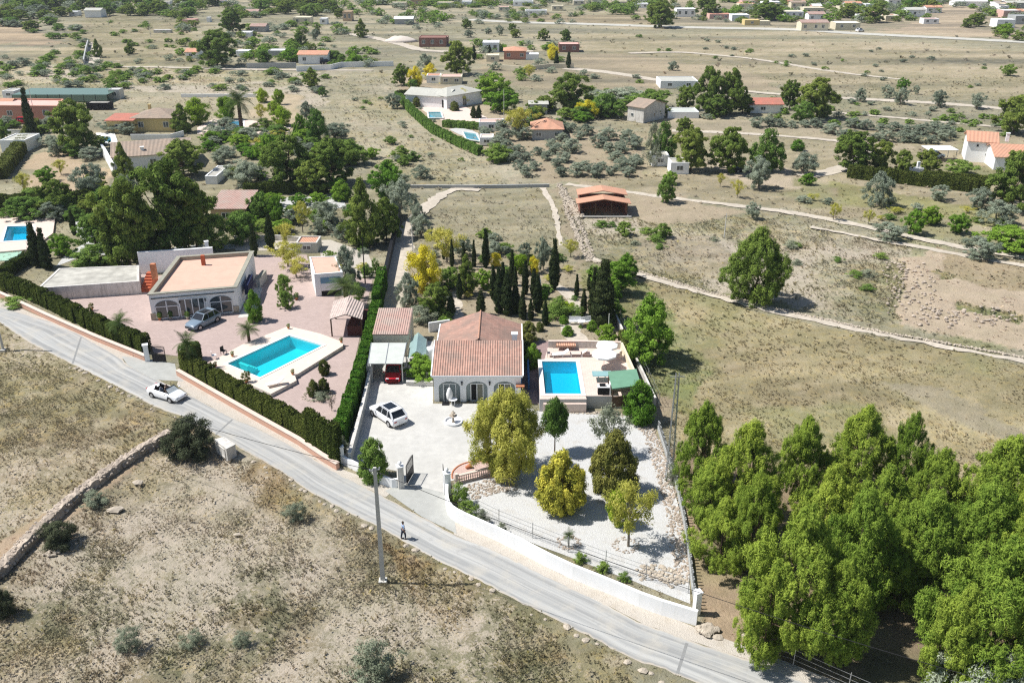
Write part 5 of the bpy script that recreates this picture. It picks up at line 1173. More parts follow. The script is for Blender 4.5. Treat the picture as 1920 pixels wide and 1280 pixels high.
rubble('stone_pier', 'rough beige stone pier and rubble at the end of the white wall', WL([(1318,1178),(1334,1188)]), .8, 30, (.15,.3), M_stone, z=.15, seed=8, cat='stone pier')
# tall white fountain
x, y = W(850, 792); root = thing('fountain', 'white tiered fountain in a round basin on the driveway', 'fountain', x, y); root.scale = (.85,.85,.78); m = MB(); m.lathe([(1.02,0),(1.06,.32),(.92,.34),(.9,.12),(.0,.1)], n=32); m.build('basin', M_whitep, root, smooth=False)
m = MB(); m.lathe([(.2,.1),(.14,.3),(.10,.8),(.12,.85)], n=14); m.build('pedestal', M_stone, root, smooth=True); m = MB(); m.lathe([(.1,.82),(.42,.98),(.46,1.02),(.40,1.0),(.1,.9)], n=20); m.build('lower_bowl', M_stone, root, smooth=True)
m = MB(); m.lathe([(.07,.95),(.06,1.25),(.25,1.36),(.28,1.4),(.2,1.38),(.05,1.4),(.05,1.6),(.09,1.68),(.02,1.76)], n=16); m.build('upper_bowl', M_stone, root, smooth=True)
x, y = W(836, 755); root = thing('folded_parasol', 'folded white cantilever parasol in front of the left arch of the villa', 'parasol', x, y-.3); m = MB(); m.tube([(0,0,0),(0,0,2.0)], .035, 8); m.bar((0,0,1.98),(.45,0,1.98),.05,.05); m.build('pole', M_black, root); m = MB(); m.lathe([(.06,.35),(.3,.7),(.34,1.2),(.2,1.7),(.04,1.95)], (.42,0,0), 14); m.build('canopy', M_fabric, root, smooth=True); m = MB(); m.box(-.35,.35,-.3,.3,0,.12); m.build('base', M_black, root)
table(850, 760, 0, .42, 'small round white table outside the arches of the villa')
car(728, 785, R(131), 'suv', M_carwhite, 'white estate car with a black sunroof parked on the concrete driveway')
# ---------------- left property ----------------
pv = [(66,560),(60,548),(270,505),(285,520),(480,478),(575,478),(585,520),(700,520),(690,560),(660,700),(640,800),(632,830),(560,795),(345,690),(335,668),(290,662),(270,640),(160,588)]
structure(sheet('paved_yard', WL(pv), .03, M_pavb, holes=[grow(POOLB, 1.12)])); PAVED.append(WL(pv))
PB_ = WL([(392,680),(400,690),(508,738),(556,713),(553,704),(643,648),(643,641),(600,625),(541,611),(455,645)], .45)
structure(sheet('pool_platform', PB_, .45, plain('cream_pink_paving', (.72,.60,.50), .85, .08, 2.0), holes=[grow(POOLB, 1.02)])); n = len(PB_)
m = MB(); m.add([(p[0], p[1], .447) for p in PB_]+[(p[0], p[1], -.05) for p in PB_], [(i, n+i, n+(i+1)%n, (i+1)%n) for i in range(n)]); tag(m.build('platform_wall', M_weather), 'low pale wall around the raised pool platform of the left property', 'wall')
rt, Q, cc = pool(POOLB, .45, 1.45, .30, M_waterl, 'swimming_pool', 'turquoise pool set diagonally in the cream platform of the left property')
m = MB(); d0 = (Q[1]-Q[0]).normalized(); d1 = (Q[3]-Q[0]).normalized(); base = Q[0]+d1*1.3
for i in range(4):
    a = base+d0*.15; w_ = .35
    P = [a+d1*(w_*i)*1.0, a+d0*1.6+d1*(w_*i), a+d0*1.6+d1*(w_*(i+1)), a+d1*(w_*(i+1))]; m.prism([(p.x, p.y) for p in P], -1.0, .12-.25*i if i < 4 else -.5)
m.build('pool_steps', M_coph, rt)
# stepped low wall sections beside the pool
BH = polyhouse('flat_roofed_villa', 'flat-roofed villa with pale orange roof, broad stone coping and arched glazed front', [(278,552),(443,538),(475,471),(333,481)], 3.4, M_white, M_roofpink, parapet=.45, pw=.45, coping=M_coping)
P = [W(a, b, 3.4) for a, b in ((278,552),(443,538))]; a, b = Vector(P[0])-Vector(BH.location[:2]), Vector(P[1])-Vector(BH.location[:2]); d = (b-a).normalized(); nn = Vector((d.y, -d.x)); L = (b-a).length
fr = empty('front', a.x, a.y, 0, math.atan2(d.y, d.x)); fr.name = 'glazed_front'; fr.parent = BH; fr.location = (a.x+nn.x*.02, a.y+nn.y*.02, 0)
for nm, u, w, sp, rs in (('arched_window', .18, 2.6, 1.7, .75), ('glazed_door', .47, 2.9, 2.45, .02), ('arched_window', .80, 2.6, 1.7, .75)):
    o = arch_panel(nm, M_glass, fr, u*L, w, sp, rs, -.03, .25 if rs > .1 else 0); q = MB(); c = u*L
    ks = (-.5, 0, .5) if rs > .1 else (-.5, -.27, 0, .27, .5)
    for k_ in ks: q.box(c+k_*w-.06, c+k_*w+.06, -.10, -.035, .2 if rs > .1 else 0, sp+(rs*.95 if k_ == 0 else 0))
    q.box(c-w/2, c+w/2, -.10, -.035, sp-.05, sp+.05); q.box(c-w/2, c+w/2, -.10, -.035, .1, .25); q.build('frame', M_whitep, o)
m = MB()
for u in (.02, .335, .625, .965): m = MB(); m.box(u*L-.35, u*L+.35, -.08, -.01, 0, .95); m.build('stone_dado', M_stone, fr)
m = MB(); m.box(.02*L, .97*L, -.09, -.01, 2.78, 2.86); m.build('awning_case', M_dark, fr)
for u in (.335, .625): q = MB(); q.box(u*L-.07, u*L+.07, -.2, -.03, 2.0, 2.3); q.build('wall_lantern', M_black, fr)
loc = BH.location
def onB(px, py, z): p = W(px, py, z); return (p[0]-loc.x, p[1]-loc.y)
q = MB(); p = onB(382, 496, 3.0); q.box(p[0]-.22, p[0]+.22, p[1]-.22, p[1]+.22, 2.9, 4.3); q.build('chimney', M_red, BH)
q = MB(); p = onB(289, 511, 3.4); q.box(p[0]-.3, p[0]+.3, p[1]-.3, p[1]+.3, 2.6, 4.6); q.build('chimney', M_terra, BH)
q = MB(); a_ = Vector(onB(447,538,3.4)); b_ = Vector(onB(477,474,3.4)); dd = (b_-a_); m0 = a_+dd*.22; q.bar((m0.x+.35, m0.y, 1.9), (m0.x+.35+dd.x*.3, m0.y+dd.y*.3, 1.9), .5, 1.3); q.build('side_awning', plain('navy_awning', (.01,.015,.06), .8, .1), BH)
# low wing, steps, rear walls, terrace strip
polyhouse('flat_roofed_annexe', 'long low annexe with a stained pale flat roof left of the flat-roofed villa', [(70,540),(261,527),(261,497),(110,503)], 1.8, M_weather, M_flat, cat='annexe', parapet=.06, pw=.3)
x, y = W(262, 549); root = thing('outdoor_steps', 'red tiled steps between the annexe and the flat-roofed villa', 'steps', x, y+.2)
for i in range(7): m = MB(); m.box(0, 1.15, i*.45, 3.6, -.05+i*.24, .2+i*.24); m.build('step', M_red, root)
wallpath('courtyard_wall', 'tall pale wall with coping behind the flat-roofed villa', [W(257,472,3.2), W(340,467,3.2), W(398,463,3.2)], 3.1, .3, M_white, M_white)
post('wall_pier', 'square white pier at the right end of the tall courtyard wall', 393, 497, 3.5, .5, M_white, ball=False)
wallpath('low_wall', 'low pale wall with coping right of the flat-roofed villa', WL([(485,540),(498,524)]), 1.3, .5, M_grey, M_coping)
m = MB(); P = WL([(350,574),(470,560),(490,520),(478,500)]); 
sd = sheet('side_strip', WL([(446,596),(478,594),(492,540),(478,540)]), .05, M_conc, skirt=.05); structure(sd)
G_ = polyhouse('small_garage', 'small white outbuilding with a pink roof and a half-open white shutter door', [(589,514),(642.5,510),(630,480),(580,481)], 3.1, M_white, M_roofpink, cat='garage', parapet=.12, pw=.18)
a, b = [Vector(W(*q, 3.1))-Vector(G_.location[:2]) for q in ((589,514),(642.5,510))]; d = (b-a).normalized(); nn = Vector((d.y, -d.x)); L = (b-a).length
g_ = empty('garage_door', a.x+nn.x*.03, a.y+nn.y*.03, 0, math.atan2(d.y, d.x)); g_.parent = G_
m = MB(); m.box(L*.2, L*.9, -.02, -.01, 0, 2.5); m.build('opening', M_dark, g_); m = MB(); m.box(L*.2, L*.9, -.07, -.03, .75, 1.75); m.build('shutter', M_whitep, g_); m = MB(); m.box(L*.2, L*.9, -.09, -.03, 1.75, 2.5); m.build('blue_blind', plain('blue_grey_blind', (.16,.30,.42), .6, .1), g_)
# tiled pergola
PG = [W(a, b, 2.4) for a, b in ((617,597),(679,597),(683,567),(625,563))]; cx = sum(p[0] for p in PG)/4; cy = sum(p[1] for p in PG)/4; root = thing('barbecue_shelter', 'open shelter with a rough pinkish tiled roof beside the green hedge', 'shelter', cx, cy)
Q = [(p[0]-cx, p[1]-cy) for p in PG]; r0 = ((Q[0][0]+Q[1][0])/2, Q[0][1]); r1 = ((Q[3][0]+Q[2][0])/2, Q[3][1]); m = MB()
m.add([(*Q[0],2.3),(*r0,2.95),(*r1,2.95),(*Q[3],2.3),(*Q[1],2.3),(*Q[2],2.3)], [(0,1,2,3),(1,4,5,2)]); m.add([(*Q[0],2.2),(*r0,2.85),(*r1,2.85),(*Q[3],2.2),(*Q[1],2.2),(*Q[2],2.2)], [(3,2,1,0),(2,5,4,1)]); m.build('roof', tiles('pale_pink_rough_tiles', (.62,.50,.44), (.46,.36,.32), (.40,.34,.30), 0, .3, .5), root)
for p in Q: q = MB(); q.box(p[0]*.92-.07, p[0]*.92+.07, p[1]*.92-.07, p[1]*.92+.07, 0, 2.3); q.build('post', M_wood, root)
m = MB(); m.box(r0[0]+.05, Q[1][0]*.95, Q[0][1]+.3, Q[3][1]-.1, 0, 1.3); m.build('oven_block', plain('dark_red_brick', (.10,.035,.03), .9, .3, 8), root)
# salmon kerb walls and hedges along the lane
pw1 = WL([(-20,547),(14,562),(90,598),(180,638),(274,676)]); pw2 = WL([(334,703),(400,741),(480,787),(560,832),(604,862),(634,880)])
wallpath('salmon_wall', 'low salmon-coloured wall below the hedge left of the left entrance', pw1, .62, .35, M_pinkwall, M_poolside)
wallpath('salmon_wall', 'low salmon-coloured wall below the hedge between the two entrances', pw2, .62, .35, M_pinkwall, M_poolside)
h1 = WL([(0,541),(60,566),(140,606),(210,640),(268,664)]); h2 = smoothpoly(WL([(368,676),(348,681),(338,694),(356,709),(420,744),(500,790),(560,822),(578,833)]), 1)
off = lambda P, dx, dy: [(x+dx, y+dy) for x, y in P]
hedge('hedge', off(h1, .25, .55), 1.15, 2.0, L_hedge, 'dark clipped hedge along the lane left of the left entrance', dens=260)
hedge('hedge', off(h2, .25, .55), 1.2, 2.1, L_hedge, 'dark clipped hedge curving along the lane beside the left pool', dens=230)
for i, (px, pb, pt, w) in enumerate([(586,838,768,20),(597,845,776,18),(607,851,783,15),(617,858,790,15),(631,868,795,24)]):
    x, y = W(px, pb); hedge('clipped_cypress', [(x-w/S(pb)*.3, y+.1), (x+w/S(pb)*.3, y-.1)], w/S(pb)*.85, HT(pb, pt), L_hedge, 'one of the five separate clipped cypresses at the lower right end of the roadside hedge', dens=260, step=.3, group='clipped cypresses ending the hedge', cat='cypress', wob=.05)
hb = WL([(637,838),(650,800),(668,745),(684,690),(697,640),(703,610),(709,590)]); hedge('hedge', hb, 1.2, 2.2, L_hedgeb, 'long bright green hedge between the two pool properties', dens=300)
hedge('hedge', WL([(706,590),(713,560),(718,538)]), 1.1, 2.7, L_hedgeb, 'upper taller end of the bright green hedge beside the tiled shelter', dens=260)
wallpath('dark_wall', 'tall dark screened wall running up beside the dirt drive behind the green hedge', WL([(713,582),(722,530),(733,480),(744,430),(750,400)]), 1.5, .35, plain('dark_screen', (.05,.05,.055), .9, .3), MATS['black_metal'])
# cars and people of the lane
car(382, 609, R(-118), 'suv', M_carblue, 'grey-blue car parked in front of the flat-roofed villa')
car(314, 744, R(-27), 'open', M_carwhite, 'white open-top convertible driving on the lane')
# utility box
P = [W(*q, 1.25) for q in ((402,824),(424,841),(441,832.5),(420,819.5))]; cx = sum(p[0] for p in P)/4; cy = sum(p[1] for p in P)/4; root = thing('utility_box', 'white concrete utility box on the verge of the lane beside the dark bush', 'utility box', cx, cy); m = MB(); m.prism([(p[0]-cx, p[1]-cy) for p in P], -.1, 1.2); m.build('body', M_weather, root, bevel=.02)
m = MB(); m.prism([((p[0]-cx)*1.06, (p[1]-cy)*1.06) for p in P], 1.2, 1.28); m.build('lid', M_weather, root); a, b = Vector(P[0])-Vector((cx,cy)), Vector(P[1])-Vector((cx,cy)); d = (b-a).normalized(); opening(root, 'door', (a.x+d.x*.3, a.y+d.y*.3, .1), (d.x,d.y,0), (d.y,-d.x,0), (b-a).length-.6, .95, fr=M_weather, gl=M_weather, name='door')
# poles
pole('concrete_pole', 'tall pale concrete pole standing in the dry field below the lane', 718, 1087, HT(1087, 876), M_conc, .165, .11, square=True, arms=[(HT(1087, 876)-.25, .35, .4)])
pole('concrete_pole', 'pale pole at the left edge of the picture beside the lane', 6, 655, 8.5, M_conc, .15, .10)
x, y = W(1254, 899); H = HT(899, 700); root = thing('lattice_pole', 'tall slim steel lattice pole at the right fence of the gravel garden', 'pole', x, y); m = MB(); a0, a1 = .27, .13
for sx in (-1, 1):
    for sy in (-1, 1): m.bar((sx*a0, sy*a0, -.1), (sx*a1, sy*a1, H), .05, .05)
m.build('legs', M_steel, root); m = MB(); nz = 16
for i in range(nz):
    z0, z1 = H*i/nz, H*(i+1)/nz; r0, r1 = a0+(a1-a0)*i/nz, a0+(a1-a0)*(i+1)/nz; s_ = 1 if i % 2 else -1
    for a in range(4):
        c_, n_ = [(1,0),(0,1),(-1,0),(0,-1)][a], [(0,1),(-1,0),(0,-1),(1,0)][a]
        p0 = (c_[0]*r0-n_[0]*r0*s_, c_[1]*r0-n_[1]*r0*s_, z0); p1 = (c_[0]*r1+n_[0]*r1*s_, c_[1]*r1+n_[1]*r1*s_, z1); m.bar(p0, p1, .028, .028)
m.build('bracing', M_steel, root); m = MB(); m.bar((-.6,0,H-.3),(.6,0,H-.3),.06,.06); m.build('crossarm', M_steel, root)
for i, (px, pb, pt, lab) in enumerate([(685,532,445,'thin dark pole left of the drive above the tiled shelter'),(775,486,420,'thin pole beside the yellow tree at the drive'),(66,222,160,'grey pole leaning over the salmon house beside a tall cypress'),(945,232,168,'tall pale street lamp pole by the small white house with a pink roof'),(204,48,24,'thin pole in the field at the top left'),(283,70,40,'white pole with a crossarm in the top left field'),(992,40,18,'thin pale pole by the far road'),(1358,445,400,'thin pole in the scrub right of the barn'),(1140,640,588,'thin pole in the rear garden behind the pool')]):
    pole('pole', lab, px, pb, HT(pb, pt), M_conc if i != 0 else M_black, .09, .06, foot=False, arms=[(HT(pb, pt)-.3, .7, 0)] if i == 5 else ())
# overhead cable
P0 = Vector((*W(718, 1087), HT(1087, 880)-.1)); 
def cable(a, b, sag, lab):
    a, b = Vector(a), Vector(b); pts = []
    for i in range(25): t = i/24; p = a.lerp(b, t); p.z -= sag*4*t*(1-t); pts.append(p-a)
    m = MB(); m.tube(pts, .02, 5); o = m.build('overhead_cable', M_black); o.location = a; tag(o, lab, 'cable')
cable(P0, (*W(2050, 1330, 7.5), 7.5), 1.0, 'overhead cable from the tall concrete pole down towards the pine grove')
cable(P0, (*W(-150, 600, 8.0), 8.0), 1.4, 'overhead cable from the tall concrete pole towards the left edge')
# dry stone terrace wall, lower left
sw = WL([(-60,1115),(0,1075),(60,1012),(130,946),(200,893),(262,850),(318,818)])
g = random.Random(21); P = resample(sw, 60); m = MB(); T = np.gradient(P, axis=0); T /= np.linalg.norm(T, axis=1)[:, None]; V = []; F = []
for i in range(60):
    n_ = np.array((-T[i][1], T[i][0])); 
    for (u, z) in ((-.50, -.1), (-.47, .6), (-.42, 1.02), (-.1, 1.05), (.25, 1.0), (.7, .45), (1.1, -.12)):
        q = P[i]+n_*(u+g.uniform(-.06, .06)); V.append((q[0], q[1], z*.72*g.uniform(.85, 1.12)))
for i in range(59):
    for j in range(6): F.append((i*7+j, i*7+j+1, (i+1)*7+j+1, (i+1)*7+j))
F += [tuple(range(7)), tuple(59*7+j for j in range(6, -1, -1))]
m.add(V, F)
for i in range(60):
    for _ in range(7): u = g.uniform(-.40, .35); m.rock((P[i][0]-T[i][1]*u+g.uniform(-.1,.1), P[i][1]+T[i][0]*u+g.uniform(-.1,.1), .70), g.uniform(.06,.17), g)
    for _ in range(3): m.rock((P[i][0]+T[i][1]*.47+g.uniform(-.1,.1), P[i][1]-T[i][0]*.47, g.uniform(.05,.6)), g.uniform(.1,.2), g)
tag(m.build('dry_stone_wall', M_rub), 'dry stone terrace wall crossing the lower left field', 'stone wall')
rubble('white_rubble', 'small heap of white stones at the foot of the dry stone wall', WL([(85,1040),(110,1036)]), .6, 8, (.08,.2), M_stone, seed=9, cat='stones')
rubble('white_rubble', 'flat row of pale stones beside the lower grey shrub', WL([(665,1262),(700,1276)]), .5, 14, (.06,.16), M_stone, seed=10, cat='stones')
# stones edging the lane
g = random.Random(31); E_ = resample(WL([(130,684),(215,726),(290,768),(345,792),(415,835),(470,862),(540,900),(571,922),(643,962),(729,1005),(814,1052),(899,1093),(978,1136),(1112,1202),(1182,1242),(1260,1290)]), 90); pr = []
for q in range(5): m = MB(); m.rock((0,0,0), 1, g, fl=.55); o = m.build('edge_stone', M_stone, smooth=False); pr.append(o.data); bpy.data.objects.remove(o)
for i in range(90):
    if g.random() < .3: continue
    o = link(bpy.data.objects.new('edge_stone', pr[g.randrange(5)])); o.location = (E_[i][0]+g.uniform(-.3,.3), E_[i][1]+g.uniform(-.35,.15), .02); s_ = g.uniform(.09, .3); o.scale = (s_*1.2, s_, s_); o.rotation_euler = (0,0,g.uniform(0,6)); tag(o, 'one of the pale rough stones lining the field side of the lane', 'stone', 'stones along the lower edge of the lane')
for px, py, s_ in ((258,905,.35),(217,955,.45),(445,1002,.2),(1400,1190,.25),(1345,1195,.3)):
    o = link(bpy.data.objects.new('boulder', pr[g.randrange(5)])); o.location = (*W(px,py), .05); o.scale = (s_*1.6, s_, s_*.7); tag(o, 'one of a few larger pale boulders lying loose in the dry ground', 'boulder', 'loose pale boulders')
# roadside wire fence under the pines
wirefence('wire_fence', 'thin wire fence with grey posts in front of the pine grove', WL([(1385,1215),(1459,1240),(1520,1262),(1597,1300),(1700,1345)]), 1.6, 3.4, 4)
wirefence('wire_fence', 'short wire fence with pale posts behind the lone pine on the field track', WL([(1432,552),(1462,563),(1495,572)]), 1.5, 2.6, 4)
# satellite dish and rear garden furniture
x, y = W(1014, 552); root = thing('satellite_dish', 'large white satellite dish facing left in the rear garden', 'satellite dish', x, y, R(160)); m = MB(); m.tube([(0,0,0),(0,0,1.2)], .06, 8); m.build('mast', M_steel, root)
m = MB(); V = []; F = []
for i in range(7):
    for k in range(24): rr = 1.0*i/6; V.append((.30*(rr*rr)+.05, rr*math.cos(k/24*6.2832), 1.35+rr*math.sin(k/24*6.2832)))
for i in range(6):
    for k in range(24): F.append((i*24+k, i*24+(k+1)%24, (i+1)*24+(k+1)%24, (i+1)*24+k))
m.add(V, F); m.build('reflector', M_whitep, root, smooth=True); m = MB(); m.tube([(.33,0,.36),(1.0,0,1.3)], .025, 6); m.box(.95,1.1,-.05,.05,1.25,1.38); m.build('feed_arm', M_steel, root)
for px, a, lab in ((1078,0,'white garden bench nearest the round bushes behind the pool'),(1100,20,'white garden bench further right behind the pool')):
    x, y = W(px, 608); root = thing('garden_bench', lab, 'bench', x, y, R(a)); m = MB(); m.box(-.7,.7,-.25,.25,.4,.46); m.build('seat', M_whitep, root); m = MB(); m.box(-.7,.7,.22,.27,.46,.95); m.build('backrest', M_whitep, root)
    for sx in (-.6,.6): q = MB(); q.box(sx-.04,sx+.04,-.22,.22,0,.4); q.build('leg', M_whitep, root)
table(1090, 612, 0, .5, 'white garden table between the two white benches'); table(1062, 624, 0, .4, 'small pale table by the round bushes behind the villa', M_conc)
wallpath('garden_wall', 'low whitish wall between the rear garden and the meadow', WL([(1136,560),(1158,610),(1178,655),(1200,700),(1228,760)]), .9, .2, M_weather)
wirefence('wire_fence', 'wire fence with white posts between the rear garden and the meadow', off(WL([(1136,560),(1158,610),(1178,655),(1200,700),(1228,762)]), .4, 0), 1.7, 2.6, 3)
hedge('hedge', WL([(1165,640),(1180,690)]), .7, 1.5, L_gol, 'narrow yellow-green hedge strip at the right of the pool terrace', dens=200)
# stuff around left pool
for i, (px, py, lab, lf) in enumerate([(462,716,'terracotta pot with a yellow-green plant on the pool platform rim by the hedge',L_gol),(404,688,'pot with a dark plant at the left corner of the diagonal pool',L_dark),(436,668,'small terracotta pot on the left rim of the diagonal pool',L_mid),(541,616,'small pot at the top corner of the diagonal pool',L_mid),(640,642,'dark pot at the right corner of the diagonal pool',L_dark),(549,702,'small dark pot at the lower right corner of the platform',L_dark)]):
    pot(px, py, lab, .45, .16 if i else .25, .25, leaf=lf, ls=.25 if i else .6)
chair(402, 672, .45, R(200), 'white chair at the far left corner of the diagonal pool', M_whitep); chair(420, 664, .45, R(150), 'dark chair next to the white chair by the diagonal pool', M_black)
lounger(517, 722, .45, R(30), 'white sun lounger on the lower corner of the diagonal pool platform')
for px, py, lab in ((320,598,'pot with a white-flowering plant at the left window of the flat-roofed villa'),(300,600,'small pot at the left corner of the flat-roofed villa front'),(395,594,'white trough with a low plant beside the glazed door'),(352,598,'low white trough left of the glazed door of the flat-roofed villa'),(172,582,'pot with a small yellow-green bush alone on the pink paving'),(556,562,'low brown bench-like planter on the paving by the outbuilding')):
    pot(px, py, lab, .03, .22, .35, mat=M_weather if 'white' in lab else M_terra, leaf=L_gol if 'yellow' in lab else L_mid, ls=.4)
rubble('stone_ring', 'ring of pale stones around the small bushes right of the diagonal pool', [(W(596,742)[0]+1.5*math.cos(a/10*6.28), W(596,742)[1]+1.3*math.sin(a/10*6.28)) for a in range(11)], .25, 40, (.05,.12), M_stone, seed=16, cat='stones')
# ---------------- person ----------------
def person(px, py, ang, label, scale=.93):
    x, y = W(px, py); root = thing('person', label, 'person', x, y, ang); root.scale = (scale,)*3
    me = bpy.data.meshes.new('body')
    J = [((0,0,.96),.125),((0,0,1.12),.115),((0,.01,1.32),.135),((0,.0,1.45),.09),((0,.0,1.53),.052),((0,.02,1.61),.085),((0,.02,1.70),.088),((0,.01,1.76),.05)]
    V = [j[0] for j in J]; Rr = [j[1] for j in J]; E = [(i, i+1) for i in range(len(J)-1)]
    def chain(st, pts):
        pv = st
        for p, r in pts: V.append(p); Rr.append(r); E.append((pv, len(V)-1)); pv = len(V)-1
        return pv
    for s_, k in ((1, .10), (-1, -.14)):
        chain(0, [((s_*.10,.0,.90),.095),((s_*.11,k+.03,.50),.062),((s_*.11,k-.04*(1 if k<0 else 0),.10),.042),((s_*.11,k+.02,.045),.038),((s_*.12,k+.16,.03),.032)])
        h_ = chain(3, [((s_*.19,0,1.42),.06),((s_*.25,-k*.5-.02,1.15),.043),((s_*.27,-k*.9+.08,.93),.032),((s_*.27,-k*.9+.12,.87),.028)])
        for q in range(5):
            bx, by, bz = V[h_]; o_ = (q-2)*.017
            if q == 4: chain(h_, [((bx-s_*.02,by+.03,bz-.01),.010),((bx-s_*.03,by+.05,bz-.04),.008)])
            else: chain(h_, [((bx,by+o_+.01,bz-.05),.009),((bx-s_*.008,by+o_+.015,bz-.08-.01*(q==1)),.008),((bx-s_*.02,by+o_+.02,bz-.10),.007)])
    me.from_pydata(V, E, []); o = bpy.data.objects.new('body', me); link(o, root); sk = o.modifiers.new('skin', 'SKIN'); o.data.materials.append(M_skin)
    for i, r in enumerate(Rr): me.skin_vertices[0].data[i].radius = (r, r)
    me.skin_vertices[0].data[0].use_root = True
    ss = o.modifiers.new('sub', 'SUBSURF'); ss.levels = 1; ss.render_levels = 2
    def garment(name, idx, edges, grow_, mat):
        m2 = bpy.data.meshes.new(name); m2.from_pydata([V[i] for i in idx], [(idx.index(a), idx.index(b)) for a, b in edges], []); g2 = bpy.data.objects.new(name, m2); link(g2, o); g2.modifiers.new('skin', 'SKIN'); m2.materials.append(mat)
        for k, i in enumerate(idx): m2.skin_vertices[0].data[k].radius = (Rr[i]+grow_, Rr[i]+grow_)
        m2.skin_vertices[0].data[0].use_root = True; s2 = g2.modifiers.new('sub', 'SUBSURF'); s2.levels = 1; s2.render_levels = 2
    fl = {i: v for i, v in enumerate(V)}
    legs = []; arms = []
    nb = {}
    for a, b in E: nb.setdefault(a, []).append(b)
    l0 = [b for b in nb[0] if b > 7]; lidx = [0]; le = []
    for a in l0:
        le.append((0, a)); p = a; lidx.append(a)
        for _ in range(2): q = nb[p][0]; le.append((p, q)); lidx.append(q); p = q
    garment('trousers', lidx, le, .02, M_trouser)
    a0 = [b for b in nb[3] if b > 7]; aidx = [3, 2, 1]; ae = [(1,2),(2,3)]
    for a in a0:
        ae.append((3, a)); aidx.append(a); q = nb[a][0]; ae.append((a, q)); aidx.append(q)
    garment('shirt', aidx, ae, .02, M_cloth)
    m = MB(); m.lathe([(.06,1.60),(.098,1.66),(.100,1.74),(.07,1.80),(.01,1.82)], (0,-.005,0), 14); m.build('hair', M_hair, o, smooth=True)
    m = MB(); m.box(-.012,.012,.10,.125,1.645,1.685); m.build('nose', M_skin, o, bevel=.005)
    for s_ in (-1,1):
        m = MB(); m.box(s_*.09-.012,s_*.09+.012,.0,.03,1.64,1.70); m.build('ear', M_skin, o, bevel=.008); m = MB(); m.box(s_*.032-.012,s_*.032+.012,.095,.106,1.685,1.697); m.build('eye', M_dark, o); m = MB(); m.box(s_*.12-.05,s_*.12+.05,(.10 if s_>0 else -.14)-.07,(.10 if s_>0 else -.14)+.2,.0,.07); m.build('shoe', M_black, o, bevel=.02)
    m = MB(); m.box(-.025,.025,.098,.108,1.612,1.62); m.build('mouth', plain('lips', (.30,.10,.08), .6, .05), o)
    return root
person(757, 1010, R(-60), 'person in a pale blue shirt and dark trousers walking at the edge of the lane')
# more cars further off
car(1752, 296, R(10), 'hatch', plain('pale_blue_paint', (.45,.55,.62), .3, .02, coat=.5), 'pale blue car under the thin white canopy left of the white farmhouse')
car(1392, 322, R(5), 'hatch', M_black, 'black car in the shade of the trees at the right-hand parking area'); car(47, 231, R(0), 'hatch', M_carred, 'dark red car in front of the salmon house')
car(612, 120, R(15), 'suv', M_black, 'dark car on the drive beside the white house at top left of centre'); car(1612, 60, R(35), 'suv', M_whitep, 'white car on the side road entering the far village')
# ---------------- neighbouring and distant buildings ----------------
ORT = (M_orangetile, M_orangetiley); BRT = (M_beigeroof, M_beigeroof); PKT = (M_pinktile, M_pinktile)
M_redroof = tiles('red_roof_tiles', (.58,.20,.14), (.50,.17,.12), (.42,.18,.13), 0); RRT = (M_redroof, M_redroof)
M_greyroof = plain('pale_grey_tiled_roof', (.50,.49,.43), .9, .2, 3); GRT = (M_greyroof, M_greyroof)
M_tan = stained('tan_render', (.55,.40,.26), (.4,.3,.22), .3); M_brown = stained('brown_block', (.27,.14,.11), (.2,.12,.1), .4)
M_fpink = plain('salmon_roof_screed', (.68,.44,.37), .9, .1, .8)
def fh(x0, x1, pb, pt, depth, wall, rt, rm, label, ridge=1.2, nw=2, ch=None, cat='house', name='distant_house', grp=None, dark=False, y1=None):
    h = HT(pb, pt); pb1 = y1 or pb; wins = []
    w = (x1-x0)/S(pb)
    for i in range(nw): wins.append(('f', (i+.5+(.12 if i % 2 else -.08))/nw, h*.32, min(1.3, w/nw*.5), h*.42, 'dark' if dark else 'win'))
    if rt == 'flat':
        P = [W(x0, pb), W(x1, pb1)]; d = (P[1][0]-P[0][0], P[1][1]-P[0][1]); L = math.hypot(*d); nx, ny = -d[1]/L*depth, d[0]/L*depth
        return polyhouse(name, label, None, h, wall, rm, cat=cat, parapet=.15, pw=.25, group=grp, world=[P[0], P[1], (P[1][0]+nx, P[1][1]+ny), (P[0][0]+nx, P[0][1]+ny)], wins=[(0, (i+.5)/nw, h*.3, min(1.3, w/nw*.5), h*.45, 'win') for i in range(nw)])
    return house(name, label, (x0, pb), (x1, pb1), depth, h, wall, rt, ridge, rm, wins=wins, chimney=ch, cat=cat, group=grp)
# middle distance, left
polyhouse('salmon_house', 'salmon flat-roofed house with pale pink roof at the left edge', [(-40,198),(118,199),(118,186),(-30,184)], 3.4, M_salmon, M_fpink, parapet=.3, pw=.4, coping=M_salmon, wins=[(0,.78,1.0,1.6,1.4,'bars'),(0,.35,1.0,1.4,1.2,'win')])
fh(-30, 22, 215, 196, 5, M_salmon, 'gablex', ORT, 'orange-roofed end of the salmon house beside the white shed roof', 1.0, 1, cat='house', name='house_wing')
fh(4, 50, 285, 263, 7, M_white, 'flat', M_greyroof, 'white flat canopy-roofed building with blue shade at the left edge', nw=0, name='outbuilding', cat='outbuilding')
fh(6, 28, 184, 171, 5, M_white, 'flat', M_flat, 'small white flat-roofed shed behind the salmon house', nw=1, name='outbuilding', cat='outbuilding')
wallpath('white_wall', 'white garden wall in front of the salmon house', WL([(12,256),(55,258),(58,236)]), 1.6, .25, M_white); wallpath('white_wall', 'bright white low wall right of the tall cypress by the salmon house', WL([(72,240),(105,236)]), 1.3, .3, M_white)
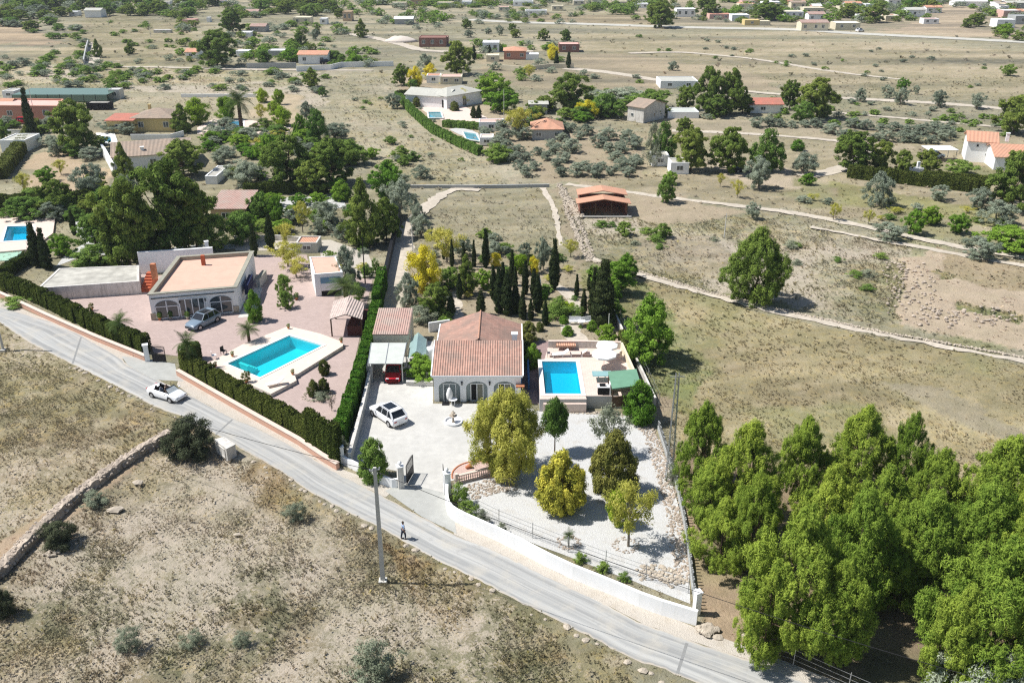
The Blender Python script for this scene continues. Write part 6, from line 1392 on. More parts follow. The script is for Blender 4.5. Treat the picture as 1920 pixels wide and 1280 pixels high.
fh(250, 328, 247, 222, 9, M_yellow, 'hip', (M_beigeroof, M_beigeroof), 'yellow villa with beige hip roof and two barred windows', 1.5, 2, name='yellow_villa', ch=[(2,7,.4)])
fh(203, 252, 250, 227, 6, M_yellow, 'shed', RRT, 'lower wing of the yellow villa with a salmon roof strip and dark porch', .5, 1, name='house_wing', dark=True)
wallpath('white_balustrade', 'white openwork wall in front of the yellow villa', WL([(246,262),(320,262),(345,255)]), 1.2, .2, M_white)
house('brown_roofed_house', 'white house with a large grey-brown tiled gable roof among the trees', (216,324), (362,313), 12, 3.0, M_white, 'gablex', 1.6, BRT, chimney=[(1.2,1.5,-.6),(5.5,2.0,-.4)], wins=[('f',.5,1,1.2,1.2,'win'),('l',.5,1,1,1.2,'win')])
wallpath('white_wall', 'tall white wall running down the left side of the brown-roofed house', WL([(194,292),(200,300),(216,330)]), 2.4, .4, M_white)
fh(398, 462, 418, 392, 7.5, M_tan, 'shed', (M_pinktile, M_pinktile), 'open shelter with a pale terracotta roof behind the large pines', .9, 1, name='garden_shelter', cat='shelter', dark=True)
fh(386, 408, 345, 330, 8, M_white, 'flat', M_flat, 'narrow white building right of the brown-roofed house', nw=0, name='outbuilding', cat='outbuilding')
m = MB(); P = WL([(140,398),(140,372),(90,370),(92,408),(118,420),(135,412)])
structure(sheet('green_terrace', WL([(92,408),(140,398),(138,378),(96,372)]), .04, plain('pale_green_paving', (.36,.55,.42), .8, .15, 1.5))); structure(sheet('green_terrace', WL([(-20,490),(45,488),(40,470),(-20,468)]), .04, MATS['pale_green_paving']))
tp = WL([(-30,478),(60,470),(100,440),(105,405),(60,398),(-30,420)]); ip = WL([(6,454),(62,450),(60,423),(12,424)])
PC = [W(a, b, .25) for a, b in ((6,453),(62,450),(60,424),(14,425))]
structure(sheet('pool_terrace', tp, .28, M_poolside, holes=[grow(PC, 1.03)], skirt=.3)); PAVED.append(tp)
pool(PC, .28, 1.2, .4, M_water, 'swimming_pool', 'turquoise pool with white coping at the left edge behind the cypresses')
gp = WL([(110,500),(125,470),(165,455),(205,470),(208,440),(150,425),(120,400),(145,398),(200,420),(215,470),(150,490),(130,510)]); structure(sheet('pale_path', WL([(105,500),(160,478),(208,478),(208,438),(160,432),(150,400),(142,398),(138,430),(160,455),(120,480)]), .03, M_grav))
structure(sheet('pale_yard', WL([(440,452),(620,450),(690,475),(705,510),(690,540),(610,540),(600,470),(440,470)]), .02, M_vergem)); PAVED.append(WL([(440,452),(620,450),(690,475),(705,510),(690,540),(610,540),(600,470),(440,470)]))
structure(sheet('pale_yard', WL([(268,470),(440,452),(440,466),(270,485)]), .02, M_grav)); structure(sheet('pale_yard', WL([(470,372),(640,368),(650,388),(560,400),(470,395)]), .02, M_grav))
fh(556, 596, 474, 455, 3.2, M_conc, 'flat', M_orangetile, 'small garden hut with a partly orange flat roof behind the outbuilding', nw=1, name='garden_hut', cat='hut')
wallpath('low_wall', 'long low pale wall beyond the flat-roofed villa yard', WL([(440,452),(520,450),(600,456)]), .8, .25, M_weather)
rp = [W(a, b, .1) for a, b in ((412,243),(455,243),(455,228),(416,228))]; tp = WL([(370,252),(480,252),(540,250),(545,240),(470,226),(400,224),(370,240)])
structure(sheet('pool_terrace', tp, .12, M_poolside, holes=[grow(rp, 1.05)], skirt=.15)); pool(rp, .12, 1.0, .5, M_water2, 'swimming_pool', 'blue pool with white coping beside the bright green trees right of the yellow villa', ); PAVED.append(tp)
rp = [W(a, b, .1) for a, b in ((190,266),(209,266),(207,257),(190,257))]; tp = WL([(180,270),(222,270),(215,250),(180,250)])
structure(sheet('pool_terrace', tp, .12, M_coph, holes=[grow(rp, 1.05)], skirt=.15)); pool(rp, .12, 1.0, .4, M_water2, 'swimming_pool', 'tiny blue pool left of the yellow villa behind the big tree')
x, y = W(100, 192); root = thing('netted_enclosure', 'long dark-framed enclosure under grey-green netting behind the salmon house', 'enclosure', x, y); w = 165/S(190); m = MB(); m.box(-w*.45, w*.62, 0, 11, 2.0, 2.04); m.box(-w*.45, w*.62, -.03, 0, .2, 2.0); m.build('netting', M_net, root)
m = MB()
for i in range(9):
    for yy in (0, 11): u = -w*.45+w*1.07*i/8; m.box(u-.06, u+.06, yy-.06, yy+.06, 0, 2.1)
m.build('posts', M_black, root); m = MB(); m.box(-w*.45, w*.62, 11, 11.15, 0, 2.0); m.build('back_panel', M_dark, root)
fh(163, 205, 206, 193, 3, M_dark, 'flat', M_flat, 'long pale-roofed lean-to with dark open front behind the big tree', nw=0, name='lean_to', cat='shed'); fh(205, 226, 186, 168, 3, M_conc, 'flat', M_white, 'white-roofed grey kiosk at the end of the netted enclosure', nw=1, name='kiosk', cat='shed')
wallpath('white_wall', 'long white wall along the far edge of the lemon orchard', WL([(340,182),(400,182),(480,182)]), .8, .3, M_white)
# middle distance, centre
house('grey_roofed_villa', 'white villa with pale grey hip roofs beside a long hedge in the centre distance', (800,198), (838,205), 13, 3.2, M_white, 'hip', 1.4, GRT, wins=[('f',.3,1,1,1.2,'win'),('f',.75,.1,1.8,2.2,'dark'),('r',.5,.1,1.4,2.1,'win')])
house('villa_wing', 'right wing of the white grey-roofed villa', (838,204), (862,194), 12, 3.0, M_white, 'gabley', 1.2, GRT, wins=[('f',.5,.1,1.8,2.0,'dark')])
structure(sheet('villa_terrace', WL([(785,202),(800,212),(832,228),(842,225),(900,232),(915,222),(870,200),(840,200)]), .1, M_poolside, skirt=.1)); PAVED.append(WL([(785,202),(800,212),(832,228),(900,232),(915,222),(870,200)]))
rp = [W(a, b, .1) for a, b in ((805,223),(830,223),(826,212),(803,212))]; pool(rp, .35, .33, .35, M_water2, 'swimming_pool', 'pale blue pool at the corner of the white grey-roofed villa terrace')
fh(898, 944, 246, 229, 4.2, M_white, 'flat', M_fpink, 'small white flat-roofed house with a pink roof and one window by the street lamp', nw=1)
m = MB(); rp = [W(a, b, .1) for a, b in ((875,262),(900,266),(892,252),(868,248))]; structure(sheet('white_terrace', WL([(842,243),(860,252),(902,268),(915,262),(885,245),(860,240)]), .1, M_grav, skirt=.1)); pool(rp, .3, .28, .3, M_water2, 'swimming_pool', 'narrow grey-blue pool below the small white house with a pink roof')
fh(900, 925, 272, 258, 4, M_white, 'flat', M_poolside, 'white terrace block with a dark opening left of the olive grove', nw=1, name='outbuilding', cat='outbuilding')
fh(998, 1055, 262, 243, 8, M_grey, 'hip', ORT, 'house with a salmon hip roof behind the olive grove', 1.6, 2)
fh(993, 1026, 214, 196, 5, M_grey, 'gablex', GRT, 'small pale grey shed with a flat-looking roof left of the round pine', .3, 0, name='shed', cat='shed')
fh(800, 826, 156, 142, 5, M_white, 'flat', M_orangetile, 'white house with an orange-red roof block behind the yellow trees', nw=1); fh(826, 866, 158, 144, 6, M_cream, 'flat', M_fpink, 'long cream flat-roofed house behind the grey-roofed villa', nw=2)
house('farmhouse', 'plain farmhouse with a whitish gable wall and grey side in the centre right distance', (1176,226), (1206,231), 9, 3.6, M_weather, 'gablex', 1.3, BRT, wins=[('f',.3,1.2,.8,.8,'win'),('r',.5,1,.8,.9,'win')])
fh(1252, 1310, 222, 210, 6, M_white, 'flat', M_polyc, 'long pale greenish flat-roofed shed right of the farmhouse', nw=0, name='shed', cat='shed')
fh(1404, 1466, 212, 196, 7, M_white, 'gablex', RRT, 'house with a red roof between the two pine groups at right', 1.0, 1)
fh(1238, 1308, 166, 152, 9, M_white, 'flat', M_greyroof, 'white house with a long pale roof on the far side of the field', nw=2)
fh(1222, 1254, 311, 292, 4, M_white, 'flat', M_flat, 'small white shed with a window at the left of the parking trees', nw=1, name='shed', cat='shed'); fh(1257, 1291, 326, 305, 4, M_white, 'flat', M_flat, 'white shed with flat roof just right and below the other small shed', nw=1, name='shed', cat='shed')
# the open barn
a, b = W(1086,404), W(1176,404); root = thing('open_barn', 'open-fronted barn with two stepped pale terracotta gable roofs', 'barn', a[0], a[1]); w = b[0]-a[0]
m = MB(); m.box(.1, .3, .2, 5.6, -.1, 2.2); m.box(w-.3, w-.1, .2, 5.6, -.1, 2.2); m.box(.1, w-.1, 5.4, 5.6, -.1, 2.2); m.build('wall', M_brick, root); r = MB()
for (y0, y1, z, ov) in ((-.6, 2.4, 2.1, .5), (2.3, 5.9, 2.75, .2)):
    A_, B_, C_ = (-ov, z), (w/2, z+.75), (w+ov, z)
    for p, q in ((A_, B_), (B_, C_)): r.add([(p[0],y0,p[1]),(q[0],y0,q[1]),(q[0],y1,q[1]),(p[0],y1,p[1]),(p[0],y0,p[1]+.12),(q[0],y0,q[1]+.12),(q[0],y1,q[1]+.12),(p[0],y1,p[1]+.12)], [(0,3,2,1),(4,5,6,7),(0,1,5,4),(1,2,6,5),(2,3,7,6),(3,0,4,7)], 0)
r.build('roof', M_orangetiley, root)
for u in (.1, w*.33, w*.66, w-.1): m = MB(); m.box(u-.08, u+.08, -.4, -.24, 0, 2.2); m.build('post', M_wood, root)
m = MB(); m.box(w-.1, w+.1, -.6, 2.2, 0, .3); m.box(0, w+.6, -1.0, -.6, 0, .12); m.build('threshold', M_conc, root)
rubble('junk_heap', 'heap of pale rubble and junk left of the open barn', WL([(1064,372),(1080,392),(1090,408)]), 1.2, 40, (.1,.35), M_stone, seed=12, cat='rubble')
rubble('stone_wall', 'crumbling pale stone wall running down from the barn to the rear garden', WL([(1048,345),(1066,400),(1090,462),(1104,490)]), .8, 150, (.1,.26), M_stone, seed=13, cat='stone wall')
rubble('stone_wall', 'second crumbling stone wall right of the rear field track', WL([(1056,352),(1078,400),(1100,452),(1110,485)]), .7, 120, (.1,.22), M_stone, seed=14, cat='stone wall')
rubble('stone_line', 'line of stones along the scrub track below the lone pine', WL([(1110,490),(1190,507),(1330,548),(1480,584),(1640,620),(1780,645),(1930,672)]), .5, 300, (.06,.18), M_stone, seed=15, cat='stones')
rubble('rock_outcrop', 'pale broken rocks between the scrub and the bare pinkish ground at right', WL([(1690,492),(1702,515),(1718,550),(1712,590),(1760,600),(1850,590),(1900,600)]), 6.5, 90, (.06,.30), M_rub, seed=17, cat='rocks')
wallpath('low_wall', 'low wall across the top of the rear field', WL([(770,352),(900,352),(1030,350)]), .5, .3, M_grey)
# right
house('white_farmhouse', 'tall white farmhouse with an orange roof at the right edge', (1808,302), (1862,306), 7, HT(302,264), M_white, 'gablex', 1.3, ORT, wins=[('f',.35,3,.5,.6,'dark'),('f',.7,1.4,.4,.5,'dark')], chimney=[(7.2,2,.3)])
house('farmhouse_wing', 'lower orange-roofed wing of the white farmhouse at the right edge', (1862,318), (1960,322), 8, 2.6, M_white, 'gablex', 1.6, ORT, wins=[('f',.3,1,1,1,'win')])
x, y = W(1760, 300); root = thing('car_canopy', 'thin white car canopy left of the white farmhouse', 'carport', x, y); m = MB(); m.box(-3,3,-1.5,2.5,2.3,2.4); m.build('roof', M_whitep, root)
for sx in (-2.8,2.8):
    for sy in (-1.3,2.3): q = MB(); q.tube([(sx,sy,0),(sx,sy,2.3)], .06, 6); q.build('post', M_steel, root)
x, y = W(1714, 326); root = thing('outdoor_oven', 'white outdoor oven with a chimney behind the dark hedge at right', 'oven', x, y); m = MB(); m.box(-1.5,1.5,-.6,.6,0,1.2); m.build('body', M_white, root); m = MB(); m.box(.3,.8,-.2,.3,1.2,2.4); m.build('chimney', M_white, root)
hedge('hedge', WL([(1590,332),(1700,344),(1852,362)]), 1.5, HT(344,322), L_hedge, 'long dark clipped hedge at right below the row of round pines', dens=90, leaf=(.16,.1)); hedge('hedge', WL([(1730,334),(1850,343)]), 1.2, HT(338,325), L_hedge, 'shorter dark hedge behind the long clipped one at right', dens=80, leaf=(.16,.1))
hedge('hedge', WL([(745,182),(775,215),(812,248),(850,268),(900,290)]), 1.4, 1.7, L_mid, 'long green hedge running diagonally beside the white grey-roofed villa', dens=70, leaf=(.18,.11)); hedge('hedge', WL([(745,185),(800,184)]), 1.6, 2.2, L_hedge, 'dark hedge end behind the round bush of the grey-roofed villa', dens=60, leaf=(.18,.11)); hedge('hedge', WL([(832,238),(900,243)]), 1.4, 1.6, L_mid, 'green hedge between the villa terrace and the narrow pool', dens=70, leaf=(.18,.11))
hedge('hedge', WL([(0,335),(28,300),(52,268),(66,240)]), 2.4, 2.2, L_gol, 'broad pale green hedge at the left edge beside the sandy orchard', dens=60, leaf=(.2,.12)); hedge('hedge', WL([(0,392),(60,392),(120,386),(175,382)]), 2.2, 2.4, L_hedge, 'dark hedge behind the pool at the left edge', dens=60, leaf=(.2,.12))
hedge('hedge', WL([(460,366),(560,360),(610,362)]), 1.8, 2.0, L_hedge, 'dark hedge behind the two dark pines in the left middle distance', dens=60, leaf=(.2,.12)); hedge('hedge', WL([(8,523),(30,506),(60,492),(75,488)]), 1.5, 1.6, L_hedge, 'dark hedge turning away from the lane at the left edge', dens=120)
# far belt: x0,x1,base,top,depth,wall,roof,mat,label
FAR = [
 (130,146,30,22,5,M_white,'flat',M_white,'tiny white building left in the tree belt at the top left',1),(160,190,33,20,7,M_white,'gablex',GRT,'white barn-like building in the tree belt at the top left',0),
 (342,366,45,37,6,M_fpink,'flat',M_fpink,'long pale wall-like building below the trees at the top left of centre',0),(388,394,42,33,3,M_white,'flat',M_white,'white square tower-like block beside the big dark tree at the top',0),
 (470,498,60,50,7,M_grey,'gablex',PKT,'pink-roofed house with a bluish wall right of the big dark tree at the top',1),(448,470,70,61,6,M_white,'flat',M_white,'white block right below the big dark tree at the top',0),
 (349,372,110,98,6,M_white,'gablex',ORT,'small white house with orange roof left of the large round pine',1),(443,466,106,96,5,M_white,'flat',M_white,'white pergola block right of the large round pine',0),
 (503,536,107,95,6,M_grey,'flat',M_white,'grey shed with a white flat roof behind the long blue-grey wall',0),(560,614,120,103,8,M_white,'gablex',ORT,'white house with an orange roof behind the long white wall',2),
 (550,582,46,33,8,M_cream,'flat',M_cream,'cream flat-roofed house below the trees at the top centre left',2),(600,613,46,35,5,M_white,'flat',M_white,'small white house right of the cream one at the top centre left',1),
 (643,660,40,22,6,M_tan,'flat',M_tan,'tan two-storey house beside a dark cypress at the top',2),(462,484,30,22,6,M_tan,'gablex',PKT,'small pink-roofed house peeping between the trees at the top',0),
 (740,774,46,36,6,M_grey,'gablex',(M_white,M_white),'long shed with a bright white roof at the top centre',0),(530,577,7,-2,9,M_white,'flat',M_white,'long white building cut by the top edge left of centre',2),
 (786,836,88,71,9,M_brown,'flat',M_brown,'brown brick house under construction with square window holes',3),(826,840,84,70,6,M_brown,'flat',M_fpink,'lighter end block of the brown brick house',1),
 (905,936,98,80,8,M_white,'flat',M_white,'white house behind dark cypresses in the centre distance',2),(945,986,112,96,9,M_salmon,'hip',ORT,'salmon house with an orange hip roof in the centre distance',2),
 (912,936,116,104,6,M_cream,'flat',M_cream,'cream block with yellow shrubs in front in the centre distance',1),(986,1010,112,102,5,M_white,'flat',M_white,'low white annexe right of the salmon house in the centre distance',0),
 (1048,1086,98,83,7,M_brown,'flat',M_fpink,'brown-red building with a pale roof behind two thin cypresses',2),(962,1000,12,3,8,M_white,'flat',M_grey,'pale house at the top edge right of centre',3),
 (985,1025,28,20,7,M_white,'flat',M_grey,'long whitish building by the far road right of centre',2),(1268,1304,32,17,8,M_white,'flat',M_white,'bright white house with three dark windows left in the far village',3),
 (1330,1370,36,27,8,M_fpink,'flat',M_salmon,'long pink house in the far village',2),(1372,1404,40,28,7,M_white,'flat',M_white,'white house right of the long pink one in the far village',1),
 (1396,1424,48,38,6,M_yellow,'flat',M_yellow,'low yellow house in the far village',1),(1424,1444,48,40,6,M_cream,'flat',M_cream,'low cream house touching the yellow one in the far village',0),
 (1478,1512,10,2,8,M_salmon,'hip',ORT,'orange-roofed house near the top edge in the far village',1),(1470,1506,34,22,9,M_white,'flat',M_cream,'white terrace house below the orange-roofed one in the far village',3),
 (1506,1544,30,15,9,M_cream,'flat',M_cream,'cream stepped house in the middle of the far village',2),(1516,1546,40,27,7,M_white,'gablex',PKT,'white house with pink roof in the middle of the far village',2),
 (1502,1552,58,43,8,M_cream,'gablex',PKT,'wide cream house with a long pink roof at the front of the far village',3),(1566,1612,56,43,8,M_cream,'flat',M_white,'cream house with a white roof edge by the side road',2),
 (1575,1606,24,13,8,M_cream,'flat',M_cream,'cream house behind the pine in the far village',1),(1608,1622,38,28,5,M_white,'flat',M_white,'small white cube house by the pines in the far village',1),
 (1622,1640,18,8,6,M_white,'flat',M_white,'white house high in the far village left of the bright green tree',1),(1660,1684,40,30,6,M_cream,'flat',M_cream,'small cream house right of the pines in the far village',1),
 (1700,1734,32,19,8,M_white,'gablex',GRT,'white house with a pale gable roof in the far village',1),(1790,1850,12,3,8,M_white,'gablex',(M_white,M_white),'long white-roofed shed at the top edge above the terraced field',0),
 (1868,1902,52,37,7,M_white,'flat',M_white,'white modern block with one dark window at the far right',1),(1902,1960,46,30,8,M_grey,'flat',M_grey,'long grey building behind the white modern block at the far right',2),
 (1880,1912,34,20,8,M_fpink,'flat',M_white,'pinkish house above the white modern block at the far right',1),(1886,1930,16,6,8,M_grey,'gablex',GRT,'grey-roofed house in the top right corner',1),
 (1430,1462,14,4,7,M_white,'flat',M_white,'white house near the top edge left of the orange-roofed one',2),(1385,1412,18,8,7,M_cream,'flat',M_cream,'cream house under the trees left in the far village',2),
 (820,850,14,5,7,M_cream,'flat',M_cream,'cream house at the top edge in the centre',1),(866,884,12,3,6,M_white,'flat',M_white,'white house at the top edge in the centre',1),(770,800,10,0,7,M_tan,'gablex',PKT,'tan house cut by the top edge in the centre',1),
 (1150,1176,12,3,7,M_cream,'flat',M_cream,'small cream house right of the trees at the top edge',1)]
for (x0,x1,pb,pt,dp,wl,rt,rm,lab,nw) in FAR: fh(x0, x1, pb, pt, dp, wl, rt, rm, lab, .9, nw)
wallpath('long_wall', 'long blue-grey wall beside the road in the upper left', WL([(463,128),(556,127)]), 1.6, .3, M_grey); wallpath('long_wall', 'long white wall with gate beside the white orange-roofed house in the upper left', WL([(556,134),(620,131),(640,126),(738,124)]), 1.6, .3, M_white)
wallpath('low_wall', 'beige curved wall in front of the salmon house in the centre distance', WL([(940,130),(985,133),(1030,128),(1076,128)]), 1.4, .4, M_cream); wallpath('low_wall', 'pale wall in the upper left field', WL([(290,61),(322,61)]), 1.2, 2.5, M_weather)
wallpath('retaining_wall', 'grey retaining wall beside the small white track at upper left', WL([(158,122),(162,100),(166,84)]), 1.8, .4, M_grey)
for i, (px, py, r) in enumerate([(752,78,7.5),(742,78,4)]):
    x, y = W(px, py); m = MB(); g = random.Random(i); m.lathe([(r,0),(r*.75,1.0),(r*.4,1.9),(.4,2.3)], n=18); o = m.build('sand_heap', plain('pale_sand%s' % ('' if i == 0 else '_pink'), (.66,.58,.50), .95, .1, 1), smooth=True); o.location = (x, y, -.05); o.scale = (1,.6,1); tag(o, ['large heap of whitish sand left of the brown brick house', 'smaller pinkish sand heap beside the large one'][i], 'sand heap')

g = random.Random(77)
for i in range(26):
    x = g.choice([g.uniform(1365, 1640), g.uniform(1365, 1640), g.uniform(1640, 1760), g.uniform(1860, 1925)]); pb = g.uniform(6, 46) if x > 1400 else g.uniform(6, 30)
    if 1745 < x < 1860: pb = g.uniform(2, 8)
    w = g.uniform(14, 30); fh(x, x+w, pb, pb-g.uniform(8, 11), g.uniform(5, 8), g.choice([M_white, M_cream, M_fpink, M_white]), g.choice(['flat', 'flat', 'gablex', 'hip']), None or M_white if False else g.choice([M_orangetile, M_fpink, M_white, M_beigeroof]), 'one of the small pale houses packed between the gardens of the far village', .8, 2, grp='small pale houses of the far village')
for i, (x, pb) in enumerate([(690,10),(735,14),(905,10),(935,22),(1035,20),(1075,10),(395,10),(300,12),(205,10),(60,14),(1110,8),(1190,16)]):
    w = g.uniform(18, 30); fh(x, x+w, pb, pb-9, 6, g.choice([M_white, M_cream]), 'flat', g.choice([M_fpink, M_white, M_cream]), 'one of the small pale houses half hidden by trees along the top edge', .8, 2, grp='small pale houses along the top edge')
# ---------------- plants, one by one ----------------
# kind | x | foot row | width | top row | label | group
GROVE = 'pines of the grove at lower right'
rows = '''
pine|1312|905|109|745|pine at the top left corner of the grove, next to the lattice pole
pinewide|1392|985|152|783|dark-gapped pine second from the left in the back row of the grove
pine|1325|985|115|860|low pine on the left edge of the grove beside the stake fence
pine|1350|1060|121|930|pine on the left edge of the grove above the dirt path bend
pine|1497|935|111|772|pine third from the left in the back row of the grove, above a gap
pine|1600|930|140|757|tallest pine in the middle of the back row of the grove
pine|1688|930|93|768|narrow pine right of the tallest one in the back row of the grove
pine|1742|985|115|832|pine in the back row of the grove below the open meadow
pinewide|1860|1010|177|812|broad pine at the right end of the back row of the grove
pinewide|1935|1060|140|850|pine cut by the right edge in the back row of the grove
pinewide|1535|1075|152|862|pine in the second row of the grove, left of the centre
pine|1640|1045|140|870|pine in the second row of the grove under the tallest one
pinewide|1715|1120|167|915|bright pine in the middle of the grove
pinewide|1810|1120|186|895|pine in the right middle of the grove
pinewide|1480|1200|196|945|large pine bulging over the dirt path at the left front of the grove
pinewide|1590|1150|167|910|pine in the centre front of the grove
pinewide|1405|1075|111|880|pine between the back row and the large bulging pine of the grove
pine|1560|1240|140|1040|low pine at the centre front of the grove above the dark shaded gap
pine|1430|1235|121|1060|low pine at the left front of the grove by the wire fence
pinewide|1660|1130|140|985|pine behind the dark shaded gap in the grove
pinewide|1915|1170|177|905|pine at the right edge in the middle of the grove
pinewide|1840|1290|243|1000|largest bright pine at the right front of the grove
pine|1770|1310|148|1090|pine at the right front of the grove beside the shaded gap
pinewide|1945|1330|186|1060|pine in the lower right corner of the grove
olive|1820|1345|150|1240|pale green bushy tree at the bottom right edge below the largest bright pine
olive|1900|1350|140|1232|second pale green bushy tree in the bottom right corner
lonepine|1412|563|124|420|lone pine on the field track right of centre
willow|948|893|126|738|large feathery yellow-green pepper tree over the driveway
gold|1052|955|98|850|golden conifer in the white gravel garden
bronze|1149|925|94|812|darker olive-gold conifer right of the golden one
standard|1040|848|50|752|small standard tree with a bare trunk in the gravel garden behind the golden conifer
greyshrub|1140|850|66|765|wispy grey-green shrub behind the olive-gold conifer
airy|1178|1024|84|908|small sparse tree with fresh green tufts on a thin trunk in the gravel garden
lime|1158|985|42|915|thin bright green sprout of leaves beside the half-bare tree
midball|701|897|56|824|dense round palm-like bush inside the left gate wall
greenball|1198|790|60|715|dense round green bush at the corner of the pool terrace
shrub|862|945|34|905|dark green bush just inside the white wall by the right gate pillar
shrub|882|968|34|938|dark green bush second along the white wall from the gate
greyshrub|905|980|24|955|grey-green bush third along the white wall from the gate
greyshrub|940|1003|22|980|small grey-green bush fourth along the white wall from the gate
shrub|1088|1052|26|1035|small dark bush behind the middle of the white wall
shrub|1130|1070|28|1052|small dark bush right of the middle of the white wall
shrub|1170|1088|22|1072|lowest small dark bush behind the white wall
palm|1066|1024|26|994|small spiky plant in a ring of stones in the gravel garden
bright|790|708|62|668|leafy bush in the grey planter left of the white villa
greyshrub|1262|905|26|870|grey weeds at the foot of the lattice pole
bright|1213|678|92|562|large bright green tree at the meadow edge right of the pool
bright|1150|552|74|490|bright green tree at the corner of rear garden and meadow
bright|1172|525|45|478|smaller bright green tree behind the one at the garden corner
cypress|1130|612|44|488|thick dark cypress pair left of the meadow wall, front one
cypress|1112|600|20|500|slim cypress just left of the thick dark cypress
bright|1137|645|40|606|bright bush behind the right end of the pool terrace
golball|990|640|40|604|rounded olive-green bush at the rear right corner of the white villa
greenball|1000|688|34|645|dark green bush beside the passage behind the pool
ball|986|672|30|640|dark shrub touching the rear wall of the white villa
greenball|1064|628|24|610|round green bush nearest the orange canopy
greenball|1057|606|18|590|smaller round green bush behind the first one on the pale path
shrub|1082|592|26|572|green bush right of the curving garden path
cypress|1039|542|20|447|tall cypress right of the satellite dish
cypress|1008|585|18|514|cypress immediately left of the satellite dish
cypress|1081|557|10|514|slim cypress alone at the back of the curved path
cypress|936|586|22|498|cypress in the dense clump behind the villa, left one
cypress|951|590|24|508|cypress in the dense clump behind the villa, second from left
cypress|966|588|20|530|shorter cypress in the front of the dense clump behind the villa
cypress|980|598|16|545|slim cypress right of the dense clump behind the villa
cypress|960|535|12|465|slim cypress behind the dense clump
cypress|966|560|12|500|slim cypress in the middle of the dense clump
cypress|911|502|14|428|tall slim cypress at the back of the rear garden
cypress|889|500|9|450|thin cypress left of the tall one at the back of the rear garden
cypress|848|502|9|448|thin cypress right of the yellow tree
cypress|832|486|7|455|very thin cypress near the yellow tree
cypress|902|590|18|543|small conical cypress right behind the villa roof
cypress|846|592|16|548|small dark cypress left behind the villa roof
cypress|1107|545|14|497|cypress leaning by the garden end of the stone wall
cypress|995|600|12|560|small cypress behind the olive-green bush
conepine|875|552|38|478|dark pine with a bare trunk behind the white villa
darkpine|818|590|64|530|dark green tree left behind the villa beside the pale bush
greyshrub|787|605|54|575|pale flowering bush behind the pink garage roof
mid|770|632|0|0|skip
olive|766|572|40|512|grey-green olive beside the dirt drive
yellow|795|548|58|462|yellow flowering tree at the dirt drive
gol|0|0|0|0|skip
airy|838|492|60|430|light green airy tree behind the yellow one
olive|868|480|34|445|grey-green tree behind the rear garden cypresses
olive|925|478|34|450|grey bush right of the tall slim cypress
lime|977|512|32|475|bright green bush in the back of the rear garden
yellow|1000|512|22|482|small yellowish bush next to the bright green one at the back of the rear garden
olive|1018|505|26|445|tall grey-green bush at the back right of the rear garden
airy|1070|482|30|450|light green bush by the crumbling stone wall
shrub|950|520|30|498|low green shrub in the middle of the rear garden
shrub|1045|592|50|562|flat green patch of shrub inside the curved garden path
airy|820|462|46|430|thin light tree beside the dirt drive top
olive|790|445|36|400|grey-green olive right of the dirt drive
olive|783|420|26|380|small grey olive higher up beside the dirt drive
olive|655|538|44|458|grey-green olive tree behind the small outbuilding
shrub|690|520|22|495|dark shrub in the pale yard above the tiled shelter
shrub|704|512|16|484|small round shrub in the pale yard near the dark wall
shrub|672|560|26|530|dark shrub behind the tiled shelter
palm|650|576|72|520|palm fronds over the tiled shelter
palm|642|590|0|0|skip
mid|534|558|30|513|green tree beside the pink paving left of the outbuilding
mid|536|578|26|545|lower green shrub below the one left of the outbuilding
airy|540|500|60|455|thin yellow-green tree behind the small outbuilding
airy|556|520|50|485|light yellow-green bush right behind the outbuilding
greenball|478|602|34|546|thick yellow-green clipped column bush beside the flat-roofed villa
palm|468|645|48|606|branching palm-like plant beside the diagonal pool
palm|358|698|50|625|palm inside the curve of the roadside hedge
palm|229|638|54|590|palm behind the roadside hedge left of the entrance
ball|609|702|24|674|small egg-shaped clipped bush right of the diagonal pool
ball|608|736|24|708|second egg-shaped clipped bush below the first one
golball|588|742|24|712|yellow-green spiky bush beside the second egg-shaped one
greyshrub|600|748|34|735|low grey plant in the ring of pale stones
dry|622|770|20|734|thin bare sapling in the lower corner of the pink paving
greyshrub|640|850|28|818|grey-green bush at the left end of the gate wall
darkshrub|357|846|84|784|big dark bush at the top of the dry stone wall beside the lane
darkshrub|112|1020|58|978|dark shrub growing out of the dry stone wall
greyshrub|175|945|50|925|grey-green weeds at the foot of the dry stone wall
darkshrub|10|1150|40|1105|dark weeds at the lower end of the dry stone wall
greyshrub|243|1212|48|1178|small grey-green shrub in the lower left field
greyshrub|704|1262|84|1202|large grey-green shrub at the bottom centre of the field
greyshrub|362|1205|38|1185|low grey shrub right of the small one in the lower left field
greyshrub|555|972|42|945|pale round tuft below the lane near the stones
greyshrub|455|1205|34|1185|faint grey tuft in the lower field left of centre
golball|55|600|0|0|skip
shrub|30|572|50|558|low reddish-green planting beside the lane at the far left
golball|6|550|14|540|yellow-green bush at the far left end of the lane wall
'''
def run_rows(rows, grp=None):
    for ln in rows.strip().split('\n'):
        f = ln.split('|')
        if f[5] == 'skip' or f[3] == '0': continue
        plant(f[0], float(f[1]), float(f[2]), float(f[3]), float(f[4]), f[5], (f[6] if len(f) > 6 else grp))
run_rows(rows)
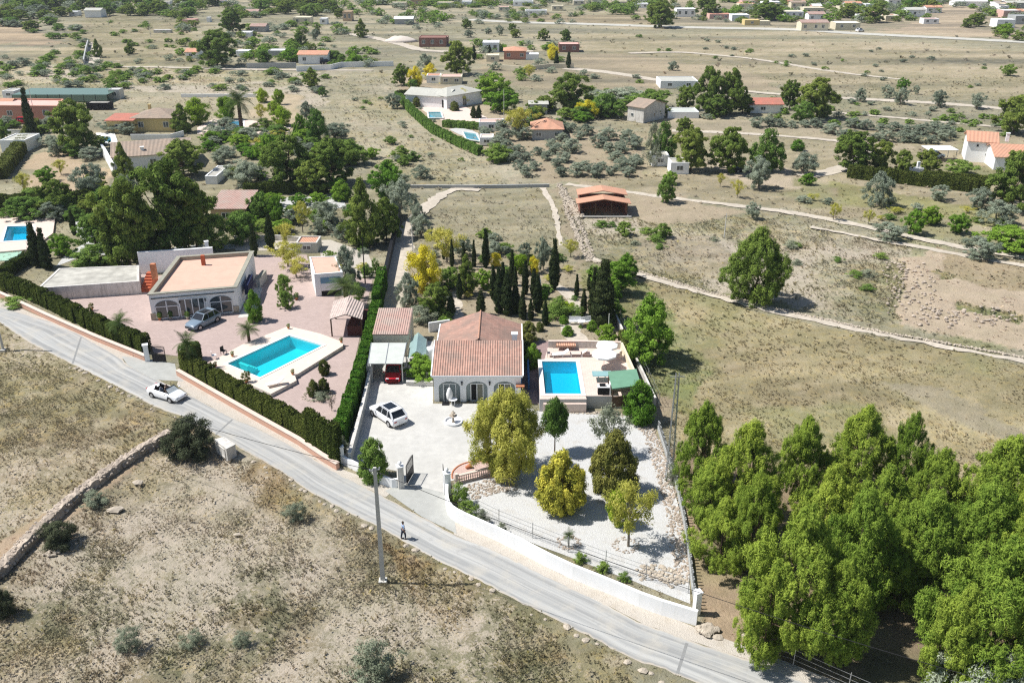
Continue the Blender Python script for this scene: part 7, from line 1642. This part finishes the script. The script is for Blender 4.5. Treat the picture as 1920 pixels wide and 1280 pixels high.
rows2 = '''
darkpine|320|478|150|300|big dark pine towering behind the tall courtyard wall
darkpine|245|500|110|338|dark pine left of the big one behind the annexe
darkpine|370|470|80|340|dark pine on the right flank of the big one behind the villa
darkpine|270|492|90|410|bronze-tinted pine low behind the annexe
darkpine|345|330|90|262|dark pine over the brown-roofed house
conepine|238|350|40|270|dark conifer in front of the brown-roofed house
olive|240|395|50|330|grey conifer-like tree below the brown-roofed house
darkpine|545|350|100|255|left one of the two broad dark pines in the left middle distance
darkpine|625|345|95|258|right one of the two broad dark pines in the left middle distance
darkpine|590|362|70|300|lighter front tree between the two broad dark pines
mid|650|310|70|265|bushy tree right behind the broad dark pines
conepine|682|460|72|338|tall dark pine beside the dark wall of the dirt drive
darkpine|725|450|56|372|second dark pine beside the dark wall of the dirt drive
olive|748|408|56|335|grey-green tree above the dark pines by the drive
bright|725|365|60|305|bright green tree above the drive in the middle distance
greenball|640|375|38|340|pale green round bush by the white yard in the left middle distance
olive|620|432|52|376|big grey-green olive in the pale garden left of the drive
olive|640|450|30|420|smaller grey-green olive right below the big one
airy|568|436|36|380|light green thin tree in the pale garden
mid|490|412|40|360|dark green tree between the open shelter and the pale garden
bright|520|416|30|366|bright green tree right next to the dark green one in the pale garden
airy|536|462|40|420|yellow-green undergrowth tree beside the low wall
cypress|509|470|18|398|dark cypress behind the flat-roofed villa, right one
cypress|478|480|14|418|dark cypress behind the flat-roofed villa, left one
mid|455|455|60|395|olive-green tree right below the open shelter
mid|400|462|70|400|dark tree under the left edge of the open shelter
cypress|73|500|24|413|leaning tall cypress beside the left edge pool
cypress|90|505|22|428|second cypress right of the one beside the left edge pool
cypress|217|495|14|452|slim cypress left of the annexe
mid|175|500|80|462|dense green bush with pale blossom behind the annexe
bright|120|478|46|440|yellow-green bush beside the pale path
cypress|140|440|12|392|thin green cypress at the pale path end
mid|180|460|60|400|olive-green tree beside the curved pale path
darkpine|112|400|70|338|dark green round tree behind the left edge pool
mid|45|410|70|368|mid green tree left of the dark round one behind the left edge pool
olive|175|372|64|310|grey-green olive in the middle of the sandy orchard
bright|90|340|36|312|bright bush in the sandy orchard
airy|115|328|26|300|small airy tree in the sandy orchard, upper one
airy|48|365|30|325|small brownish tree in the sandy orchard, left one
olive|105|292|30|262|small olive at the top of the sandy orchard
olive|170|298|50|275|silvery shrub left of the brown-roofed house
darkpine|148|285|100|188|big round dark tree between the salmon and the yellow house
mid|140|292|50|265|dark bush under the big round tree
cypress|64|268|20|166|very tall leaning cypress in front of the salmon house
mid|5|262|30|225|dark tree at the left edge above the canopy building
conepine|343|248|42|195|dark conifer right of the yellow villa
lime|372|232|42|185|bright lime-green tree right of the dark conifer
palm|453|242|60|168|tall palm beside the blue pool
lime|428|225|40|180|bright lime-green tree behind the tall palm
lime|530|236|36|200|bright green citrus tree at the front of the lemon orchard
lime|492|192|24|166|bright green tree at the back left of the lemon orchard
lime|523|196|20|166|bright green tree at the back middle of the lemon orchard
lime|515|214|22|190|bright green tree in the middle of the lemon orchard
airy|490|228|24|196|yellowish thin tree in the left of the lemon orchard
olive|470|262|50|238|grey-green bushes in front of the lemon orchard
olive|460|345|62|300|wide grey-green olive left of the broad dark pines
bright|505|305|50|250|fresh green tree left above the broad dark pines
mid|596|268|40|205|green tree at the edge of the central field
olive|628|260|46|230|grey-green tree right of the green one at the central field edge
bright|567|262|24|214|small leafy tree left of the one at the central field edge
olive|575|225|24|190|grey tree above the lemon orchard corner
conepine|585|162|30|127|cone-shaped tree alone below the long white wall
mid|605|180|16|162|small bush below the cone-shaped lone tree
olive|640|205|0|0|skip
conepine|184|107|20|74|dark pointed conifer beside the small white track at upper left
conepine|244|101|20|80|egg-shaped conifer alone in the upper left field
darkpine|408|124|72|58|large round pine in the upper left
darkpine|437|62|58|14|big dark tree at the top left of centre
conepine|563|90|34|58|cone-shaped tree left of the white orange-roofed house
conepine|678|70|24|36|dark slim tree in the upper centre
greenball|664|122|36|100|low bright green tree behind the long white wall
bright|545|116|36|90|bright green tree left of the white orange-roofed house
mid|625|115|40|96|olive bush between the white orange-roofed house and the green tree
mid|495|118|30|92|dark green tree at the left of the blue-grey wall
olive|350|60|14|48|small dark bush in the upper left field
conepine|595|64|16|50|small conical tree in the upper centre left
olive|592|75|14|55|small grey tree near the conical one in the upper centre left
olive|570|60|14|48|little grey tree at the upper centre left
darkpine|857|140|58|78|large eucalyptus-like tree right of the brown brick house
olive|800|132|30|100|grey bare-looking tree left of the eucalyptus-like tree
darkpine|752|160|34|120|dark green tree at the start of the diagonal hedge
yellow|779|165|26|125|yellow tree left of the white orange-roofed block
yellow|808|148|26|121|yellow tree right of the first, behind the block
mid|775|168|22|148|dark small tree under the yellow tree
bright|925|190|64|140|large round green tree right of the grey-roofed villa
bright|945|210|60|168|light green tree in front of the large round one
yellow|867|196|34|168|pale yellow palm-like tree in front of the grey-roofed villa
cypress|888|222|12|198|left clipped dark cypress by the villa terrace
cypress|898|222|12|198|right clipped dark cypress by the villa terrace
golball|782|200|18|182|round bush at the corner of the villa terrace
golball|852|208|20|190|round dark bush at the terrace of the grey-roofed villa
olive|738|202|30|176|grey bush on the central field slope below the long wall
airy|975|258|60|205|yellow-green airy tree right of the street lamp
mid|930|300|60|270|dark green bush at the left end of the olive grove
darkpine|1070|206|78|136|big round pine in the centre right distance
yellow|1099|222|36|188|yellow round tree at the foot of the big round pine
mid|1130|220|70|178|dark green thicket right of the yellow round tree
olive|1170|200|90|165|broad grey-green trees behind the farmhouse
mid|1190|205|60|175|green trees directly behind the farmhouse
darkpine|1285|205|42|160|leftmost pine of the group behind the pale shed
darkpine|1325|212|56|126|tallest pine of the group behind the pale shed
darkpine|1370|214|56|130|pine right of the tallest in the group behind the pale shed
darkpine|1345|218|50|178|front pine of the group behind the pale shed
darkpine|1392|212|46|175|right front pine of the group behind the pale shed
darkpine|1480|205|40|150|left pine of the pair beside the red roof
darkpine|1530|222|72|147|right larger pine of the pair beside the red roof
mid|1505|230|40|190|olive-green tree in front of the pine pair
darkpine|1900|250|74|180|large dark pine at the right edge above the farmhouse
darkpine|1295|320|70|238|left pine of the trio over the parking area
darkpine|1365|322|76|240|middle pine of the trio over the parking area
mid|1432|322|60|246|right tree of the trio over the parking area
mid|1240|300|44|232|leafy tree behind the small white shed
greyshrub|1222|310|30|232|pale silvery bare tree beside the small white shed
darkpine|1282|250|34|220|small pine behind the trio
darkpine|1598|322|84|246|left round pine of the row behind the dark hedge
darkpine|1650|322|50|262|middle round pine of the row behind the dark hedge
darkpine|1690|328|40|280|small round pine of the row behind the dark hedge
darkpine|1738|324|46|280|right round pine of the row behind the dark hedge
darkpine|1895|390|100|285|big round pine at the right edge below the farmhouse
mid|1800|325|50|300|green shrubs under the white farmhouse
olive|1422|352|48|294|big round grey-green olive right of the trio
olive|1505|325|46|285|grey-green olive beside the pale drive
olive|1645|385|50|322|large grey-green tree in the strip below the dark hedge
olive|1762|375|36|348|grey olive below the dark hedge, left one
olive|1840|390|44|352|grey olive below the dark hedge, right one
olive|1872|420|58|376|round grey-green olive at the right by the grass strip
olive|1665|448|54|418|wide grey-green bush on the field track
olive|1834|482|62|446|low wide grey-green bush right on the field track
bright|1890|470|90|425|bright green wide bush at the right edge of the field track
bright|1798|438|36|400|bright green small tree near the right, right one
bright|1712|438|36|392|bright green small tree near the right, left one
bright|1740|420|34|386|bright green tree behind the left small one
airy|1562|412|26|382|small green tree in the strip below the dark hedge
airy|1628|420|20|394|tiny green tree right of the small one in the strip
olive|1410|408|28|378|small olive at the dirt track right of the barn
mid|1248|380|34|330|green tree on the bare ground right of the barn
bright|1256|345|26|320|small green tree behind the one right of the barn
airy|1382|370|24|338|thin young tree above the dirt track
airy|1350|350|16|326|very small young tree above the dirt track
greenball|1495|282|26|262|small bright round bush right of the trio
bright|1512|345|26|325|small green tree by the pale drive
mid|1240|445|34|420|dark low bush in the scrub below the barn
mid|1170|440|30|415|low bush left in the scrub below the barn
olive|1613|190|20|164|small grey-green tree first from the left in the upper right row
olive|1662|184|22|160|small dark tree second from the left in the upper right row
olive|1688|196|26|165|small grey-green tree third from the left in the upper right row
bright|1690|170|22|146|bright small tree behind the third one in the upper right row
olive|1758|200|28|170|round grey-green tree fourth in the upper right row
olive|1831|204|28|174|round grey-green tree fifth in the upper right row
olive|1717|176|12|160|tiny tree between the third and fourth ones in the upper right row
olive|1261|132|18|114|small dark round tree alone in the field left of the right pines
mid|1890|142|26|120|dark bush at the right edge of the brown field
airy|992|148|24|122|small round tree on the pale ground right of the villa
darkpine|1019|76|24|54|dark round tree left of the pair near the far road
darkpine|1061|80|24|55|dark round tree above the brown-red building
cypress|1043|126|10|96|thin dark cypress left in front of the brown-red building
cypress|1066|128|10|96|thin dark cypress right in front of the brown-red building
cypress|889|112|8|84|thin cypress in front of the white house in the centre distance
cypress|918|104|8|84|second thin cypress at the white house in the centre distance
yellow|1035|112|26|84|yellow-green shrub beside the thin cypress pair
darkpine|875|54|20|36|small dark tree left in the row below the far road
olive|878|70|18|56|small dark tree lower left in the row below the far road
olive|916|64|14|52|small dark tree second in the row below the far road
olive|937|66|14|48|small dark tree third in the row below the far road
darkpine|966|70|22|54|dark tree fourth in the row below the far road
darkpine|960|58|18|44|dark tree behind the fourth in the row below the far road
darkpine|1240|52|56|0|big dark pine cluster tree left of the far village, front one
darkpine|1225|45|36|5|big dark pine cluster tree left of the far village, left one
darkpine|1328|32|44|-8|large dark pine above the long pink house in the far village
darkpine|1434|38|50|2|large pine in the middle left of the far village
darkpine|1458|36|30|14|smaller pine right of the large one in the far village
darkpine|1590|34|40|8|dark pine above the cream house by the side road
darkpine|1640|42|44|8|broad pine by the side road of the far village
bright|1715|16|36|-10|bright green tree at the top edge of the far village
darkpine|1830|50|34|24|dark round pine at the bottom of the terraced field
darkpine|1812|52|26|34|smaller dark tree beside the round pine of the terraced field
darkpine|1875|62|30|46|dark bush-like tree in front of the white modern block
bright|1885|66|30|44|green tree left in front of the white modern block
darkpine|1910|76|30|60|dark tree at the right edge under the far road
darkpine|1740|22|26|-4|dark tree above the left of the terraced field
'''
run_rows(rows2)
def scatter(kind, pts, wpx, hpx, label, group, seed=0):
    g = random.Random(seed)
    for (px, pb) in pts: k = g.uniform(.75, 1.25); plant(kind if isinstance(kind, str) else g.choice(kind), px, pb, wpx*k, pb-hpx*k, label, group, small=True if pb < 60 else None)
g = random.Random(5)
# olive grove in rows
P = []
for r in range(7):
    y = 250+r*13+g.uniform(-2, 2)
    for c in range(10):
        x = 905+r*14+c*33*(1-.01*r)+g.uniform(-7, 7)
        if x < 1195 and y > 238 and g.random() > .25: P.append((x, y+g.uniform(-3, 3)))
scatter('olive', P, 30, 20, 'one of the grey-green olives in the dense grove between the salmon-roofed house and the sheds', 'olives of the dense grove', 1)
scatter('olive', [(1560+i*26+g.uniform(-6,6), 252+g.uniform(-3,10)+i*1.6) for i in range(9)]+[(1600+i*25, 240+i*2+g.uniform(-2,4)) for i in range(8)]+[(1420+i*22, 240+g.uniform(-4,6)) for i in range(6)], 28, 18, 'one of the small grey-green olives in the rows left of the white farmhouse', 'olives in rows left of the white farmhouse', 2)
def belt(kinds, poly, n, w, h, label, group, seed, mass=False):
    mass = seed >= 60 or seed in (7,8,9,10,11,12,6,33,34,35,47,48,50,52,13,36)
    g = random.Random(seed); xs = [p[0] for p in poly]; ys = [p[1] for p in poly]; pts = []
    while len(pts) < n:
        x, y = g.uniform(min(xs), max(xs)), g.uniform(min(ys), max(ys))
        if inpoly(np.array([x]), np.array([y]), poly)[0]: pts.append((x, y))
    if mass:
        for (px, pb) in pts: k = g.uniform(.75, 1.3); MASS.append((g.choice(kinds), *W(px, pb), w*k/S(pb), HT(pb, pb-h*k)))
        return
    scatter(kinds, sorted(pts, key=lambda p: p[1]), w, h, label, group, seed)
belt(['darkpine','darkpine','mid'], [(-20,2),(330,2),(300,34),(230,32),(60,24),(60,45),(-20,48)], 48, 30, 22, 'one of the dark trees crowding the belt along the top left', 'dark trees of the top left belt', 3)
belt(['darkpine','mid'], [(330,5),(420,8),(400,36),(330,36)], 9, 26, 20, 'one of the dark trees left of the big dark tree at the top', 'dark trees at the top left of centre', 4)
belt(['darkpine','mid'], [(490,8),(640,14),(640,36),(560,30),(495,38)], 18, 26, 20, 'one of the dark trees around the cream house at the top centre left', 'dark trees around the cream house', 5)
belt(['mid','olive','bright'], [(700,24),(840,30),(830,50),(715,46)], 18, 20, 12, 'one of the small trees around the long white-roofed shed at the top centre', 'small trees around the white-roofed shed', 6)
belt(['mid','olive','darkpine'], [(660,2),(960,2),(960,16),(880,34),(960,34),(960,20),(660,14)], 26, 22, 10, 'one of the small trees along the top edge in the centre', 'small trees along the top edge', 7)
belt(['mid','olive'], [(880,26),(1090,28),(1080,36),(880,35)], 18, 16, 10, 'one of the low trees along the far road right of centre', 'low trees along the far road', 8)
belt(['mid','darkpine'], [(1110,12),(1215,14),(1210,32),(1160,30),(1110,22)], 12, 22, 14, 'one of the green trees left of the big dark pines of the far village', 'green trees left of the far village', 9)
belt(['mid','darkpine','olive','bright'], [(1260,4),(1620,4),(1600,48),(1260,44)], 46, 20, 12, 'one of the small trees between the houses of the far village', 'small trees in the far village', 10)
belt(['mid','darkpine','olive'], [(1620,4),(1760,4),(1740,48),(1640,46)], 16, 22, 13, 'one of the small trees above the terraced field in the far village', 'small trees above the terraced field', 11)
belt(['mid','darkpine','olive'], [(1850,8),(1930,8),(1930,60),(1890,52),(1850,30)], 14, 20, 12, 'one of the small trees around the houses at the far right', 'small trees at the far right', 12)
belt(['mid','olive','bright'], [(440,78),(560,80),(640,100),(640,118),(500,108),(440,100)], 16, 24, 14, 'one of the small trees behind the long walls in the upper left', 'small trees behind the long walls', 13)
belt(['olive','mid'], [(1105,175),(1230,185),(1225,205),(1110,200)], 12, 30, 18, 'one of the grey-green trees in the thicket around the farmhouse', 'grey-green thicket at the farmhouse', 14)
belt(['olive','shrub','mid'], [(20,120),(215,130),(240,165),(150,165),(20,160)], 22, 24, 12, 'one of the scrubby bushes on the slope above the salmon house', 'scrubby bushes above the salmon house', 15)
belt(['olive','mid'], [(560,240),(760,270),(790,330),(640,310),(560,280)], 9, 26, 13, 'one of the scattered bushes on the left side of the central field', 'scattered bushes on the central field', 16)
belt(['mid','olive','bright'], [(480,290),(700,350),(700,400),(480,410)], 14, 34, 22, 'one of the garden bushes around the pale yard in the left middle distance', 'garden bushes of the pale yard', 17)
belt(['olive','shrub'], [(620,150),(760,180),(900,300),(760,330),(650,240)], 16, 12, 5, 'one of the small weeds dotting the central field', 'weeds on the central field', 18)
belt(['shrub','olive'], [(1120,62),(1900,105),(1880,180),(1400,120),(1120,80)], 34, 12, 5, 'one of the low dark tufts on the wide brown field', 'tufts on the brown field', 19)
belt(['shrub','greyshrub'], [(1120,420),(1680,480),(1660,560),(1260,500)], 20, 24, 9, 'one of the low grey bushes in the scrub behind the lone pine', 'low bushes in the scrub', 20)
belt(['shrub','olive','mid'], [(60,55),(160,45),(160,95),(130,90),(60,60)], 14, 20, 9, 'one of the bushes on the bank beside the bare fields at the top left', 'bushes on the bank at top left', 21)
belt(['olive','mid'], [(960,230),(1050,236),(1060,252),(960,250)], 8, 30, 18, 'one of the grey-green trees in front of the salmon-roofed house', 'trees at the salmon-roofed house', 22)
belt(['mid','olive','airy'], [(420,238),(560,250),(560,290),(420,290)], 12, 34, 18, 'one of the garden trees between the blue pool and the broad dark pines', 'garden trees below the blue pool', 23)
belt(['mid','olive','airy'], [(770,500),(1110,500),(1120,560),(780,560)], 14, 22, 10, 'one of the small shrubs dotting the rear garden', 'small shrubs of the rear garden', 24)
belt(['mid','olive','airy'], [(590,455),(700,470),(690,540),(640,545)], 8, 20, 12, 'one of the small shrubs in the pale yard above the tiled shelter', 'small shrubs of the pale yard', 25)

belt(['mid','olive','darkpine','bright'], [(0,225),(200,240),(440,250),(620,260),(680,330),(500,300),(430,350),(390,250),(210,262),(190,300),(0,250)], 26, 34, 19, 'one of the assorted garden trees filling the plots around the yellow villa', 'garden trees around the yellow villa', 31)
belt(['olive','mid','shrub'], [(230,130),(600,140),(610,178),(230,165)], 34, 20, 9, 'one of the grey-green bushes on the rough ground above the yellow villa', 'bushes above the yellow villa', 32)
belt(['olive','mid','shrub'], [(40,100),(600,60),(740,100),(730,125),(200,122)], 30, 18, 8, 'one of the low bushes in the rough upper left fields', 'bushes of the upper left fields', 33)
belt(['mid','darkpine','olive'], [(660,14),(1100,10),(1240,10),(1240,2),(660,2)], 40, 22, 9, 'one of the trees strung out along the horizon side in the centre', 'trees strung out at the top centre', 34)
belt(['mid','darkpine','olive','bright'], [(1260,2),(1920,2),(1920,30),(1700,16),(1600,30),(1260,34)], 60, 18, 10, 'one of the little trees packed among the far village gardens', 'little trees of the far village gardens', 35)
belt(['mid','olive'], [(870,120),(1090,134),(1120,175),(900,150)], 12, 22, 12, 'one of the shrubs on the pale ground right of the grey-roofed villa', 'shrubs right of the grey-roofed villa', 36)
belt(['olive','shrub'], [(1060,130),(1240,150),(1560,190),(1900,215),(1900,240),(1500,215),(1150,170)], 26, 16, 7, 'one of the weeds and saplings beside the upper right tracks', 'saplings at the upper right tracks', 37)
belt(['olive','airy','mid'], [(1300,345),(1900,400),(1900,470),(1500,400),(1300,370)], 16, 22, 11, 'one of the young shrubs in the strip below the dark hedge', 'young shrubs below the dark hedge', 38)
belt(['mid','darkpine','olive'], [(60,380),(200,370),(260,440),(200,470),(120,440)], 9, 44, 30, 'one of the garden trees between the left edge pool and the big dark pine', 'garden trees right of the left edge pool', 39)
belt(['bright','mid','olive'], [(440,395),(610,400),(620,445),(440,445)], 14, 34, 22, 'one of the leafy garden shrubs above the low pale wall', 'leafy shrubs above the low wall', 40)

belt(['bright','mid','shrub'], [(785,560),(850,600),(850,640),(800,640)], 7, 24, 14, 'one of the leafy shrubs packed behind the left half of the white villa', 'shrubs behind the left half of the villa', 41)
belt(['shrub','greenball','golball'], [(1000,560),(1110,560),(1120,640),(1010,640)], 9, 13, 8, 'one of the little garden shrubs around the curving pale path', 'little shrubs around the curving path', 42)
belt(['olive','mid'], [(820,440),(1080,440),(1090,500),(800,500)], 14, 22, 14, 'one of the grey-green shrubs at the back of the rear garden', 'grey-green shrubs at the back of the rear garden', 43)
belt(['mid','olive','bright'], [(690,290),(790,300),(790,350),(730,350)], 8, 30, 20, 'one of the bushes at the top end of the dirt drive', 'bushes at the top of the dirt drive', 44)
belt(['mid','olive','bright'], [(380,250),(640,250),(640,300),(380,290)], 14, 36, 20, 'one of the leafy garden trees between the pool and the brown-roofed house', 'leafy trees right of the brown-roofed house', 45)
belt(['mid','darkpine'], [(20,395),(180,350),(210,390),(60,415)], 8, 44, 30, 'one of the dark leafy trees lining the back of the left edge pool', 'dark leafy trees behind the left edge pool', 46)

belt(['mid','darkpine','olive'], [(330,40),(700,45),(720,60),(640,80),(560,72),(450,72),(330,75)], 26, 22, 11, 'one of the trees between the far houses in the upper left of centre', 'trees between the far upper left houses', 47)
belt(['mid','darkpine','olive','bright'], [(870,80),(1090,84),(1080,126),(930,126),(870,100)], 22, 20, 12, 'one of the garden trees around the salmon house in the centre distance', 'garden trees at the centre distance salmon house', 48)
belt(['mid','olive','darkpine'], [(0,20),(150,30),(60,60),(0,52)], 16, 30, 16, 'one of the dark bushy trees in the top left corner', 'bushy trees of the top left corner', 49)
belt(['mid','olive','darkpine'], [(700,28),(1240,34),(1240,40),(700,60)], 26, 16, 8, 'one of the small trees dotted along the near side of the far road', 'small trees dotted along the far road', 50)
belt(['mid','darkpine','bright'], [(950,175),(1250,195),(1240,235),(960,235)], 16, 34, 22, 'one of the leafy trees filling the ground around the farmhouse and round pine', 'leafy trees around the round pine', 51)
belt(['mid','darkpine','olive'], [(1560,6),(1920,10),(1920,76),(1850,70),(1880,40),(1700,30),(1640,50),(1560,40)], 30, 18, 11, 'one of the dark little trees among the houses right of the side road', 'dark little trees right of the side road', 52)

run_rows('''
cypress|925|560|15|498|cypress just left of the dense clump behind the villa, at its back
cypress|943|556|14|492|cypress at the back of the dense clump behind the villa, second from left
cypress|985|552|13|488|cypress behind the dense clump on its right side
cypress|1001|560|14|500|cypress at the back left of the satellite dish
cypress|1022|610|12|560|slim cypress between the olive-green bush and the curving path
cypress|1094|590|13|540|slim cypress near the upper end of the curved garden path
cypress|1120|560|13|505|cypress behind the thick dark cypress pair
cypress|870|505|10|455|thin cypress between the yellow tree and the tall slim cypress
cypress|862|560|12|512|small cypress left of the dark pine behind the villa
greenball|1020|560|18|542|small round green bush left of the curved path
greenball|1110|620|20|600|small round green bush in front of the thick dark cypress
golball|1012|620|18|603|little olive-green bush beside the dusky passage
bright|905|540|34|505|fresh green bush in the middle of the rear garden
mid|845|540|40|500|green bush behind the yellow flowering tree
lime|1062|585|34|566|bright green low bush inside the curving path
yellow|930|500|22|474|yellow-green bush at the back of the rear garden
olive|985|490|26|456|grey-green bush behind the bright green one at the back
mid|1150|600|40|560|dark green bush behind the meadow wall
''')

for i, (kd, poly, n, w, h) in enumerate([
 (['mid','darkpine','olive'], [(-40,-2),(340,-2),(420,6),(340,40),(200,22),(60,20),(-40,44)], 90, 26, 13),
 (['mid','darkpine','olive'], [(420,-2),(700,-2),(700,30),(560,30),(430,40)], 70, 20, 10),
 (['mid','olive','darkpine'], [(700,-2),(1240,-2),(1240,14),(960,26),(700,24)], 90, 18, 8),
 (['olive','mid','shrub'], [(-40,100),(160,96),(240,130),(620,132),(620,150),(240,160),(-40,165)], 90, 18, 8),
 (['mid','olive','darkpine','bright'], [(340,84),(640,92),(760,118),(740,126),(460,120),(340,120)], 40, 20, 12),
 (['mid','olive','darkpine'], [(1340,-2),(1960,-2),(1960,26),(1860,10),(1740,10),(1640,40),(1340,46)], 110, 16, 8),
 (['olive','shrub','mid'], [(200,36),(620,70),(640,90),(360,96),(200,90)], 40, 13, 6),
 (['olive','shrub','mid'], [(1060,165),(1260,190),(1960,225),(1960,262),(1560,235),(1100,215)], 60, 18, 9)]):
    belt(kd, poly, n, w, h, '', '', 60+i)
build_mass()
# ---------------- ground last: it needs to know what is paved and where pools are let in ----------------
PAVED.append([tuple(p) for p in WL(ROAD_UP)]+[tuple(p) for p in WL(ROAD_LO)[::-1]])
build_ground([grow(POOLB, 1.06), grow([W(a, b, .25) for a, b in ((6,453),(62,450),(60,424),(14,425))], 1.05), grow([W(a, b, .1) for a, b in ((412,243),(455,243),(455,228),(416,228))], 1.05), grow([W(a, b, .1) for a, b in ((190,266),(209,266),(207,257),(190,257))], 1.05)])
scrub()
# ---------------- air ----------------
hz = MB(); hz.box(-1100, 1100, -40, 1500, -1.5, 46); ho = hz.build('haze', bpy.data.materials.new('haze_air')); ho['kind'] = 'stuff'
hm = ho.data.materials[0]; hm.use_nodes = True; t_ = hm.node_tree; t_.nodes.remove(t_.nodes['Principled BSDF']); pv_ = t_.nodes.new('ShaderNodeVolumePrincipled')
pv_.inputs['Color'].default_value = (.80, .86, .95, 1); pv_.inputs['Density'].default_value = .00013; pv_.inputs['Anisotropy'].default_value = .2; t_.links.new(pv_.outputs[0], t_.nodes['Material Output'].inputs['Volume'])
